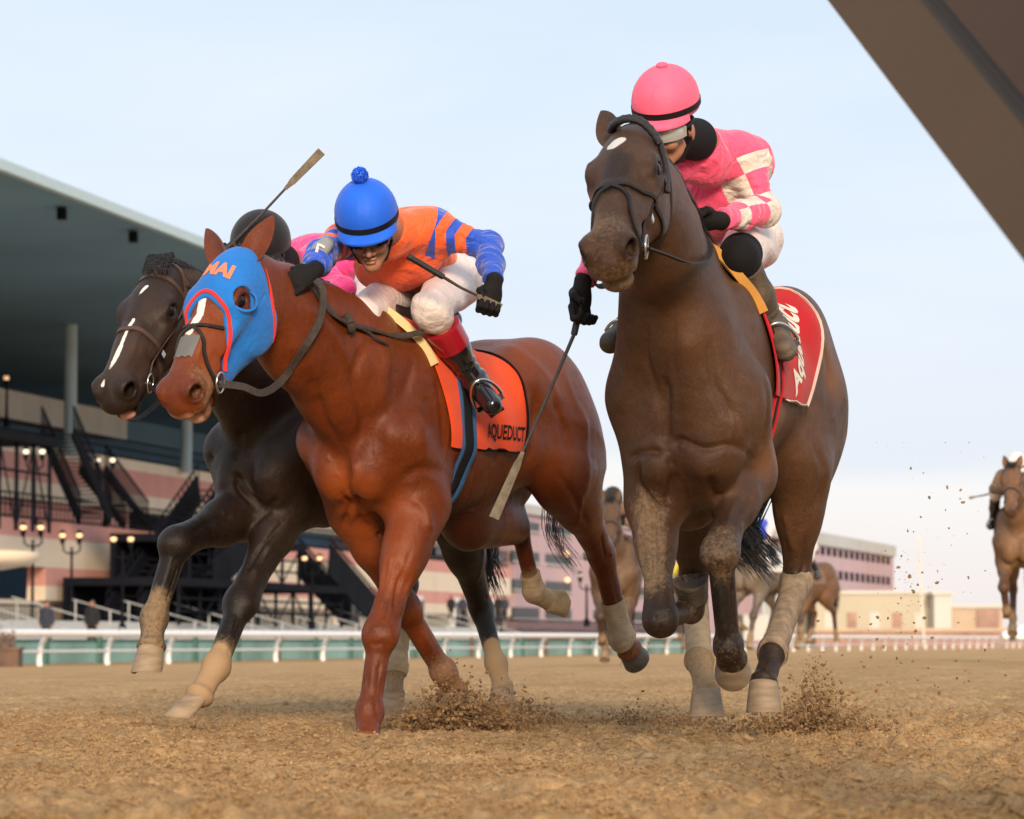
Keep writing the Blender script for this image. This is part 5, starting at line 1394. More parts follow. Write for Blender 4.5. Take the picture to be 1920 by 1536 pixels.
    for q in (-1, 1): m.tube([Hh(q*.080, .01, .02), Hh(q*.078, .012, -.04), Hh(q*.05, .035, -.10), Hh(0, .05, -.118)], .006, 6)
    m.build('chin_strap', M_BAND, root)
    if scarf is not None:
        F = Field(); F.rc(J['neck']*.85 + Hh(0, -.02, -.05)*.15, Hh(0, -.025, -.045), .074, .062, .02); F.rc(Hh(0, -.03, -.02), Hh(0, -.04, -.06), .078, .06, .02); V, Fc = F.mesh(.006, smooth=1); link('neck_gaiter', fast_mesh('neck_gaiter', V, Fc), scarf, root)
    return root

M_PINKA = (.86, .045, .145)
SILK_A = silk_material('pink_white_silks', (.88, .085, .20), (.66, .58, .52), 'check')
SILK_B = silk_material('orange_blue_silks', (.90, .115, .02), (.012, .075, .50), 'chevron')
SILK_C = silk_material('magenta_silks', (.80, .045, .24), (.8, .05, .25), 'plain')
M_BREECH = cloth_mat('white_breeches', (.70, .62, .60), rough=.6, var=.08, bump=1.0, bscale=34); M_PINKH = cloth_mat('pink_helmet_cover', (.90, .12, .22), rough=.6, var=.08, bump=.35, bscale=22)
M_BLUEH = cloth_mat('blue_helmet_cover', (.012, .115, .68), rough=.6, var=.08, bump=.35, bscale=22); M_BLKH = cloth_mat('black_helmet_cover', (.011, .010, .011), rough=.6, var=.3, bump=.15)

def hframe(c, face, up=(0, 0, 1), s=1.0): return Fr(c, face, up, s)
if want('A'):
    Hd = hframe(P(1250, 234, 11.0), (-.42, -.82, -.50), (-.12, -.5, 1), 1.12)
    J = dict(sl=P(1385, 285, 11.42), sr=P(1262, 305, 11.30), neck=P(1312, 262, 11.25), pelvis=P(1385, 440, 11.95), hl=P(1410, 450, 11.80), hr=P(1310, 470, 11.90),
      el=P(1432, 395, 11.42), wl=P(1345, 414, 11.10), er=P(1150, 420, 11.15), wr=P(1092, 535, 10.95), kl=P(1385, 482, 11.22), kr=P(1230, 500, 11.32), al=P(1450, 615, 11.42), ar=P(1180, 615, 11.62),
      kneesock=1, tl=P(1472, 655, 11.27), tr=P(1145, 640, 11.42), gld=V3(-1, -.15, .05), gla=V3(0, -.6, 1), grd=V3(-.12, -.15, -1), gra=V3(-.75, -.55, 0), gcr=.85, gsr=-1, saddle=spA['T'](-.1, -.1, 1.55))
    rider(J, 'jockey in pink silks with white sleeve checks and a pink helmet, on the bay', SILK_A, M_BREECH, M_BOOTG, (M_PINKH, M_BAND, M_PINKH), Hd, M_CLEAR, button=1, scarf=M_BLKCL)
    whip(P(1092, 560, 10.93), P(1076, 628, 10.92), P(926, 972, 10.85), 'long muddy whip held downwards by the jockey in pink', flap=.36)
if want('B'):
    Hd = hframe(P(692, 435, 12.05), (-.02, -.86, -.56), (-.14, -.56, .86), 1.0)
    J = dict(sl=P(800, 428, 12.38), sr=P(640, 452, 12.24), neck=P(722, 428, 12.24), pelvis=P(818, 508, 12.98), hl=P(852, 528, 12.90), hr=P(748, 545, 12.95),
      el=P(915, 462, 12.42), wl=P(926, 532, 12.17), er=P(602, 478, 12.02), wr=P(588, 508, 11.84), kl=P(808, 580, 12.30), kr=P(676, 596, 12.28), al=P(888, 712, 12.50), ar=P(600, 720, 12.6),
      tl=P(922, 758, 12.42), tr=P(580, 750, 12.4), gld=V3(-.25, -.2, -1), gla=V3(-.85, -.1, .5), gcl=1.15, grd=V3(-.6, -.5, -.45), gra=V3(-.3, .3, 1), gsl=1, saddle=spB['T'](-.1, -.1, 1.55))
    rB = rider(J, 'jockey in orange silks with blue sleeves and a blue helmet with a pompom', SILK_B, M_BREECH, M_BOOTB, (M_BLUEH, M_BAND, M_BLUEH), Hd, M_LENS, cuffs=M_BOOTR, pom=.031, scarf=None, helmet_s=1.04)
    # number armband on the upper arm
    S, E = J['sr'], J['er']; m = MB(); ax = nrm(P(575, 497, 11.95) - P(618, 440, 12.0)); c = P(594, 470, 11.90); v = nrm(V3(-.25, -1, .3)); v = nrm(v - ax*(v @ ax)); w = np.cross(ax, v)
    Vv = []
    for i in range(9):
        t = -1 + 2*i/8
        for j in range(7):
            u = -1 + 2*j/6; rr = (1 - .35*abs(t)**3); Vv.append(c + ax*.078*t + w*.036*u*rr + v*(-.018*u*u - .012*t*t))
    m.add(Vv, [(i*7+j, i*7+j+1, (i+1)*7+j+1, (i+1)*7+j) for i in range(8) for j in range(6)]); ab = m.build('armband', M_GREYSHELL, rB)
    sm = ab.modifiers.new('t', 'SOLIDIFY'); sm.thickness = .004
    ab_b = bvh_of(Vv, [(i*7+j, i*7+j+1, (i+1)*7+j+1, (i+1)*7+j) for i in range(8) for j in range(6)])
    text_on('armband_number', '7', ab_b, lambda x, y: (c + v*.2 + w*(-(x-.02))*-1.0 + ax*-(y-.02), -v), .07, M_WHITECL, ab, off=.006, bold=.002)
    whip(P(766, 481, 12.02), P(832, 520, 12.04), P(938, 578, 12.135), 'black padded whip tucked in the fist of the jockey in orange', flap=.42)
if want('C'):
    Hd = hframe(P(492, 490, 12.82), (-.35, -.85, -.45), (-.2, -.6, 1), 1.05)
    J = dict(sl=P(585, 502, 13.15), sr=P(470, 520, 13.05), neck=P(532, 488, 13.05), pelvis=P(650, 520, 13.75), hl=P(690, 540, 13.65), hr=P(590, 560, 13.75),
      el=P(640, 545, 12.98), wl=P(560, 560, 12.80), er=P(425, 570, 12.95), wr=P(428, 522, 12.76), kl=P(655, 590, 13.15), kr=P(510, 600, 13.1), al=P(700, 720, 13.35), ar=P(440, 720, 13.4),
      tl=P(715, 750, 13.2), tr=P(425, 750, 13.2), gld=V3(-.6, -.4, -.3), gla=V3(0, -.3, 1), grd=V3(.2, -.2, 1), gra=V3(-.6, 0, .6), saddle=spC['T'](-.1, -.1, 1.55))
    rider(J, 'jockey in magenta silks and a black helmet, half hidden behind the hooded horse', SILK_C, M_BREECH, M_BOOTB, (M_BLKH, M_BAND, M_BLKH), Hd, M_CLEAR, helmet_s=1.03, scarf=M_BLKCL, helm_band=False)
    whip(P(412, 478, 12.66), P(440, 452, 12.66), P(603, 284, 12.60), 'whip raised high by the jockey in the black helmet', flap=.42)
# ================================================================== ground and dirt
def vnoise(x, y, seed=0):
    xi = np.floor(x).astype(np.int64); yi = np.floor(y).astype(np.int64); fx = x - xi; fy = y - yi
    fx = fx*fx*(3-2*fx); fy = fy*fy*(3-2*fy)
    def h(a, b):
        n = (a*374761393 + b*668265263 + seed*982451653) & 0x7fffffff; n = ((n ^ (n >> 13)) * 1274126177) & 0x7fffffff; return ((n ^ (n >> 16)) & 0xffff) / 65535.0
    return (h(xi, yi)*(1-fx) + h(xi+1, yi)*fx)*(1-fy) + (h(xi, yi+1)*(1-fx) + h(xi+1, yi+1)*fx)*fy
def fbm(x, y, o=4, seed=0, g=.5):
    a, s, t = 1.0, 0, 0
    for i in range(o): s = s + a*(vnoise(x, y, seed+i)-.5); t += a; x = x*2.03+3.1; y = y*2.03+1.7; a *= g
    return s/t*2
def gz(x, y):
    x = np.asarray(x, float); y = np.asarray(y, float)
    u = -.963*x + .27*y; sm = np.clip((y-12)/28, 0, 1); sm = sm*sm*(3-2*sm)
    return .10*sm - .50*np.clip((u-6)/32.5, 0, 1)
def detail(x, y):
    near_ = np.clip((42 - y)/24, 0, 1)
    # hoof-churned clumps, harrow ridges running with the track, wheel track
    l = (x + .27*y); r1 = np.sin(l*2*math.pi/.16 + fbm(x*1.2, y*.5, 2, 9)*3)*.004*(.5+vnoise(x*.7, y*.3, 4))
    big = fbm(x*2.2, y*1.4, 3, 1)*.020; cl = np.maximum(0, fbm(x*25, y*22, 4, 3, .62))**1.1*.034*(.45+vnoise(x*1.3, y*.9, 41)); pit = -np.maximum(0, fbm(x*7, y*5, 3, 21) - .18)*.085*(.3+vnoise(x*.9, y*.7, 43))
    fine = fbm(x*44, y*40, 2, 5, .6)*.014
    rc_ = .31 + (y-6.58)*.20 + .03*np.sin(y*1.7); rut = (-np.exp(-(((x - rc_)/.05)**2))*.030 + np.exp(-(((x - rc_ - .11)/.06)**2))*.016 - np.exp(-(((x - rc_ - .42)/.05)**2))*.012)*np.clip((15-y)/4, 0, 1)
    hp = np.zeros_like(x); rr_ = random.Random(12)
    for i in range(120):
        yy = 6.2 + 11*rr_.random(); xx = (rr_.random()-.5)*.40*yy; a = rr_.uniform(-.5, .5); m = (np.abs(x-xx) < .16) & (np.abs(y-yy) < .2)
        if not m.any(): continue
        u = (x[m]-xx)*math.cos(a) + (y[m]-yy)*math.sin(a); v = -(x[m]-xx)*math.sin(a) + (y[m]-yy)*math.cos(a); r = np.sqrt(u*u + (v*.8)**2)
        hp[m] += -.030*np.exp(-(r/.052)**4) + .016*np.exp(-((r-.088)/.028)**2)
    har = np.sin((x - .19*y)*2*math.pi/.11 + fbm(x*3, y*1.2, 2, 51)*2)*.009*np.clip((x - .02*y)*1.6, 0, 1)*(.4+vnoise(x*2, y*.8, 52))
    return (big + cl + pit + fine + r1 + rut + hp + har) * near_
def spaced(edges):
    out = []
    for a, b, st in edges: out += list(np.arange(a, b, st))
    return np.array(out + [edges[-1][1]])
if want('G'):
    xs = spaced([(-1400, -200, 100), (-200, -30, 10), (-30, -4.0, .8), (-4.0, -2.4, .08), (-2.4, 2.6, .014), (2.6, 4.2, .08), (4.2, 30, .8), (30, 200, 10), (200, 1400, 100)])
    ys = spaced([(-60, 4, 4), (4, 5.8, .15), (5.8, 14.5, .017), (14.5, 22, .05), (22, 44, .2), (44, 160, 2), (160, 600, 20), (600, 3000, 200)])
    Xg, Yg = np.meshgrid(xs, ys, indexing='ij'); Zg = gz(Xg, Yg) + detail(Xg, Yg)
    nx, ny = len(xs), len(ys); V = np.stack([Xg.ravel(), Yg.ravel(), Zg.ravel()], 1)
    i = np.arange(nx-1)[:, None]; j = np.arange(ny-1)[None, :]; q = i*ny + j
    Fg = np.stack([q.ravel(), (q+ny).ravel(), (q+ny+1).ravel(), (q+1).ravel()], 1)
    m, nt, b = mat_new('track_dirt'); N = nt.nodes; L = nt.links
    tc = N.new('ShaderNodeTexCoord')
    def noise(sc, det=5, ro=.6):
        n = N.new('ShaderNodeTexNoise'); n.inputs['Scale'].default_value = sc; n.inputs['Detail'].default_value = det; n.inputs['Roughness'].default_value = ro; L.new(tc.outputs['Object'], n.inputs[0]); return n
    def ramp(n, p0, c0, p1, c1):
        r = N.new('ShaderNodeValToRGB'); r.color_ramp.elements[0].position = p0; r.color_ramp.elements[0].color = (*c0, 1); r.color_ramp.elements[1].position = p1; r.color_ramp.elements[1].color = (*c1, 1); L.new(n.outputs['Fac'], r.inputs[0]); return r
    r1 = ramp(noise(2.2), .34, (.55, .340, .160), .66, (.71, .465, .235)); r2 = ramp(noise(26, 7, .75), .36, (.46, .40, .34), .58, (1, 1, 1))  # r2 mottling: damp patches plus painted shade of pits between clumps
    r3 = ramp(noise(.5, 3), .38, (.86, .85, .84), .62, (1.0, 1.0, 1.0))
    mx = N.new('ShaderNodeMixRGB'); mx.blend_type = 'MULTIPLY'; mx.inputs[0].default_value = .75; L.new(r1.outputs[0], mx.inputs[1]); L.new(r2.outputs[0], mx.inputs[2])
    m2 = N.new('ShaderNodeMixRGB'); m2.blend_type = 'MULTIPLY'; m2.inputs[0].default_value = 1; L.new(mx.outputs[0], m2.inputs[1]); L.new(r3.outputs[0], m2.inputs[2])
    L.new(m2.outputs[0], b.inputs['Base Color']); b.inputs['Roughness'].default_value = .95; b.inputs['Specular IOR Level'].default_value = .15
    b1 = N.new('ShaderNodeBump'); b1.inputs['Strength'].default_value = 1.0; b1.inputs['Distance'].default_value = .018; L.new(noise(70, 6, .75).outputs['Fac'], b1.inputs['Height'])
    b2 = N.new('ShaderNodeBump'); b2.inputs['Strength'].default_value = .7; b2.inputs['Distance'].default_value = .03; L.new(noise(16, 5, .6).outputs['Fac'], b2.inputs['Height']); L.new(b1.outputs[0], b2.inputs['Normal']); L.new(b2.outputs[0], b.inputs['Normal'])
    tag(link('ground', fast_mesh('ground', V, Fg), m), kind='structure')
    M_DIRT = simple('loose_dirt', (.42, .265, .135), rough=.95, spec=.1, var=.35, vscale=15, bump=.6, bscale=150)
    M_DIRTD = simple('damp_dirt', (.24, .148, .075), rough=.95, spec=.1, var=.45, vscale=25, bump=.6, bscale=150)
    ico = np.array([(0, 0, 1), (.894, 0, .447), (.276, .851, .447), (-.724, .526, .447), (-.724, -.526, .447), (.276, -.851, .447), (.724, .526, -.447), (-.276, .851, -.447), (-.894, 0, -.447), (-.276, -.851, -.447), (.724, -.526, -.447), (0, 0, -1)])
    icf = np.array([(0,1,2),(0,2,3),(0,3,4),(0,4,5),(0,5,1),(1,6,2),(2,7,3),(3,8,4),(4,9,5),(5,10,1),(2,6,7),(3,7,8),(4,8,9),(5,9,10),(1,10,6),(11,7,6),(11,8,7),(11,9,8),(11,10,9),(11,6,10)])
    def clods(name, C, S, mat, label, cat, seed=3):
        rg = np.random.default_rng(seed); n = len(C)
        V = ico[None]*(1 + rg.uniform(-.45, .45, (n, 12, 1)))*(S[:, None, None])*rg.uniform(.6, 1.3, (n, 1, 3)) + C[:, None, :]
        Fc = icf[None] + (np.arange(n)*12)[:, None, None]
        me = fast_mesh(name, V.reshape(-1, 3), Fc.reshape(-1, 3)); me.polygons.foreach_set('use_smooth', np.zeros(len(me.polygons), bool))
        o = link(name, me, mat); tag(o, label, cat, kind='stuff'); return o
    rg = np.random.default_rng(11)
    oc = np.array([(1, 0, 0), (-1, 0, 0), (0, 1, 0), (0, -1, 0), (0, 0, 1), (0, 0, -1)], float); of = np.array([(0, 2, 4), (2, 1, 4), (1, 3, 4), (3, 0, 4), (2, 0, 5), (1, 2, 5), (3, 1, 5), (0, 3, 5)])
    n = 330000; y = 5.8 + 10.5*rg.random(n)**1.35; x = (rg.random(n)-.5)*.40*y; dens = .75*vnoise(x*2.1, y*1.5, 31) + .5*vnoise(x*9, y*8, 33); k = dens > .60; x, y = x[k], y[k]; n = len(x)
    S = .0018 + .0075*rg.random(n)**4.5; z = gz(x, y) + detail(x, y) + S*.25
    Vc = oc[None]*rg.uniform(.55, 1.35, (n, 6, 1))*S[:, None, None]; an = rg.uniform(0, 6.28, n); ca_, sa_ = np.cos(an)[:, None], np.sin(an)[:, None]
    tl = rg.uniform(-.8, .8, n)[:, None]; Vx = Vc[..., 0]*ca_ - Vc[..., 1]*sa_; Vy = Vc[..., 0]*sa_ + Vc[..., 1]*ca_; Vz = Vc[..., 2]*.8 + Vx*tl*.6
    Vc = np.stack([Vx, Vy, Vz], 2) + np.stack([x, y, z], 1)[:, None, :]
    me = fast_mesh('dirt_clods', Vc.reshape(-1, 3), (of[None] + (np.arange(n)*6)[:, None, None]).reshape(-1, 3)); me.polygons.foreach_set('use_smooth', np.zeros(len(me.polygons), bool))
    tag(link('dirt_clods', me, m), 'loose crumbs and clumps of dirt scattered over the sandy track surface', 'dirt', kind='stuff')
    def burst(c, spread, n, up, s0, s1, seed, pw=1.6, sky=0):
        r = np.random.default_rng(seed); d = r.normal(0, 1, (n, 3)); P0 = np.array(c)
        h = np.abs(r.normal(0, 1, n))**pw*up; C = P0 + d*np.array(spread); C[:, 2] = gz(C[:, 0], C[:, 1]) + h*(.4+.6*np.exp(-(d[:, 0]**2)*.5)) + .005
        S = s0 + (s1-s0)*r.random(n)**5; return C, S
    sets = []
    b0 = P(858, 1348, 12.75); sets.append(burst((b0[0], 12.75, 0), (.125, .12, 0), 7500, .080, .0016, .010, 1, 1.0))
    b0 = P(960, 1330, 13.6); sets.append(burst((b0[0], 13.6, 0), (.09, .14, 0), 2600, .050, .0016, .008, 2, 1.2))
    b0 = P(1530, 1350, 12.3); sets.append(burst((b0[0], 12.3, 0), (.115, .14, 0), 5200, .075, .0016, .009, 3, 1.15))
    b0 = P(1532, 1300, 12.4); C, S = burst((b0[0], 12.4, 0), (.035, .10, 0), 800, .16, .0015, .0075, 4, 1.0); sets.append((C, S))
    b0 = P(1215, 1325, 13.3); sets.append(burst((b0[0], 13.3, 0), (.16, .14, 0), 2200, .032, .0016, .007, 5, 1.2))
    b0 = P(1330, 1325, 12.6); sets.append(burst((b0[0], 12.6, 0), (.10, .14, 0), 300, .06, .002, .007, 8, 1.2))
    # thrown high on the right
    r = np.random.default_rng(21); pts = []; ss = []
    for i in range(230):
        px = r.normal(1720, 70) if i % 3 else r.uniform(1600, 1900); py = 1300 - abs(r.normal(0, 1))*230; 
        if i % 4 == 0: px, py = r.normal(1690, 22), r.uniform(1030, 1210)
        pts.append(P(px, max(py, 830), r.uniform(12.2, 15))); ss.append(.0015 + .0075*r.random()**3.5)
    sets.append((np.array(pts), np.array(ss)))
    C = np.concatenate([a for a, _ in sets]); S = np.concatenate([b_ for _, b_ in sets])
    clods('flying_dirt', C, S, M_DIRTD, 'sprays of dark dirt kicked up off the track by the hooves', 'dirt spray', 6)

# ================================================================== buildings and the far side
M_WHITE = simple('white_paint', (.84, .85, .86), rough=.4, var=.06, vscale=3); M_TEALROOF = simple('dark_teal_ceiling', (.155, .31, .46), rough=.8, var=.12, vscale=.12)
M_FASCIA = simple('pale_fascia', (.45, .60, .66), rough=.5, var=.08); M_COLUMN = simple('column_paint', (.42, .54, .58), rough=.6, var=.08, vscale=.6)
M_CONC = simple('concrete', (.66, .62, .55), rough=.9, var=.10, vscale=.4, bump=.2, bscale=4); M_CREAMW = simple('cream_stucco', (.88, .73, .56), rough=.9, var=.06, vscale=.5)
M_PINKW = simple('salmon_stucco', (.76, .36, .30), rough=.9, var=.07, vscale=.5); M_MAUVE = simple('mauve_wall', (.54, .38, .40), rough=.9, var=.05, vscale=.3)
M_DARKM = simple('dark_steel', (.007, .008, .013), rough=.9, spec=.1, var=.3, vscale=.8); M_GLASS = simple('window_glass', (.016, .022, .032), rough=.35, spec=.3, var=.5, vscale=.5)
M_APRON = simple('apron_concrete', (.38, .40, .41), rough=.9, var=.12, vscale=.6); M_SEATS = simple('brown_seats', (.16, .11, .085), rough=.8, var=.5, vscale=1.2)
M_SCREEN = simple('green_windscreen', (.20, .36, .34), rough=.8, var=.35, vscale=.35); M_GREENP = simple('green_post', (.02, .10, .08), rough=.6, var=.2)
M_LGREY = simple('light_grey_wall', (.52, .52, .50), rough=.85, var=.06, vscale=.2); M_TANKC = simple('pale_yellow_cladding', (.43, .40, .32), rough=.8, var=.08, vscale=.15)
M_BRICK = simple('red_brick', (.33, .21, .175), rough=.9, var=.2, vscale=.6); M_PEACH = simple('peach_wall', (.46, .36, .27), rough=.9, var=.1, vscale=.4)
M_LAMP = simple('lamp_globe', (1, .75, .45), emit=(1, .55, .25), estr=.8, var=0); M_LAMPW = simple('lamp_globe_bright', (1, .9, .7), emit=(1, .86, .62), estr=1.2, var=0)
M_WOODP = simple('planter_wood', (.13, .075, .05), rough=.8, var=.3, vscale=2)
def along(cx, slope): # facade line X = slope*Y + cx
    def at(px, py, off=0.0):
        d = P(px, py, 1.0); a = d[0]; Y = (cx + off) / (a - slope); return P(px, py, Y)
    def pt(Y, z, off=0.0): return V3(slope*Y + cx + off, Y, z)
    return at, pt
GX, GS = -55.6, .216
gat, gpt = along(GX, GS)
def wallbox(mb, pt, y0, y1, z0, z1, o0, o1, mi=0):
    v = [pt(y, z, o) for y in (y0, y1) for z in (z0, z1) for o in (o0, o1)]
    mb.add(v, [(0, 1, 3, 2), (4, 6, 7, 5), (0, 4, 5, 1), (2, 3, 7, 6), (0, 2, 6, 4), (1, 5, 7, 3)], mi)
if want('S'):
    gs = empty('grandstand', gpt(180, -.4)); tag(gs, 'long grandstand with a dark teal cantilevered roof and salmon and cream striped terraces', 'grandstand')
    def part(name, mat, f, parent=None, sm=False):
        mb = MB(); f(mb); return mb.build(name, mat, parent or gs, smooth=sm)
    ze = lambda px, py, off=0: gat(px, py, off)[2]
    Y0, Y1 = 118, 233
    # roof: plane seen from below, front edge towards the track
    zf_ = ze(0, 322, 14); zb_ = ze(0, 738, -14)
    def roof(mb):
        a = [gpt(92, zf_, 14), gpt(214, zf_, 14), gpt(300, zb_, -14), gpt(92, zb_, -14)]; b_ = [p + V3(0, 0, .32) for p in a]
        mb.add(a + b_, [(0, 3, 2, 1), (4, 5, 6, 7), (0, 1, 5, 4), (1, 2, 6, 5), (2, 3, 7, 6), (3, 0, 4, 7)])
    rf = part('roof', M_TEALROOF, roof)
    def fascia(mb):
        wallbox(mb, gpt, 91.8, 214.2, zf_-.02, zf_+.36, 14.0, 14.3)
    part('roof_edge', M_FASCIA, fascia, rf)
    for px, py in ((116, 386), (250, 430)):
        d = P(px, py, 1.0); 
        # where the ray meets the roof plane
        t = 120.0
        for _ in range(60):
            p = P(px, py, t); off = p[0] - (GS*t + GX); zz = zf_ + (zb_-zf_)*(14-off)/28; t += (p[2]-zz)*-2.0 if False else 0
            break
        best = min(np.arange(100, 260, .5), key=lambda t: abs(P(px, py, t)[2] - (zf_ + (zb_-zf_)*(14-(P(px, py, t)[0]-(GS*t+GX)))/28)))
        part('floodlight', M_DARKM, lambda mb: mb.box(P(px, py, best) - V3(0, 0, .3), (.32, .5, .4)), rf)
    def back(mb): wallbox(mb, gpt, Y0-30, 300, -.4, zb_+.6, -14.6, -14.0)
    part('rear_wall', M_TEALROOF, back)
    zc0, zc1 = ze(100, 800, -6), ze(100, 748, -6)
    part('press_box', M_CONC, lambda mb: wallbox(mb, gpt, 120, (GX-6)/((237-960)/6200-GS), zc0, zc1, -7.5, -6))
    for Yc in (139.5, 157.2, 174.8, 192.4, 209):
        def colm(mb):
            mb.tube([gpt(Yc, ze(100, 850), .6), gpt(Yc, zf_ + (zb_-zf_)*(13.4)/28 + .2, .6)], .30, 16)
        part('column', M_COLUMN, colm, sm=True)
    # seating between
    part('seating', M_SEATS, lambda mb: [wallbox(mb, gpt, 118, Y1, ze(100, 850) - 1.2 + i*.33, ze(100, 850) - 1.0 + (i+1)*.33, -6-.9*i, -5.2-.9*i) for i in range(7)] and None)
    # stepped terraces with stripes; z levels read at px 150
    L = [(848, 868, M_CREAMW), (868, 915, M_PINKW), (915, 948, M_CREAMW)]
    for i, (a, b_, mt) in enumerate(L):
        part('wall_stripe', mt, lambda mb: wallbox(mb, gpt, 128, Y1, ze(150, b_), ze(150, a), -.6, .2))
    part('terrace_floor', M_CONC, lambda mb: wallbox(mb, gpt, 118, Y1, ze(150, 985, 5)-.1, ze(150, 985, 5)+.02, .2, 5.0))
    part('terrace_wall', M_PINKW, lambda mb: wallbox(mb, gpt, 118, 168, ze(150, 985)-.3, ze(150, 950), -.6, -.1))
    for a, b_, mt in ((985, 1016, M_PINKW), (1016, 1068, M_CREAMW), (1068, 1102, M_PINKW), (1102, 1128, M_CREAMW)):
        y1 = Y1 if a != 1068 else 229
        part('wall_stripe', mt, lambda mb: wallbox(mb, gpt, 116 if a < 1060 else (GX+5)/((78-960)/6200-GS), y1, ze(150, b_, 5), ze(150, a, 5), 4.4, 5.2))
    part('ground_floor', M_CREAMW, lambda mb: wallbox(mb, gpt, 116, Y1, -.4, ze(150, 1128, 5), 4.2, 4.9))
    # right part, upper wall windows seen between the legs
    for Yw in np.arange(200, 230, 5.2):
        fr = part('window', M_DARKM, lambda mb: wallbox(mb, gpt, Yw, Yw+4.2, ze(900, 1052, 5), ze(900, 1036, 5), 5.0, 5.26))
        part('pane', M_GLASS, lambda mb: wallbox(mb, gpt, Yw+.15, Yw+4.05, ze(900, 1050, 5), ze(900, 1038, 5), 5.2, 5.3), fr)
    for Yw, w in ((119, 3.4), (168, 3), (188, 4), (204, 3.5), (216, 3.5), (226, 4)):
        dr = part('door', M_WHITE, lambda mb: wallbox(mb, gpt, Yw, Yw+w, -.4, 3.1, 4.9, 5.24))
        part('pane', M_GLASS, lambda mb: [wallbox(mb, gpt, Yw+.25+k*w/3, Yw+w/3-.1+k*w/3, .2, 2.8, 5.2, 5.3) for k in range(3)] and None, dr)
    # canopy over the left entrance
    cz = ze(60, 1046, 9); cc = gat(20, 1046, 9)
    part('entrance_canopy', M_CREAMW, lambda mb: mb.lathe([(1.6, -.25), (2.6, -.05), (2.9, .2), (2.9, .4), (2.2, .5)], cc - V3(1.8, 0, .2), (0, 0, 1), 40), sm=True)
    # railings of the terraces
    def railing(mb, y0, y1, z, o, h=1.1, st=.5):
        for zz in (h, h*.55, .12): wallbox(mb, gpt, y0, y1, z+zz-.035, z+zz+.035, o-.03, o+.03)
        for y in np.arange(y0, y1, st): wallbox(mb, gpt, y, y+.05, z, z+h, o-.02, o+.02)
    part('railing', M_DARKM, lambda mb: railing(mb, 118, Y1, ze(150, 985, 5), 5.0)); part('railing', M_DARKM, lambda mb: railing(mb, 118, Y1, ze(150, 849, .1), .1, 1.0))
    # steel stairs in front of the terraces
    def stair(px0, py0, px1, py1, off, w, thick=2.0, truss=False):
        A = gat(px0, py0, off); B = gat(px1, py1, off)
        t = part('stair', M_DARKM, lambda mb: None if False else stair_f(mb, A, B, w, thick)); return t
    def stair_f(mb, A, B, w, thick):
        n = nrm(V3(1, -GS, 0)); n_ = 22
        for o in (0, w):
            mb.bar(A + n*o, B + n*o, .12, thick, (0, 0, 1)); 
            mb.bar(A + n*o + V3(0, 0, 1.1), B + n*o + V3(0, 0, 1.1), .07, .07)
            for i in range(n_+1):
                p = A + (B-A)*i/n_ + n*o; mb.bar(p, p + V3(0, 0, 1.1), .05, .05, (1, 0, 0))
        for i in range(n_): 
            p = A + (B-A)*(i+.5)/n_; mb.box(p + n*w/2, (w, .35, .06))
    stair(200, 1160, 372, 915, 7.5, 1.4, 1.2); stair(150, 880, 232, 985, 3.5, 1.2, .4); stair(78, 812, 150, 975, 6.0, 1.4, .5); stair(560, 1050, 655, 1155, 9, 1.6, 1.6); stair(420, 1018, 345, 1080, 9, 1.4, 1.5)
    # dark covered structure at the left with glazing bars, another in the middle
    def cage(px0, py0, px1, py1, off, dp, nb, name='stair_tower'):
        a = gat(px0, py1, off); b_ = gat(px1, py1, off); z1 = gat(px0, py0, off)[2]; z0 = a[2]
        def f(mb):
            wallbox(mb, gpt, a[1], b_[1], z0, z1, off-dp, off-dp+.2); wallbox(mb, gpt, a[1], b_[1], z1, z1+.35, off-dp, off+.4)
            for i in range(nb+1):
                y = a[1] + (b_[1]-a[1])*i/nb; wallbox(mb, gpt, y-.06, y+.06, z0, z1, off-.06, off+.06)
            for k in (.33, .66): wallbox(mb, gpt, a[1], b_[1], z0+(z1-z0)*k, z0+(z1-z0)*k+.09, off-.06, off+.06)
            n = nb
            for i in range(n): mb.bar(gpt(a[1]+(b_[1]-a[1])*i/n, z0 if i % 2 else z1, off), gpt(a[1]+(b_[1]-a[1])*(i+1)/n, z1 if i % 2 else z0, off), .06, .06, (1, 0, 0))
        part(name, M_DARKM, f)
    cage(-70, 812, 92, 985, 8.5, 3.5, 5); cage(355, 1015, 560, 1085, 10, 3.5, 6); cage(335, 1098, 640, 1172, 10.5, 5, 9)
    # ---- two-globe lamps
    def lamp(px, ytop, ybase, Yd, label, mat, single=False):
        b_ = P(px, ybase, Yd); t = P(px, ytop, Yd); root = empty('street_lamp', b_); tag(root, label, 'street lamp', 'lamps in front of the grandstand')
        h = t[2]-b_[2]; mb = MB(); mb.lathe([(.16, 0), (.16, .3), (.07, .45), (.05, h-.9), (.08, h-.85), (.05, h-.8), (.05, h-.5)], b_, (0, 0, 1), 12); mb.build('post', M_DARKM, root)
        xs_ = (0,) if single else (-.34, .34)
        mb = MB(); 
        if not single: mb.tube([b_ + V3(-.34, 0, h-.42), b_ + V3(-.34, 0, h-.62), b_ + V3(-.2, 0, h-.74), b_ + V3(.2, 0, h-.74), b_ + V3(.34, 0, h-.62), b_ + V3(.34, 0, h-.42)], .035, 8)
        for x in xs_: mb.lathe([(.04, -.42), (.08, -.33), (.13, -.16), (.12, -.12)], t + V3(x, 0, 0), (0, 0, 1), 12)
        mb.build('arm', M_DARKM, root)
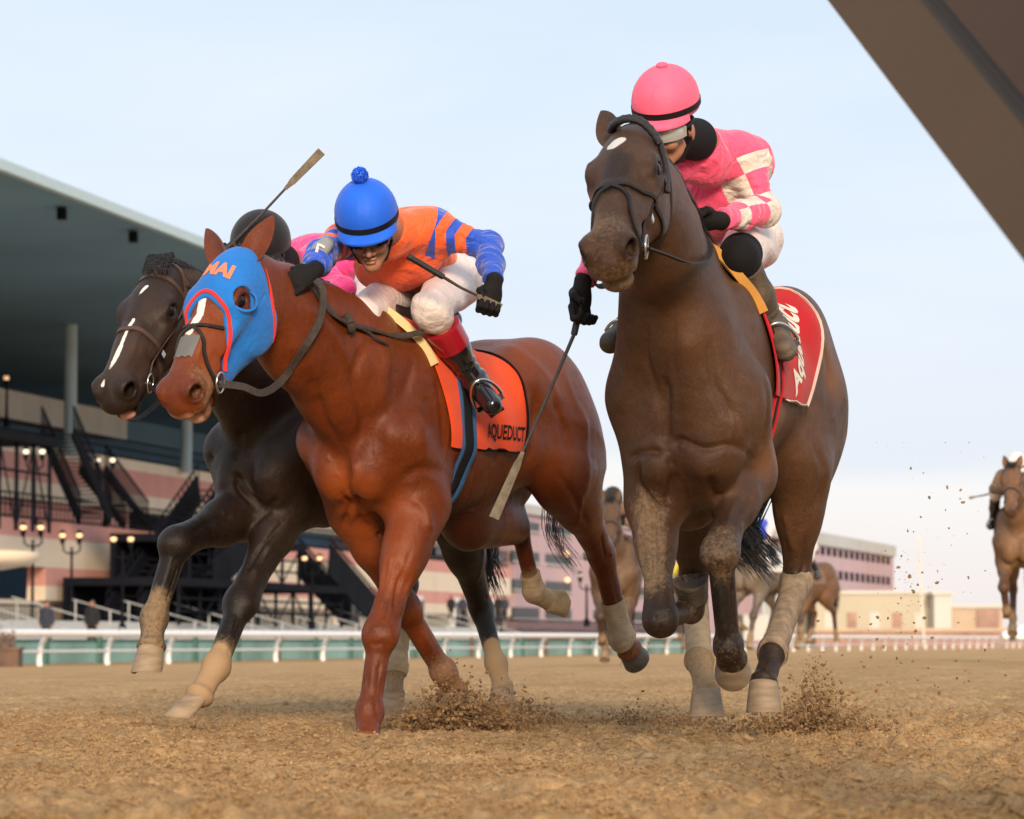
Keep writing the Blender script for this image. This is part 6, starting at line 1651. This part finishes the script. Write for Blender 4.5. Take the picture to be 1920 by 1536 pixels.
        for x in xs_:
            g_ = MB(); g_.ball(t + V3(x, 0, -.02), .125, seg=14, ring=10); g_.build('lamp_globe', mat, root)
            g_ = MB(); g_.lathe([(.16, .06), (.11, .13), (.03, .2)], t + V3(x, 0, 0), (0, 0, 1), 12); g_.build('cap', M_DARKM, root)
    lamp(60, 988, 1195, 128, 'two-globe lamp nearest the left edge, in front of the entrance canopy', M_LAMP)
    lamp(133, 1003, 1192, 134, 'two-globe lamp between the left edge lamp and the big steel stair', M_LAMP)
    lamp(229, 1010, 1188, 131, 'two-globe lamp in front of the foot of the diagonal steel stair', M_LAMP)
    lamp(197, 862, 990, 150, 'bright two-globe lamp standing up on the grandstand terrace', M_LAMPW)
    lamp(64, 846, 985, 138, 'bright two-globe lamp beside the dark stair tower on the terrace', M_LAMPW)
    lamp(585, 1046, 1180, 152, 'two-globe lamp right of the middle steel stairs', M_LAMP)
    lamp(12, 708, 800, 150, 'single-globe lamp high at the left edge before the pale press box', M_LAMP, True)
    lamp(1100, 1078, 1175, 170, 'slender lamp in front of the mauve building', M_LGREY)
    # ---- apron, steps, dark fence
    ap = MB(); wallbox(ap, gpt, 100, 330, -.38, -.30, 5.3, 17.0); tag(ap.build('apron_pavement', M_APRON, smooth=False), kind='structure')
    bl = empty('bleachers', gpt(140, -.3, 11)); tag(bl, 'grey concrete steps with pale handrails below the grandstand', 'bleachers')
    mb = MB(); [wallbox(mb, gpt, 118, 205, -.3, -.3 + .28*(5-i), 9+i*.8, 9.8+i*.8) for i in range(5)]; mb.build('steps', M_LGREY, bl, smooth=False)
    for Yh in np.arange(121, 204, 6.5):
        mb = MB(); mb.tube([gpt(Yh, 2.0, 8.8), gpt(Yh, .75, 13.2)], .035, 6); [mb.tube([gpt(Yh, -.3, o), gpt(Yh, 2.0-(o-8.8)*.284, o)], .04, 6) for o in (9.0, 10.4, 11.8, 13.1)]; mb.build('handrail', M_APRON, bl)
    fn_ = empty('metal_fence', gpt(150, -.3, 8.4)); tag(fn_, 'long dark metal fence between the grandstand doors and the steps', 'fence')
    mb = MB(); railing(mb, 112, 300, .2, 8.4, 1.5, .4); mb.build('rails', M_DARKM, fn_, smooth=False)
    # ---- green windscreen fence behind the running rail
    RX, RS = -39.96, .28
    rat, rpt = along(RX, RS)
    ws = empty('windscreen_fence', rpt(120, -.4, -2.2)); tag(ws, 'low green windscreen fence on posts behind the white running rail', 'fence')
    mb = MB(); wallbox(mb, rpt, 96, 190, -.36, .30, -2.24, -2.2); mb.build('screen', M_SCREEN, ws, smooth=False)
    mb = MB(); wallbox(mb, rpt, 88, 200, .30, .36, -2.28, -2.16); wallbox(mb, rpt, 88, 200, .62, .66, -2.26, -2.18); mb.build('top_bar', M_GREENP, ws, smooth=False)
    for Yp in np.arange(96, 190, 4.0):
        mb = MB(); wallbox(mb, rpt, Yp, Yp+.14, -.4, .68, -2.18, -2.06); mb.build('post', M_GREENP if int(Yp/4) % 3 else M_WOODP, ws, smooth=False)
    # ---- running rail with gooseneck posts
    rr = empty('running_rail', rpt(95, -.4)); tag(rr, 'white plastic running rail on curved gooseneck posts along the far side of the track', 'rail')
    mb = MB(); mb.tube([rpt(y, .545, 0) for y in (60, 100, 150, 250, 420, 700)], .115, 10); mb.build('top_rail', M_WHITE, rr)
    mb = MB(); mb.tube([rpt(y, .02, -.45) for y in (60, 100, 150, 250, 420, 700)], .042, 8); mb.build('lower_rail', M_WHITE, rr)
    pm = MB(); pm.tube(catmull([V3(-.45, 0, -.12), V3(-.47, 0, .25), V3(-.40, 0, .62), V3(-.22, 0, .84), V3(0, 0, .93)], 5), [.090 - .0012*i for i in range(21)], 10)
    proto = pm.build('post', M_WHITE, rr, loc=None); pmesh = proto.data; ys_ = [95.6 - 4.85*2 + 4.85*k for k in range(98)]
    ang = math.atan2(RS, 1)
    for k, Yp in enumerate(ys_):
        o = proto if k == 0 else proto.copy()
        if k: COL.objects.link(o); o.parent = rr
        o.matrix_parent_inverse = rr.matrix_basis.inverted(); o.location = Vector(rpt(Yp, -.385, 0)); o.rotation_euler = (0, 0, -ang); 
        o['label'] = 'white curved rail post'
    # ---- planter box at the left edge
    pb = empty('planter_box', P(8, 1250, 88)); tag(pb, 'brown wooden planter box with dry shrubs at the far left edge of the track', 'planter')
    c = P(5, 1232, 88); mb = MB(); mb.box(c - V3(.2, 0, .1), (1.35, .8, .62)); mb.box(c - V3(.2, 0, -.22), (1.45, .9, .07)); mb.build('box', M_WOODP, pb, smooth=False)
    r = random.Random(2); mb = MB()
    for i in range(700):
        p = c + V3(r.uniform(-.8, .30), r.uniform(-.4, .4), .25 + abs(r.gauss(0, .16))*(1.2)); d = nrm(V3(r.gauss(0, 1), r.gauss(0, 1), 1)); t = nrm(np.cross(d, V3(.2, 1, .1))); mb.add([p - t*.02, p + t*.02, p + d*.11], [(0, 1, 2)])
    mb.build('dry_shrub', M_SEATS, pb)
    # ---- mauve building and parking garage
    mat_, mpt = along(-69, .27)
    bl = empty('building', mpt(270, -.4)); tag(bl, 'mauve four storey building with dark window bands right of the grandstand', 'building')
    zm = lambda py: mat_(1000, py)[2]
    mb = MB(); wallbox(mb, mpt, 256.5, 354.8, -.4, zm(966), -16, 0); mb.build('wall', M_MAUVE, bl, smooth=False)
    mb = MB(); wallbox(mb, mpt, 256.2, 354.8, zm(966), zm(948), -16.2, .3); mb.build('parapet', M_LGREY, bl, smooth=False)
    for a, b_ in ((980, 996), (1036, 1054), (1088, 1106), (1140, 1160)):
        for px0 in (962, 1022, 1112, 1180):
            y0 = mat_(px0, 1000)[1]; y1 = mat_(px0 + (48 if px0 != 1112 else 50), 1000)[1]
            mb = MB(); wallbox(mb, mpt, y0, y1, zm(b_), zm(a), -.2, .06); w_ = mb.build('window_band', M_GLASS, bl, smooth=False)
            mb = MB(); wallbox(mb, mpt, y0-.1, y1+.1, zm(b_)-.12, zm(b_), .0, .16); mb.build('sill', M_LGREY, w_, smooth=False)
    for px, py in ((1062, 1039), (1064, 1088)):
        mb = MB(); mb.ball(mat_(px, py, .3), .22, seg=10, ring=8); mb.build('wall_lamp', M_LAMP, bl)
    pg = empty('parking_garage', mpt(400, -.4)); tag(pg, 'long pale mauve parking garage with two rows of square openings and a white top floor', 'parking garage')
    zg = lambda py: mat_(1600, py)[2]
    mb = MB(); wallbox(mb, mpt, 355, 446, zg(1108), zg(1032), -30, 0); mb.build('wall', M_MAUVE, pg, smooth=False)
    mb = MB(); wallbox(mb, mpt, 355, 446.4, zg(1032), zg(1010), -30.2, .3); mb.build('parapet', M_LGREY, pg, smooth=False)
    mb = MB(); wallbox(mb, mpt, 355, 446, -.4, zg(1108), -29.5, -1); mb.build('ground_floor', M_CONC, pg, smooth=False)
    for Yw in np.arange(357.5, 444, 4.12):
        for a, b_ in ((1035, 1049), (1074, 1090)):
            mb = MB(); wallbox(mb, mpt, Yw, Yw+2.4, zg(b_), zg(a), -.3, .05); mb.build('opening', M_DARKM, pg, smooth=False)
    # ---- far right: warehouse, low walls, pole, van, trees
    def far_box(name, cat, label, px0, px1, py0, py1, Yd, dep, mat, roof=None):
        a = P(px0, py1, Yd); b_ = P(px1, py0, Yd); root = empty(name, V3((a[0]+b_[0])/2, Yd, a[2])); tag(root, label, cat)
        mb = MB(); mb.box(((a[0]+b_[0])/2, Yd+dep/2, (a[2]-2+b_[2])/2), (b_[0]-a[0], dep, b_[2]-a[2]+2)); mb.build('wall', mat, root, smooth=False)
        mb = MB(); mb.box(((a[0]+b_[0])/2, Yd+dep/2, b_[2]+.2), (b_[0]-a[0]+.5, dep+.5, .4)); mb.build('roof', roof or mat, root, smooth=False); return root, a, b_
    w_, a, b_ = far_box('warehouse', 'warehouse', 'pale yellow warehouse behind the right end of the rail', 1530, 1755, 1114, 1180, 380, 40, M_TANKC, M_LGREY)
    for k in range(5):
        mb = MB(); x = a[0] + 1.5 + k*2.6; mb.box((x, 379.95, a[2]+1.0), (1.1, .1, 1.8)); mb.build('door', M_BRICK if k % 2 else M_LGREY, w_, smooth=False)
    far_box('storage_shed', 'shed', 'grey shed against the right end of the pale warehouse', 1752, 1784, 1116, 1180, 376, 20, M_LGREY)
    s_, a, b_ = far_box('low_building', 'building', 'low peach building between the grey shed and the rightmost horse', 1785, 1880, 1140, 1185, 390, 20, M_PEACH, M_LGREY)
    mb = MB(); mb.box(P(1852, 1162, 389.8), (2.6, .3, 2.4)); mb.build('door', M_BRICK, s_, smooth=False)
    k_ = far_box('brick_wall', 'wall', 'low red brick wall behind the rail on the right', 1530, 2100, 1185, 1200, 350, .6, M_BRICK, M_PEACH)
    lp = P(1733, 1200, 330); tp = P(1722, 1005, 330); root = empty('utility_pole', lp); tag(root, 'tall thin grey utility pole left of the rightmost horse', 'pole')
    mb = MB(); mb.tube([lp - V3(0, 0, 1), tp], [.14, .08], 8); mb.build('pole', M_CONC, root); mb = MB(); mb.box(tp - V3(0, 0, .3), (.5, .1, .12)); mb.build('crossarm', M_CONC, root, smooth=False)
    lp = P(1432, 1180, 170); tp = P(1430, 965, 170); root = empty('utility_pole', lp); tag(root, 'thin pole in front of the parking garage behind the bay horse', 'pole')
    mb = MB(); mb.tube([lp - V3(0, 0, 1), tp], [.08, .06], 8); mb.build('pole', M_COLUMN, root); mb = MB(); mb.box(tp - V3(0, 0, .2), (.35, .1, .1)); mb.build('crossarm', M_CONC, root, smooth=False)
    # low hills / tree line at the very horizon
    r = np.random.default_rng(5); n = 160; xs2 = np.linspace(-260, 700, n); hh = 3 + 3*fbm(xs2*.03, xs2*0+2, 3, 8) + 1.5*fbm(xs2*.2, xs2*0, 2, 4)
    V = []; 
    for x, h in zip(xs2, hh): V += [(x, 1500, -3), (x, 1500, h), (x, 1540, -3)]
    Fc = [(i*3+j, (i+1)*3+j, (i+1)*3+(j+1) % 3, i*3+(j+1) % 3) for i in range(n-1) for j in range(3)]
    mb = MB(); mb.add(V, Fc); tag(mb.build('far_tree_line', simple('far_trees', (.22, .24, .27), rough=1, var=.1, vscale=.02)), kind='structure')
    # vehicles at the right edge and a white trailer
    def car(px, py, Yd, label, col):
        c = P(px, py, Yd); root = empty('parked_car', c); tag(root, label, 'car', 'vehicles parked beyond the rail'); w = 1.8
        prof = [(-2.2, .30), (-2.25, .75), (-2.0, .92), (-1.2, 1.0), (-.55, 1.42), (.9, 1.45), (1.6, 1.0), (2.15, .92), (2.25, .6), (2.2, .30)]
        mb = MB(); V = [c + V3(x, s_*w/2*(1 if z < 1.05 else .82), z) for s_ in (-1, 1) for x, z in prof]; k = len(prof)
        mb.add(V, [tuple(range(k)), tuple(range(2*k-1, k-1, -1))] + [(i, k+i, k+(i+1) % k, (i+1) % k) for i in range(k)]); mb.build('body', col, root, smooth=False)
        mb = MB(); mb.add([c + V3(x, -w/2*.84-.02, z) for x, z in ((-1.0, 1.03), (-.5, 1.36), (.85, 1.38), (1.4, 1.03))], [(0, 1, 2, 3)]); mb.build('side_window', M_GLASS, root, smooth=False)
        for x in (-1.4, 1.4):
            mb = MB(); mb.lathe([(.05, -.1), (.33, -.1), (.33, .1), (.05, .1)], c + V3(x, -w/2, .33), (0, 1, 0), 16); mb.build('wheel', M_GRIP, root)
    car(1925, 1203, 300, 'white car at the right edge behind the rail', M_WHITE)
    root = empty('trailer', P(1425, 1200, 165)); tag(root, 'white trailer parked behind the rail, seen between the horses legs', 'trailer', 'vehicles parked beyond the rail')
    c = P(1424, 1178, 165); mb = MB(); mb.box(c, (1.9, 4.5, 1.2)); mb.box(c + V3(0, 0, .63), (1.96, 4.56, .06)); mb.build('body', M_LGREY, root, smooth=False)
    for y in (-1.2, 1.2):
        mb = MB(); mb.lathe([(.05, -.1), (.30, -.1), (.30, .1), (.05, .1)], c + V3(-.95, y, -.7), (1, 0, 0), 16); mb.build('wheel', M_GRIP, root)
    # ---- spectators behind the rail
    def spectator(px, pyf, Yd, h, label, top, leg, hat=None):
        b_ = P(px, pyf, Yd); root = empty('person', b_); tag(root, label, 'spectator', 'people standing behind the rail')
        F = Field(); q = lambda x, y, z: b_ + V3(x, y, z)*h
        F.el(q(0, 0, .93), V3(.052, .06, .07)*h, .02); F.rc(q(0, 0, .85), q(0, 0, .88), .03*h, .03*h, .02); F.rc(q(-.08, 0, .80), q(.08, 0, .80), .045*h, .045*h, .05); F.rc(q(0, 0, .78), q(0, 0, .54), .085*h, .08*h, .05)
        for s_ in (-1, 1):
            F.rc(q(s_*.105, 0, .79), q(s_*.13, .01, .62), .030*h, .026*h, .03); F.rc(q(s_*.13, .01, .62), q(s_*.10, -.06, .50), .026*h, .02*h, .02); F.el(q(s_*.10, -.075, .48), V3(.018, .025, .03)*h, .02)
            F.rc(q(s_*.045, 0, .52), q(s_*.05, 0, .27), .05*h, .035*h, .03); F.rc(q(s_*.05, 0, .27), q(s_*.052, 0, .05), .033*h, .023*h, .02); F.rc(q(s_*.052, .01, .02), q(s_*.055, -.06, .015), .022*h, .018*h, .02)
        V, Fc = F.mesh(.03, smooth=1); link('body', fast_mesh('body', V, Fc), M_SKIN, root)
        F = Field(); F.rc(q(-.08, 0, .80), q(.08, 0, .80), .055*h, .055*h, .05); F.rc(q(0, 0, .78), q(0, 0, .52), .10*h, .095*h, .05)
        for s_ in (-1, 1): F.rc(q(s_*.105, 0, .79), q(s_*.13, .01, .62), .042*h, .036*h, .03); F.rc(q(s_*.13, .01, .62), q(s_*.103, -.05, .515), .036*h, .028*h, .02)
        V, Fc = F.mesh(.03, smooth=1); link('coat', fast_mesh('coat', V, Fc), top, root)
        F = Field()
        for s_ in (-1, 1): F.rc(q(s_*.045, 0, .53), q(s_*.05, 0, .27), .058*h, .043*h, .03); F.rc(q(s_*.05, 0, .27), q(s_*.052, 0, .05), .042*h, .034*h, .02)
        V, Fc = F.mesh(.03, smooth=1); link('trousers', fast_mesh('trousers', V, Fc), leg, root)
        mb = MB(); mb.ball(q(0, .01, .955), V3(.056, .064, .055)*h, seg=12, ring=8); mb.build('hat' if hat else 'hair', hat or M_HAIRB, root)
    MC1 = simple('navy_coat', (.03, .035, .055), rough=.9, var=.2); MC2 = simple('black_coat', (.012, .012, .015), rough=.9, var=.2); MC3 = simple('grey_coat', (.10, .10, .11), rough=.9)
    spectator(87, 1222, 112, 1.72, 'spectator in a navy coat standing behind the left end of the rail', MC1, MC1)
    spectator(172, 1220, 114, 1.74, 'spectator in a black coat behind the rail left of the dark horse foreleg', MC2, MC2)
    for px, lb, mm in ((846, 'spectator in black by the fence, leftmost of the far group', MC2), (868, 'spectator in navy by the fence, second of the far group', MC1), (890, 'spectator in grey by the fence, third of the far group', MC3), (934, 'spectator in black by the fence, fourth of the far group', MC2), (946, 'spectator in navy by the fence, rightmost of the far group', MC1)):
        spectator(px, 1168, 205, 1.7, lb, mm, MC2)
    # ---- canopy beam overhead, close to the camera
    bm_ = empty('canopy_beam', P(1900, 250, 5.6)); tag(bm_, 'brown painted canopy beam crossing the top right corner close to the viewer', 'beam')
    A = P(1578, 0, 6.6); B = P(1948, 485, 5.6); e = nrm(B - A); A0 = A - e*1.6; B0 = B + e*1.3; w = nrm(P(1920, -40, 5.9) - P(1750, 240, 6.05)); nn = nrm(np.cross(w, e)); 
    if nn[2] > 0: nn = -nn
    def slab(name, mat, o0, o1, t0, t1):
        mb = MB(); v = [p + w*o + nn*t for p in (A0, B0) for o in (o0, o1) for t in (t0, t1)]
        mb.add(v, [(0, 1, 3, 2), (4, 6, 7, 5), (0, 4, 5, 1), (2, 3, 7, 6), (0, 2, 6, 4), (1, 5, 7, 3)]); return mb.build(name, mat, bm_, smooth=False)
    MBM = simple('brown_paint', (.072, .038, .012), rough=.7, var=.10, vscale=2, bump=.1, bscale=40); MBD = simple('dark_brown_paint', (.035, .022, .013), rough=.7, var=.2, vscale=3)
    slab('board', MBM, 0, .155, 0, -.05); slab('joint_strip', MBD, .155, .175, -.012, -.05); slab('batten', MBM, .175, .185, -.004, -.05); slab('channel', MBD, .185, .20, -.025, -.06); slab('inner_board', simple('brown_board', (.055, .028, .014), rough=.8, var=.15, vscale=3), .20, .62, -.03, -.07)
    mb = MB(); c = P(1885, 152, 5.85); mb.box(c, (.05, .05, .03), np.stack([e, w, np.cross(e, w)], 1)); mb.build('bracket', MBD, bm_, smooth=False)
# ================================================================== horses and jockeys racing behind
if want('F'):
    TG = Fr((0, 0, .05), V3(0, -1, 0), Z, 1.0)
    HG = head_frame(TG(0, 1.02, 1.93), TG(0, 1.30, 1.50), (0, -.85, .35), 1.02)
    vx = VOX; VOX = .016
    G1 = dict(name='race_horse', label='x', group='racehorses following behind', T=TG, s=1.0, leg_s=1.1, H=HG, coat=coat_material('dusty_bay_coat', (.085, .045, .026), (.13, .072, .042), (.04, .026, .018)),
      rf=[TG(.16, .10, .90), TG(.15, .42, .62), TG(.13, .28, .36), TG(.13, .17, .34)], lf=[TG(-.16, .10, .88), TG(-.15, .34, .50), TG(-.14, .42, .18), TG(-.14, .46, .10)],
      rh=[TG(.16, -.62, .92), TG(.15, -.92, .62), TG(.14, -.72, .28), TG(.14, -.64, .20)], lh=[TG(-.16, -.70, .92), TG(-.15, -1.12, .66), TG(-.14, -1.22, .28), TG(-.14, -1.25, .20)],
      dust=[(TG(0, .4, 1.0), TG(0, .4, 1.4), .2, .7, .35)], legdust=dict(rf=.7, lf=.7, rh=.7, lh=.7))
    make_horse(G1); o0 = G1['root']; T, H = TG, HG
    mb = MB(); 
    strap('x', [H(*q) for q in [(0, .36, -.235), (-.075, .335, -.13), (-.03, .32, 0), (.03, .32, 0), (.075, .335, -.13), (0, .36, -.235)]], .02, .006, G1['bvh'], M_LEATHER, None, builder=mb)
    for q in (-1, 1): strap('x', [H(*p) for p in [(0, -.035, -.05), (q*.092, .06, -.10), (q*.09, .27, -.12), (q*.07, .47, -.118)]], .02, .006, G1['bvh'], M_LEATHER, None, builder=mb); strap('x', [H(q*.07, .47, -.118), T(q*.10, .75, 1.55), T(q*.05, .42, 1.62)], .02, .006, G1['bvh'], M_LEATHER, None, builder=mb, snap=False)
    mb.build('bridle', M_LEATHER, o0); forelock(G1, n=60, L=.06)
    tail(G1, M_HAIRB, [T(0, -1.12, 1.44), T(0, -1.4, 1.3), T(0, -1.5, 1.0), T(0, -1.5, .7)], n=90, r0=.01)
    out, inn, nu, nv = drape(T, G1['bvh'], lambda f: (.12, -.5), (-1.7, 1.7), .014); V, Fc = sheet_mesh(out, inn, nu, nv); mb = MB(); mb.add(V, Fc); mb.build('saddle_cloth', M_WHITECL, o0)
    Hd = hframe(T(0, .40, 1.90), (0, -.9, -.4), (0, -.4, .9), 1.0)
    JG = dict(sl=T(-.19, .16, 1.85), sr=T(.19, .16, 1.85), neck=T(0, .27, 1.86), pelvis=T(0, -.32, 1.86), hl=T(-.10, -.30, 1.84), hr=T(.10, -.30, 1.84), el=T(-.26, .20, 1.70), wl=T(-.08, .40, 1.68), er=T(.26, .20, 1.70), wr=T(.08, .40, 1.68),
      kl=T(-.25, .14, 1.66), kr=T(.25, .14, 1.66), al=T(-.30, -.12, 1.36), ar=T(.30, -.12, 1.36), tl=T(-.32, .02, 1.30), tr=T(.32, .02, 1.30), gld=V3(0, -1, 0), gla=Z, grd=V3(0, -1, 0), gra=Z, saddle=T(0, -.1, 1.58))
    MS = {k: cloth_mat(k + '_silks', c) for k, c in dict(yellow=(.70, .55, .03), white=(.70, .70, .70), green=(.10, .35, .12), blue=(.03, .08, .55), red=(.75, .03, .03), black=(.02, .02, .02), brown=(.2, .12, .08)).items()}
    r0 = rider(JG, 'x', MS['white'], M_BREECH, M_BOOTB, (MS['white'], M_BAND, MS['white']), Hd, M_CLEAR, vox=.016)
    VOX = vx
    coats = {'bay': G1['coat'], 'grey': coat_material('dusty_grey_coat', (.13, .105, .085), (.18, .15, .125), (.07, .055, .045)), 'warm': coat_material('dusty_brown_coat', (.15, .075, .035), (.20, .105, .055), (.06, .03, .02))}
    def place(root, base, px, d, lift, yaw, label, swap, group):
        if base: o = root
        else:
            o = root.copy(); COL.objects.link(o)
            for ch in list(root.children):
                c = ch.copy(); COL.objects.link(c); c.parent = o; c.matrix_parent_inverse = ch.matrix_parent_inverse.copy()
                for g in ch.children:
                    e = g.copy(); COL.objects.link(e); e.parent = c; e.matrix_parent_inverse = g.matrix_parent_inverse.copy()
        x = (px-960)/FPX*d; z = float(gz(x, d)) + lift
        Rz = Matrix.Rotation(R(yaw), 4, 'Z'); o.matrix_basis = Matrix.Translation(Vector((x, d, z))) @ Rz @ base_m[root.name if base else root.name]
        o['label'] = label; o['group'] = group
        for ch in o.children:
            k = ch.name.split('.')[0]
            if k in swap and len(ch.material_slots): ch.material_slots[0].link = 'OBJECT'; ch.material_slots[0].material = swap[k]
        return o
    base_m = {o0.name: o0.matrix_basis.copy(), r0.name: r0.matrix_basis.copy()}
    specs = [(1152, 38, -.10, -4, 'dark brown horse following, seen between the chestnut and the bay', 'jockey in brown silks and black cap following on the dark brown horse', 'bay', 'brown', 'black'),
             (1415, 50, .12, -32, 'grey brown horse following, seen under the bay horse belly', 'jockey in blue silks following on the grey brown horse', 'grey', 'blue', 'white'),
             (1288, 70, .05, -8, 'dusty horse following, hidden behind the forelegs of the bay', 'distant jockey in yellow silks and blue cap, seen between the bay forelegs', 'grey', 'yellow', 'blue'),
             (1500, 60, .12, -30, 'dusty horse following, behind the hind leg of the bay', 'jockey with a red cap following behind the bay hind leg', 'warm', 'brown', 'red'),
             (1912, 36.5, .16, -13, 'dusty brown horse galloping alone at the right edge', 'jockey in a white cap on the horse at the right edge', 'warm', 'brown', 'white')]
    objs = []
    for i, (px, d, lf, yaw, lb, lb2, ct, sk, hm) in enumerate(specs): objs.append((i, px, d, lf, yaw, lb, lb2, ct, sk, hm))
    for i, px, d, lf, yaw, lb, lb2, ct, sk, hm in objs[1:] + objs[:1]:
        place(o0, i == 0, px, d, lf, yaw, lb, {'body': coats[ct], 'saddle_cloth': MS[sk] if i != 1 else MS['white']}, 'racehorses following behind')
        rr_ = place(r0, i == 0, px, d, lf, yaw, lb2, {'silks': MS[sk], 'helmet': MS[hm]}, 'jockeys following behind')
    w_ = P(1868, 925, 39.2); whip(w_, w_ + V3(-.08, 0, -.005), P(1818, 934, 39.0), 'whip held out to the side by the jockey at the right edge', flap=.3, r=.01)
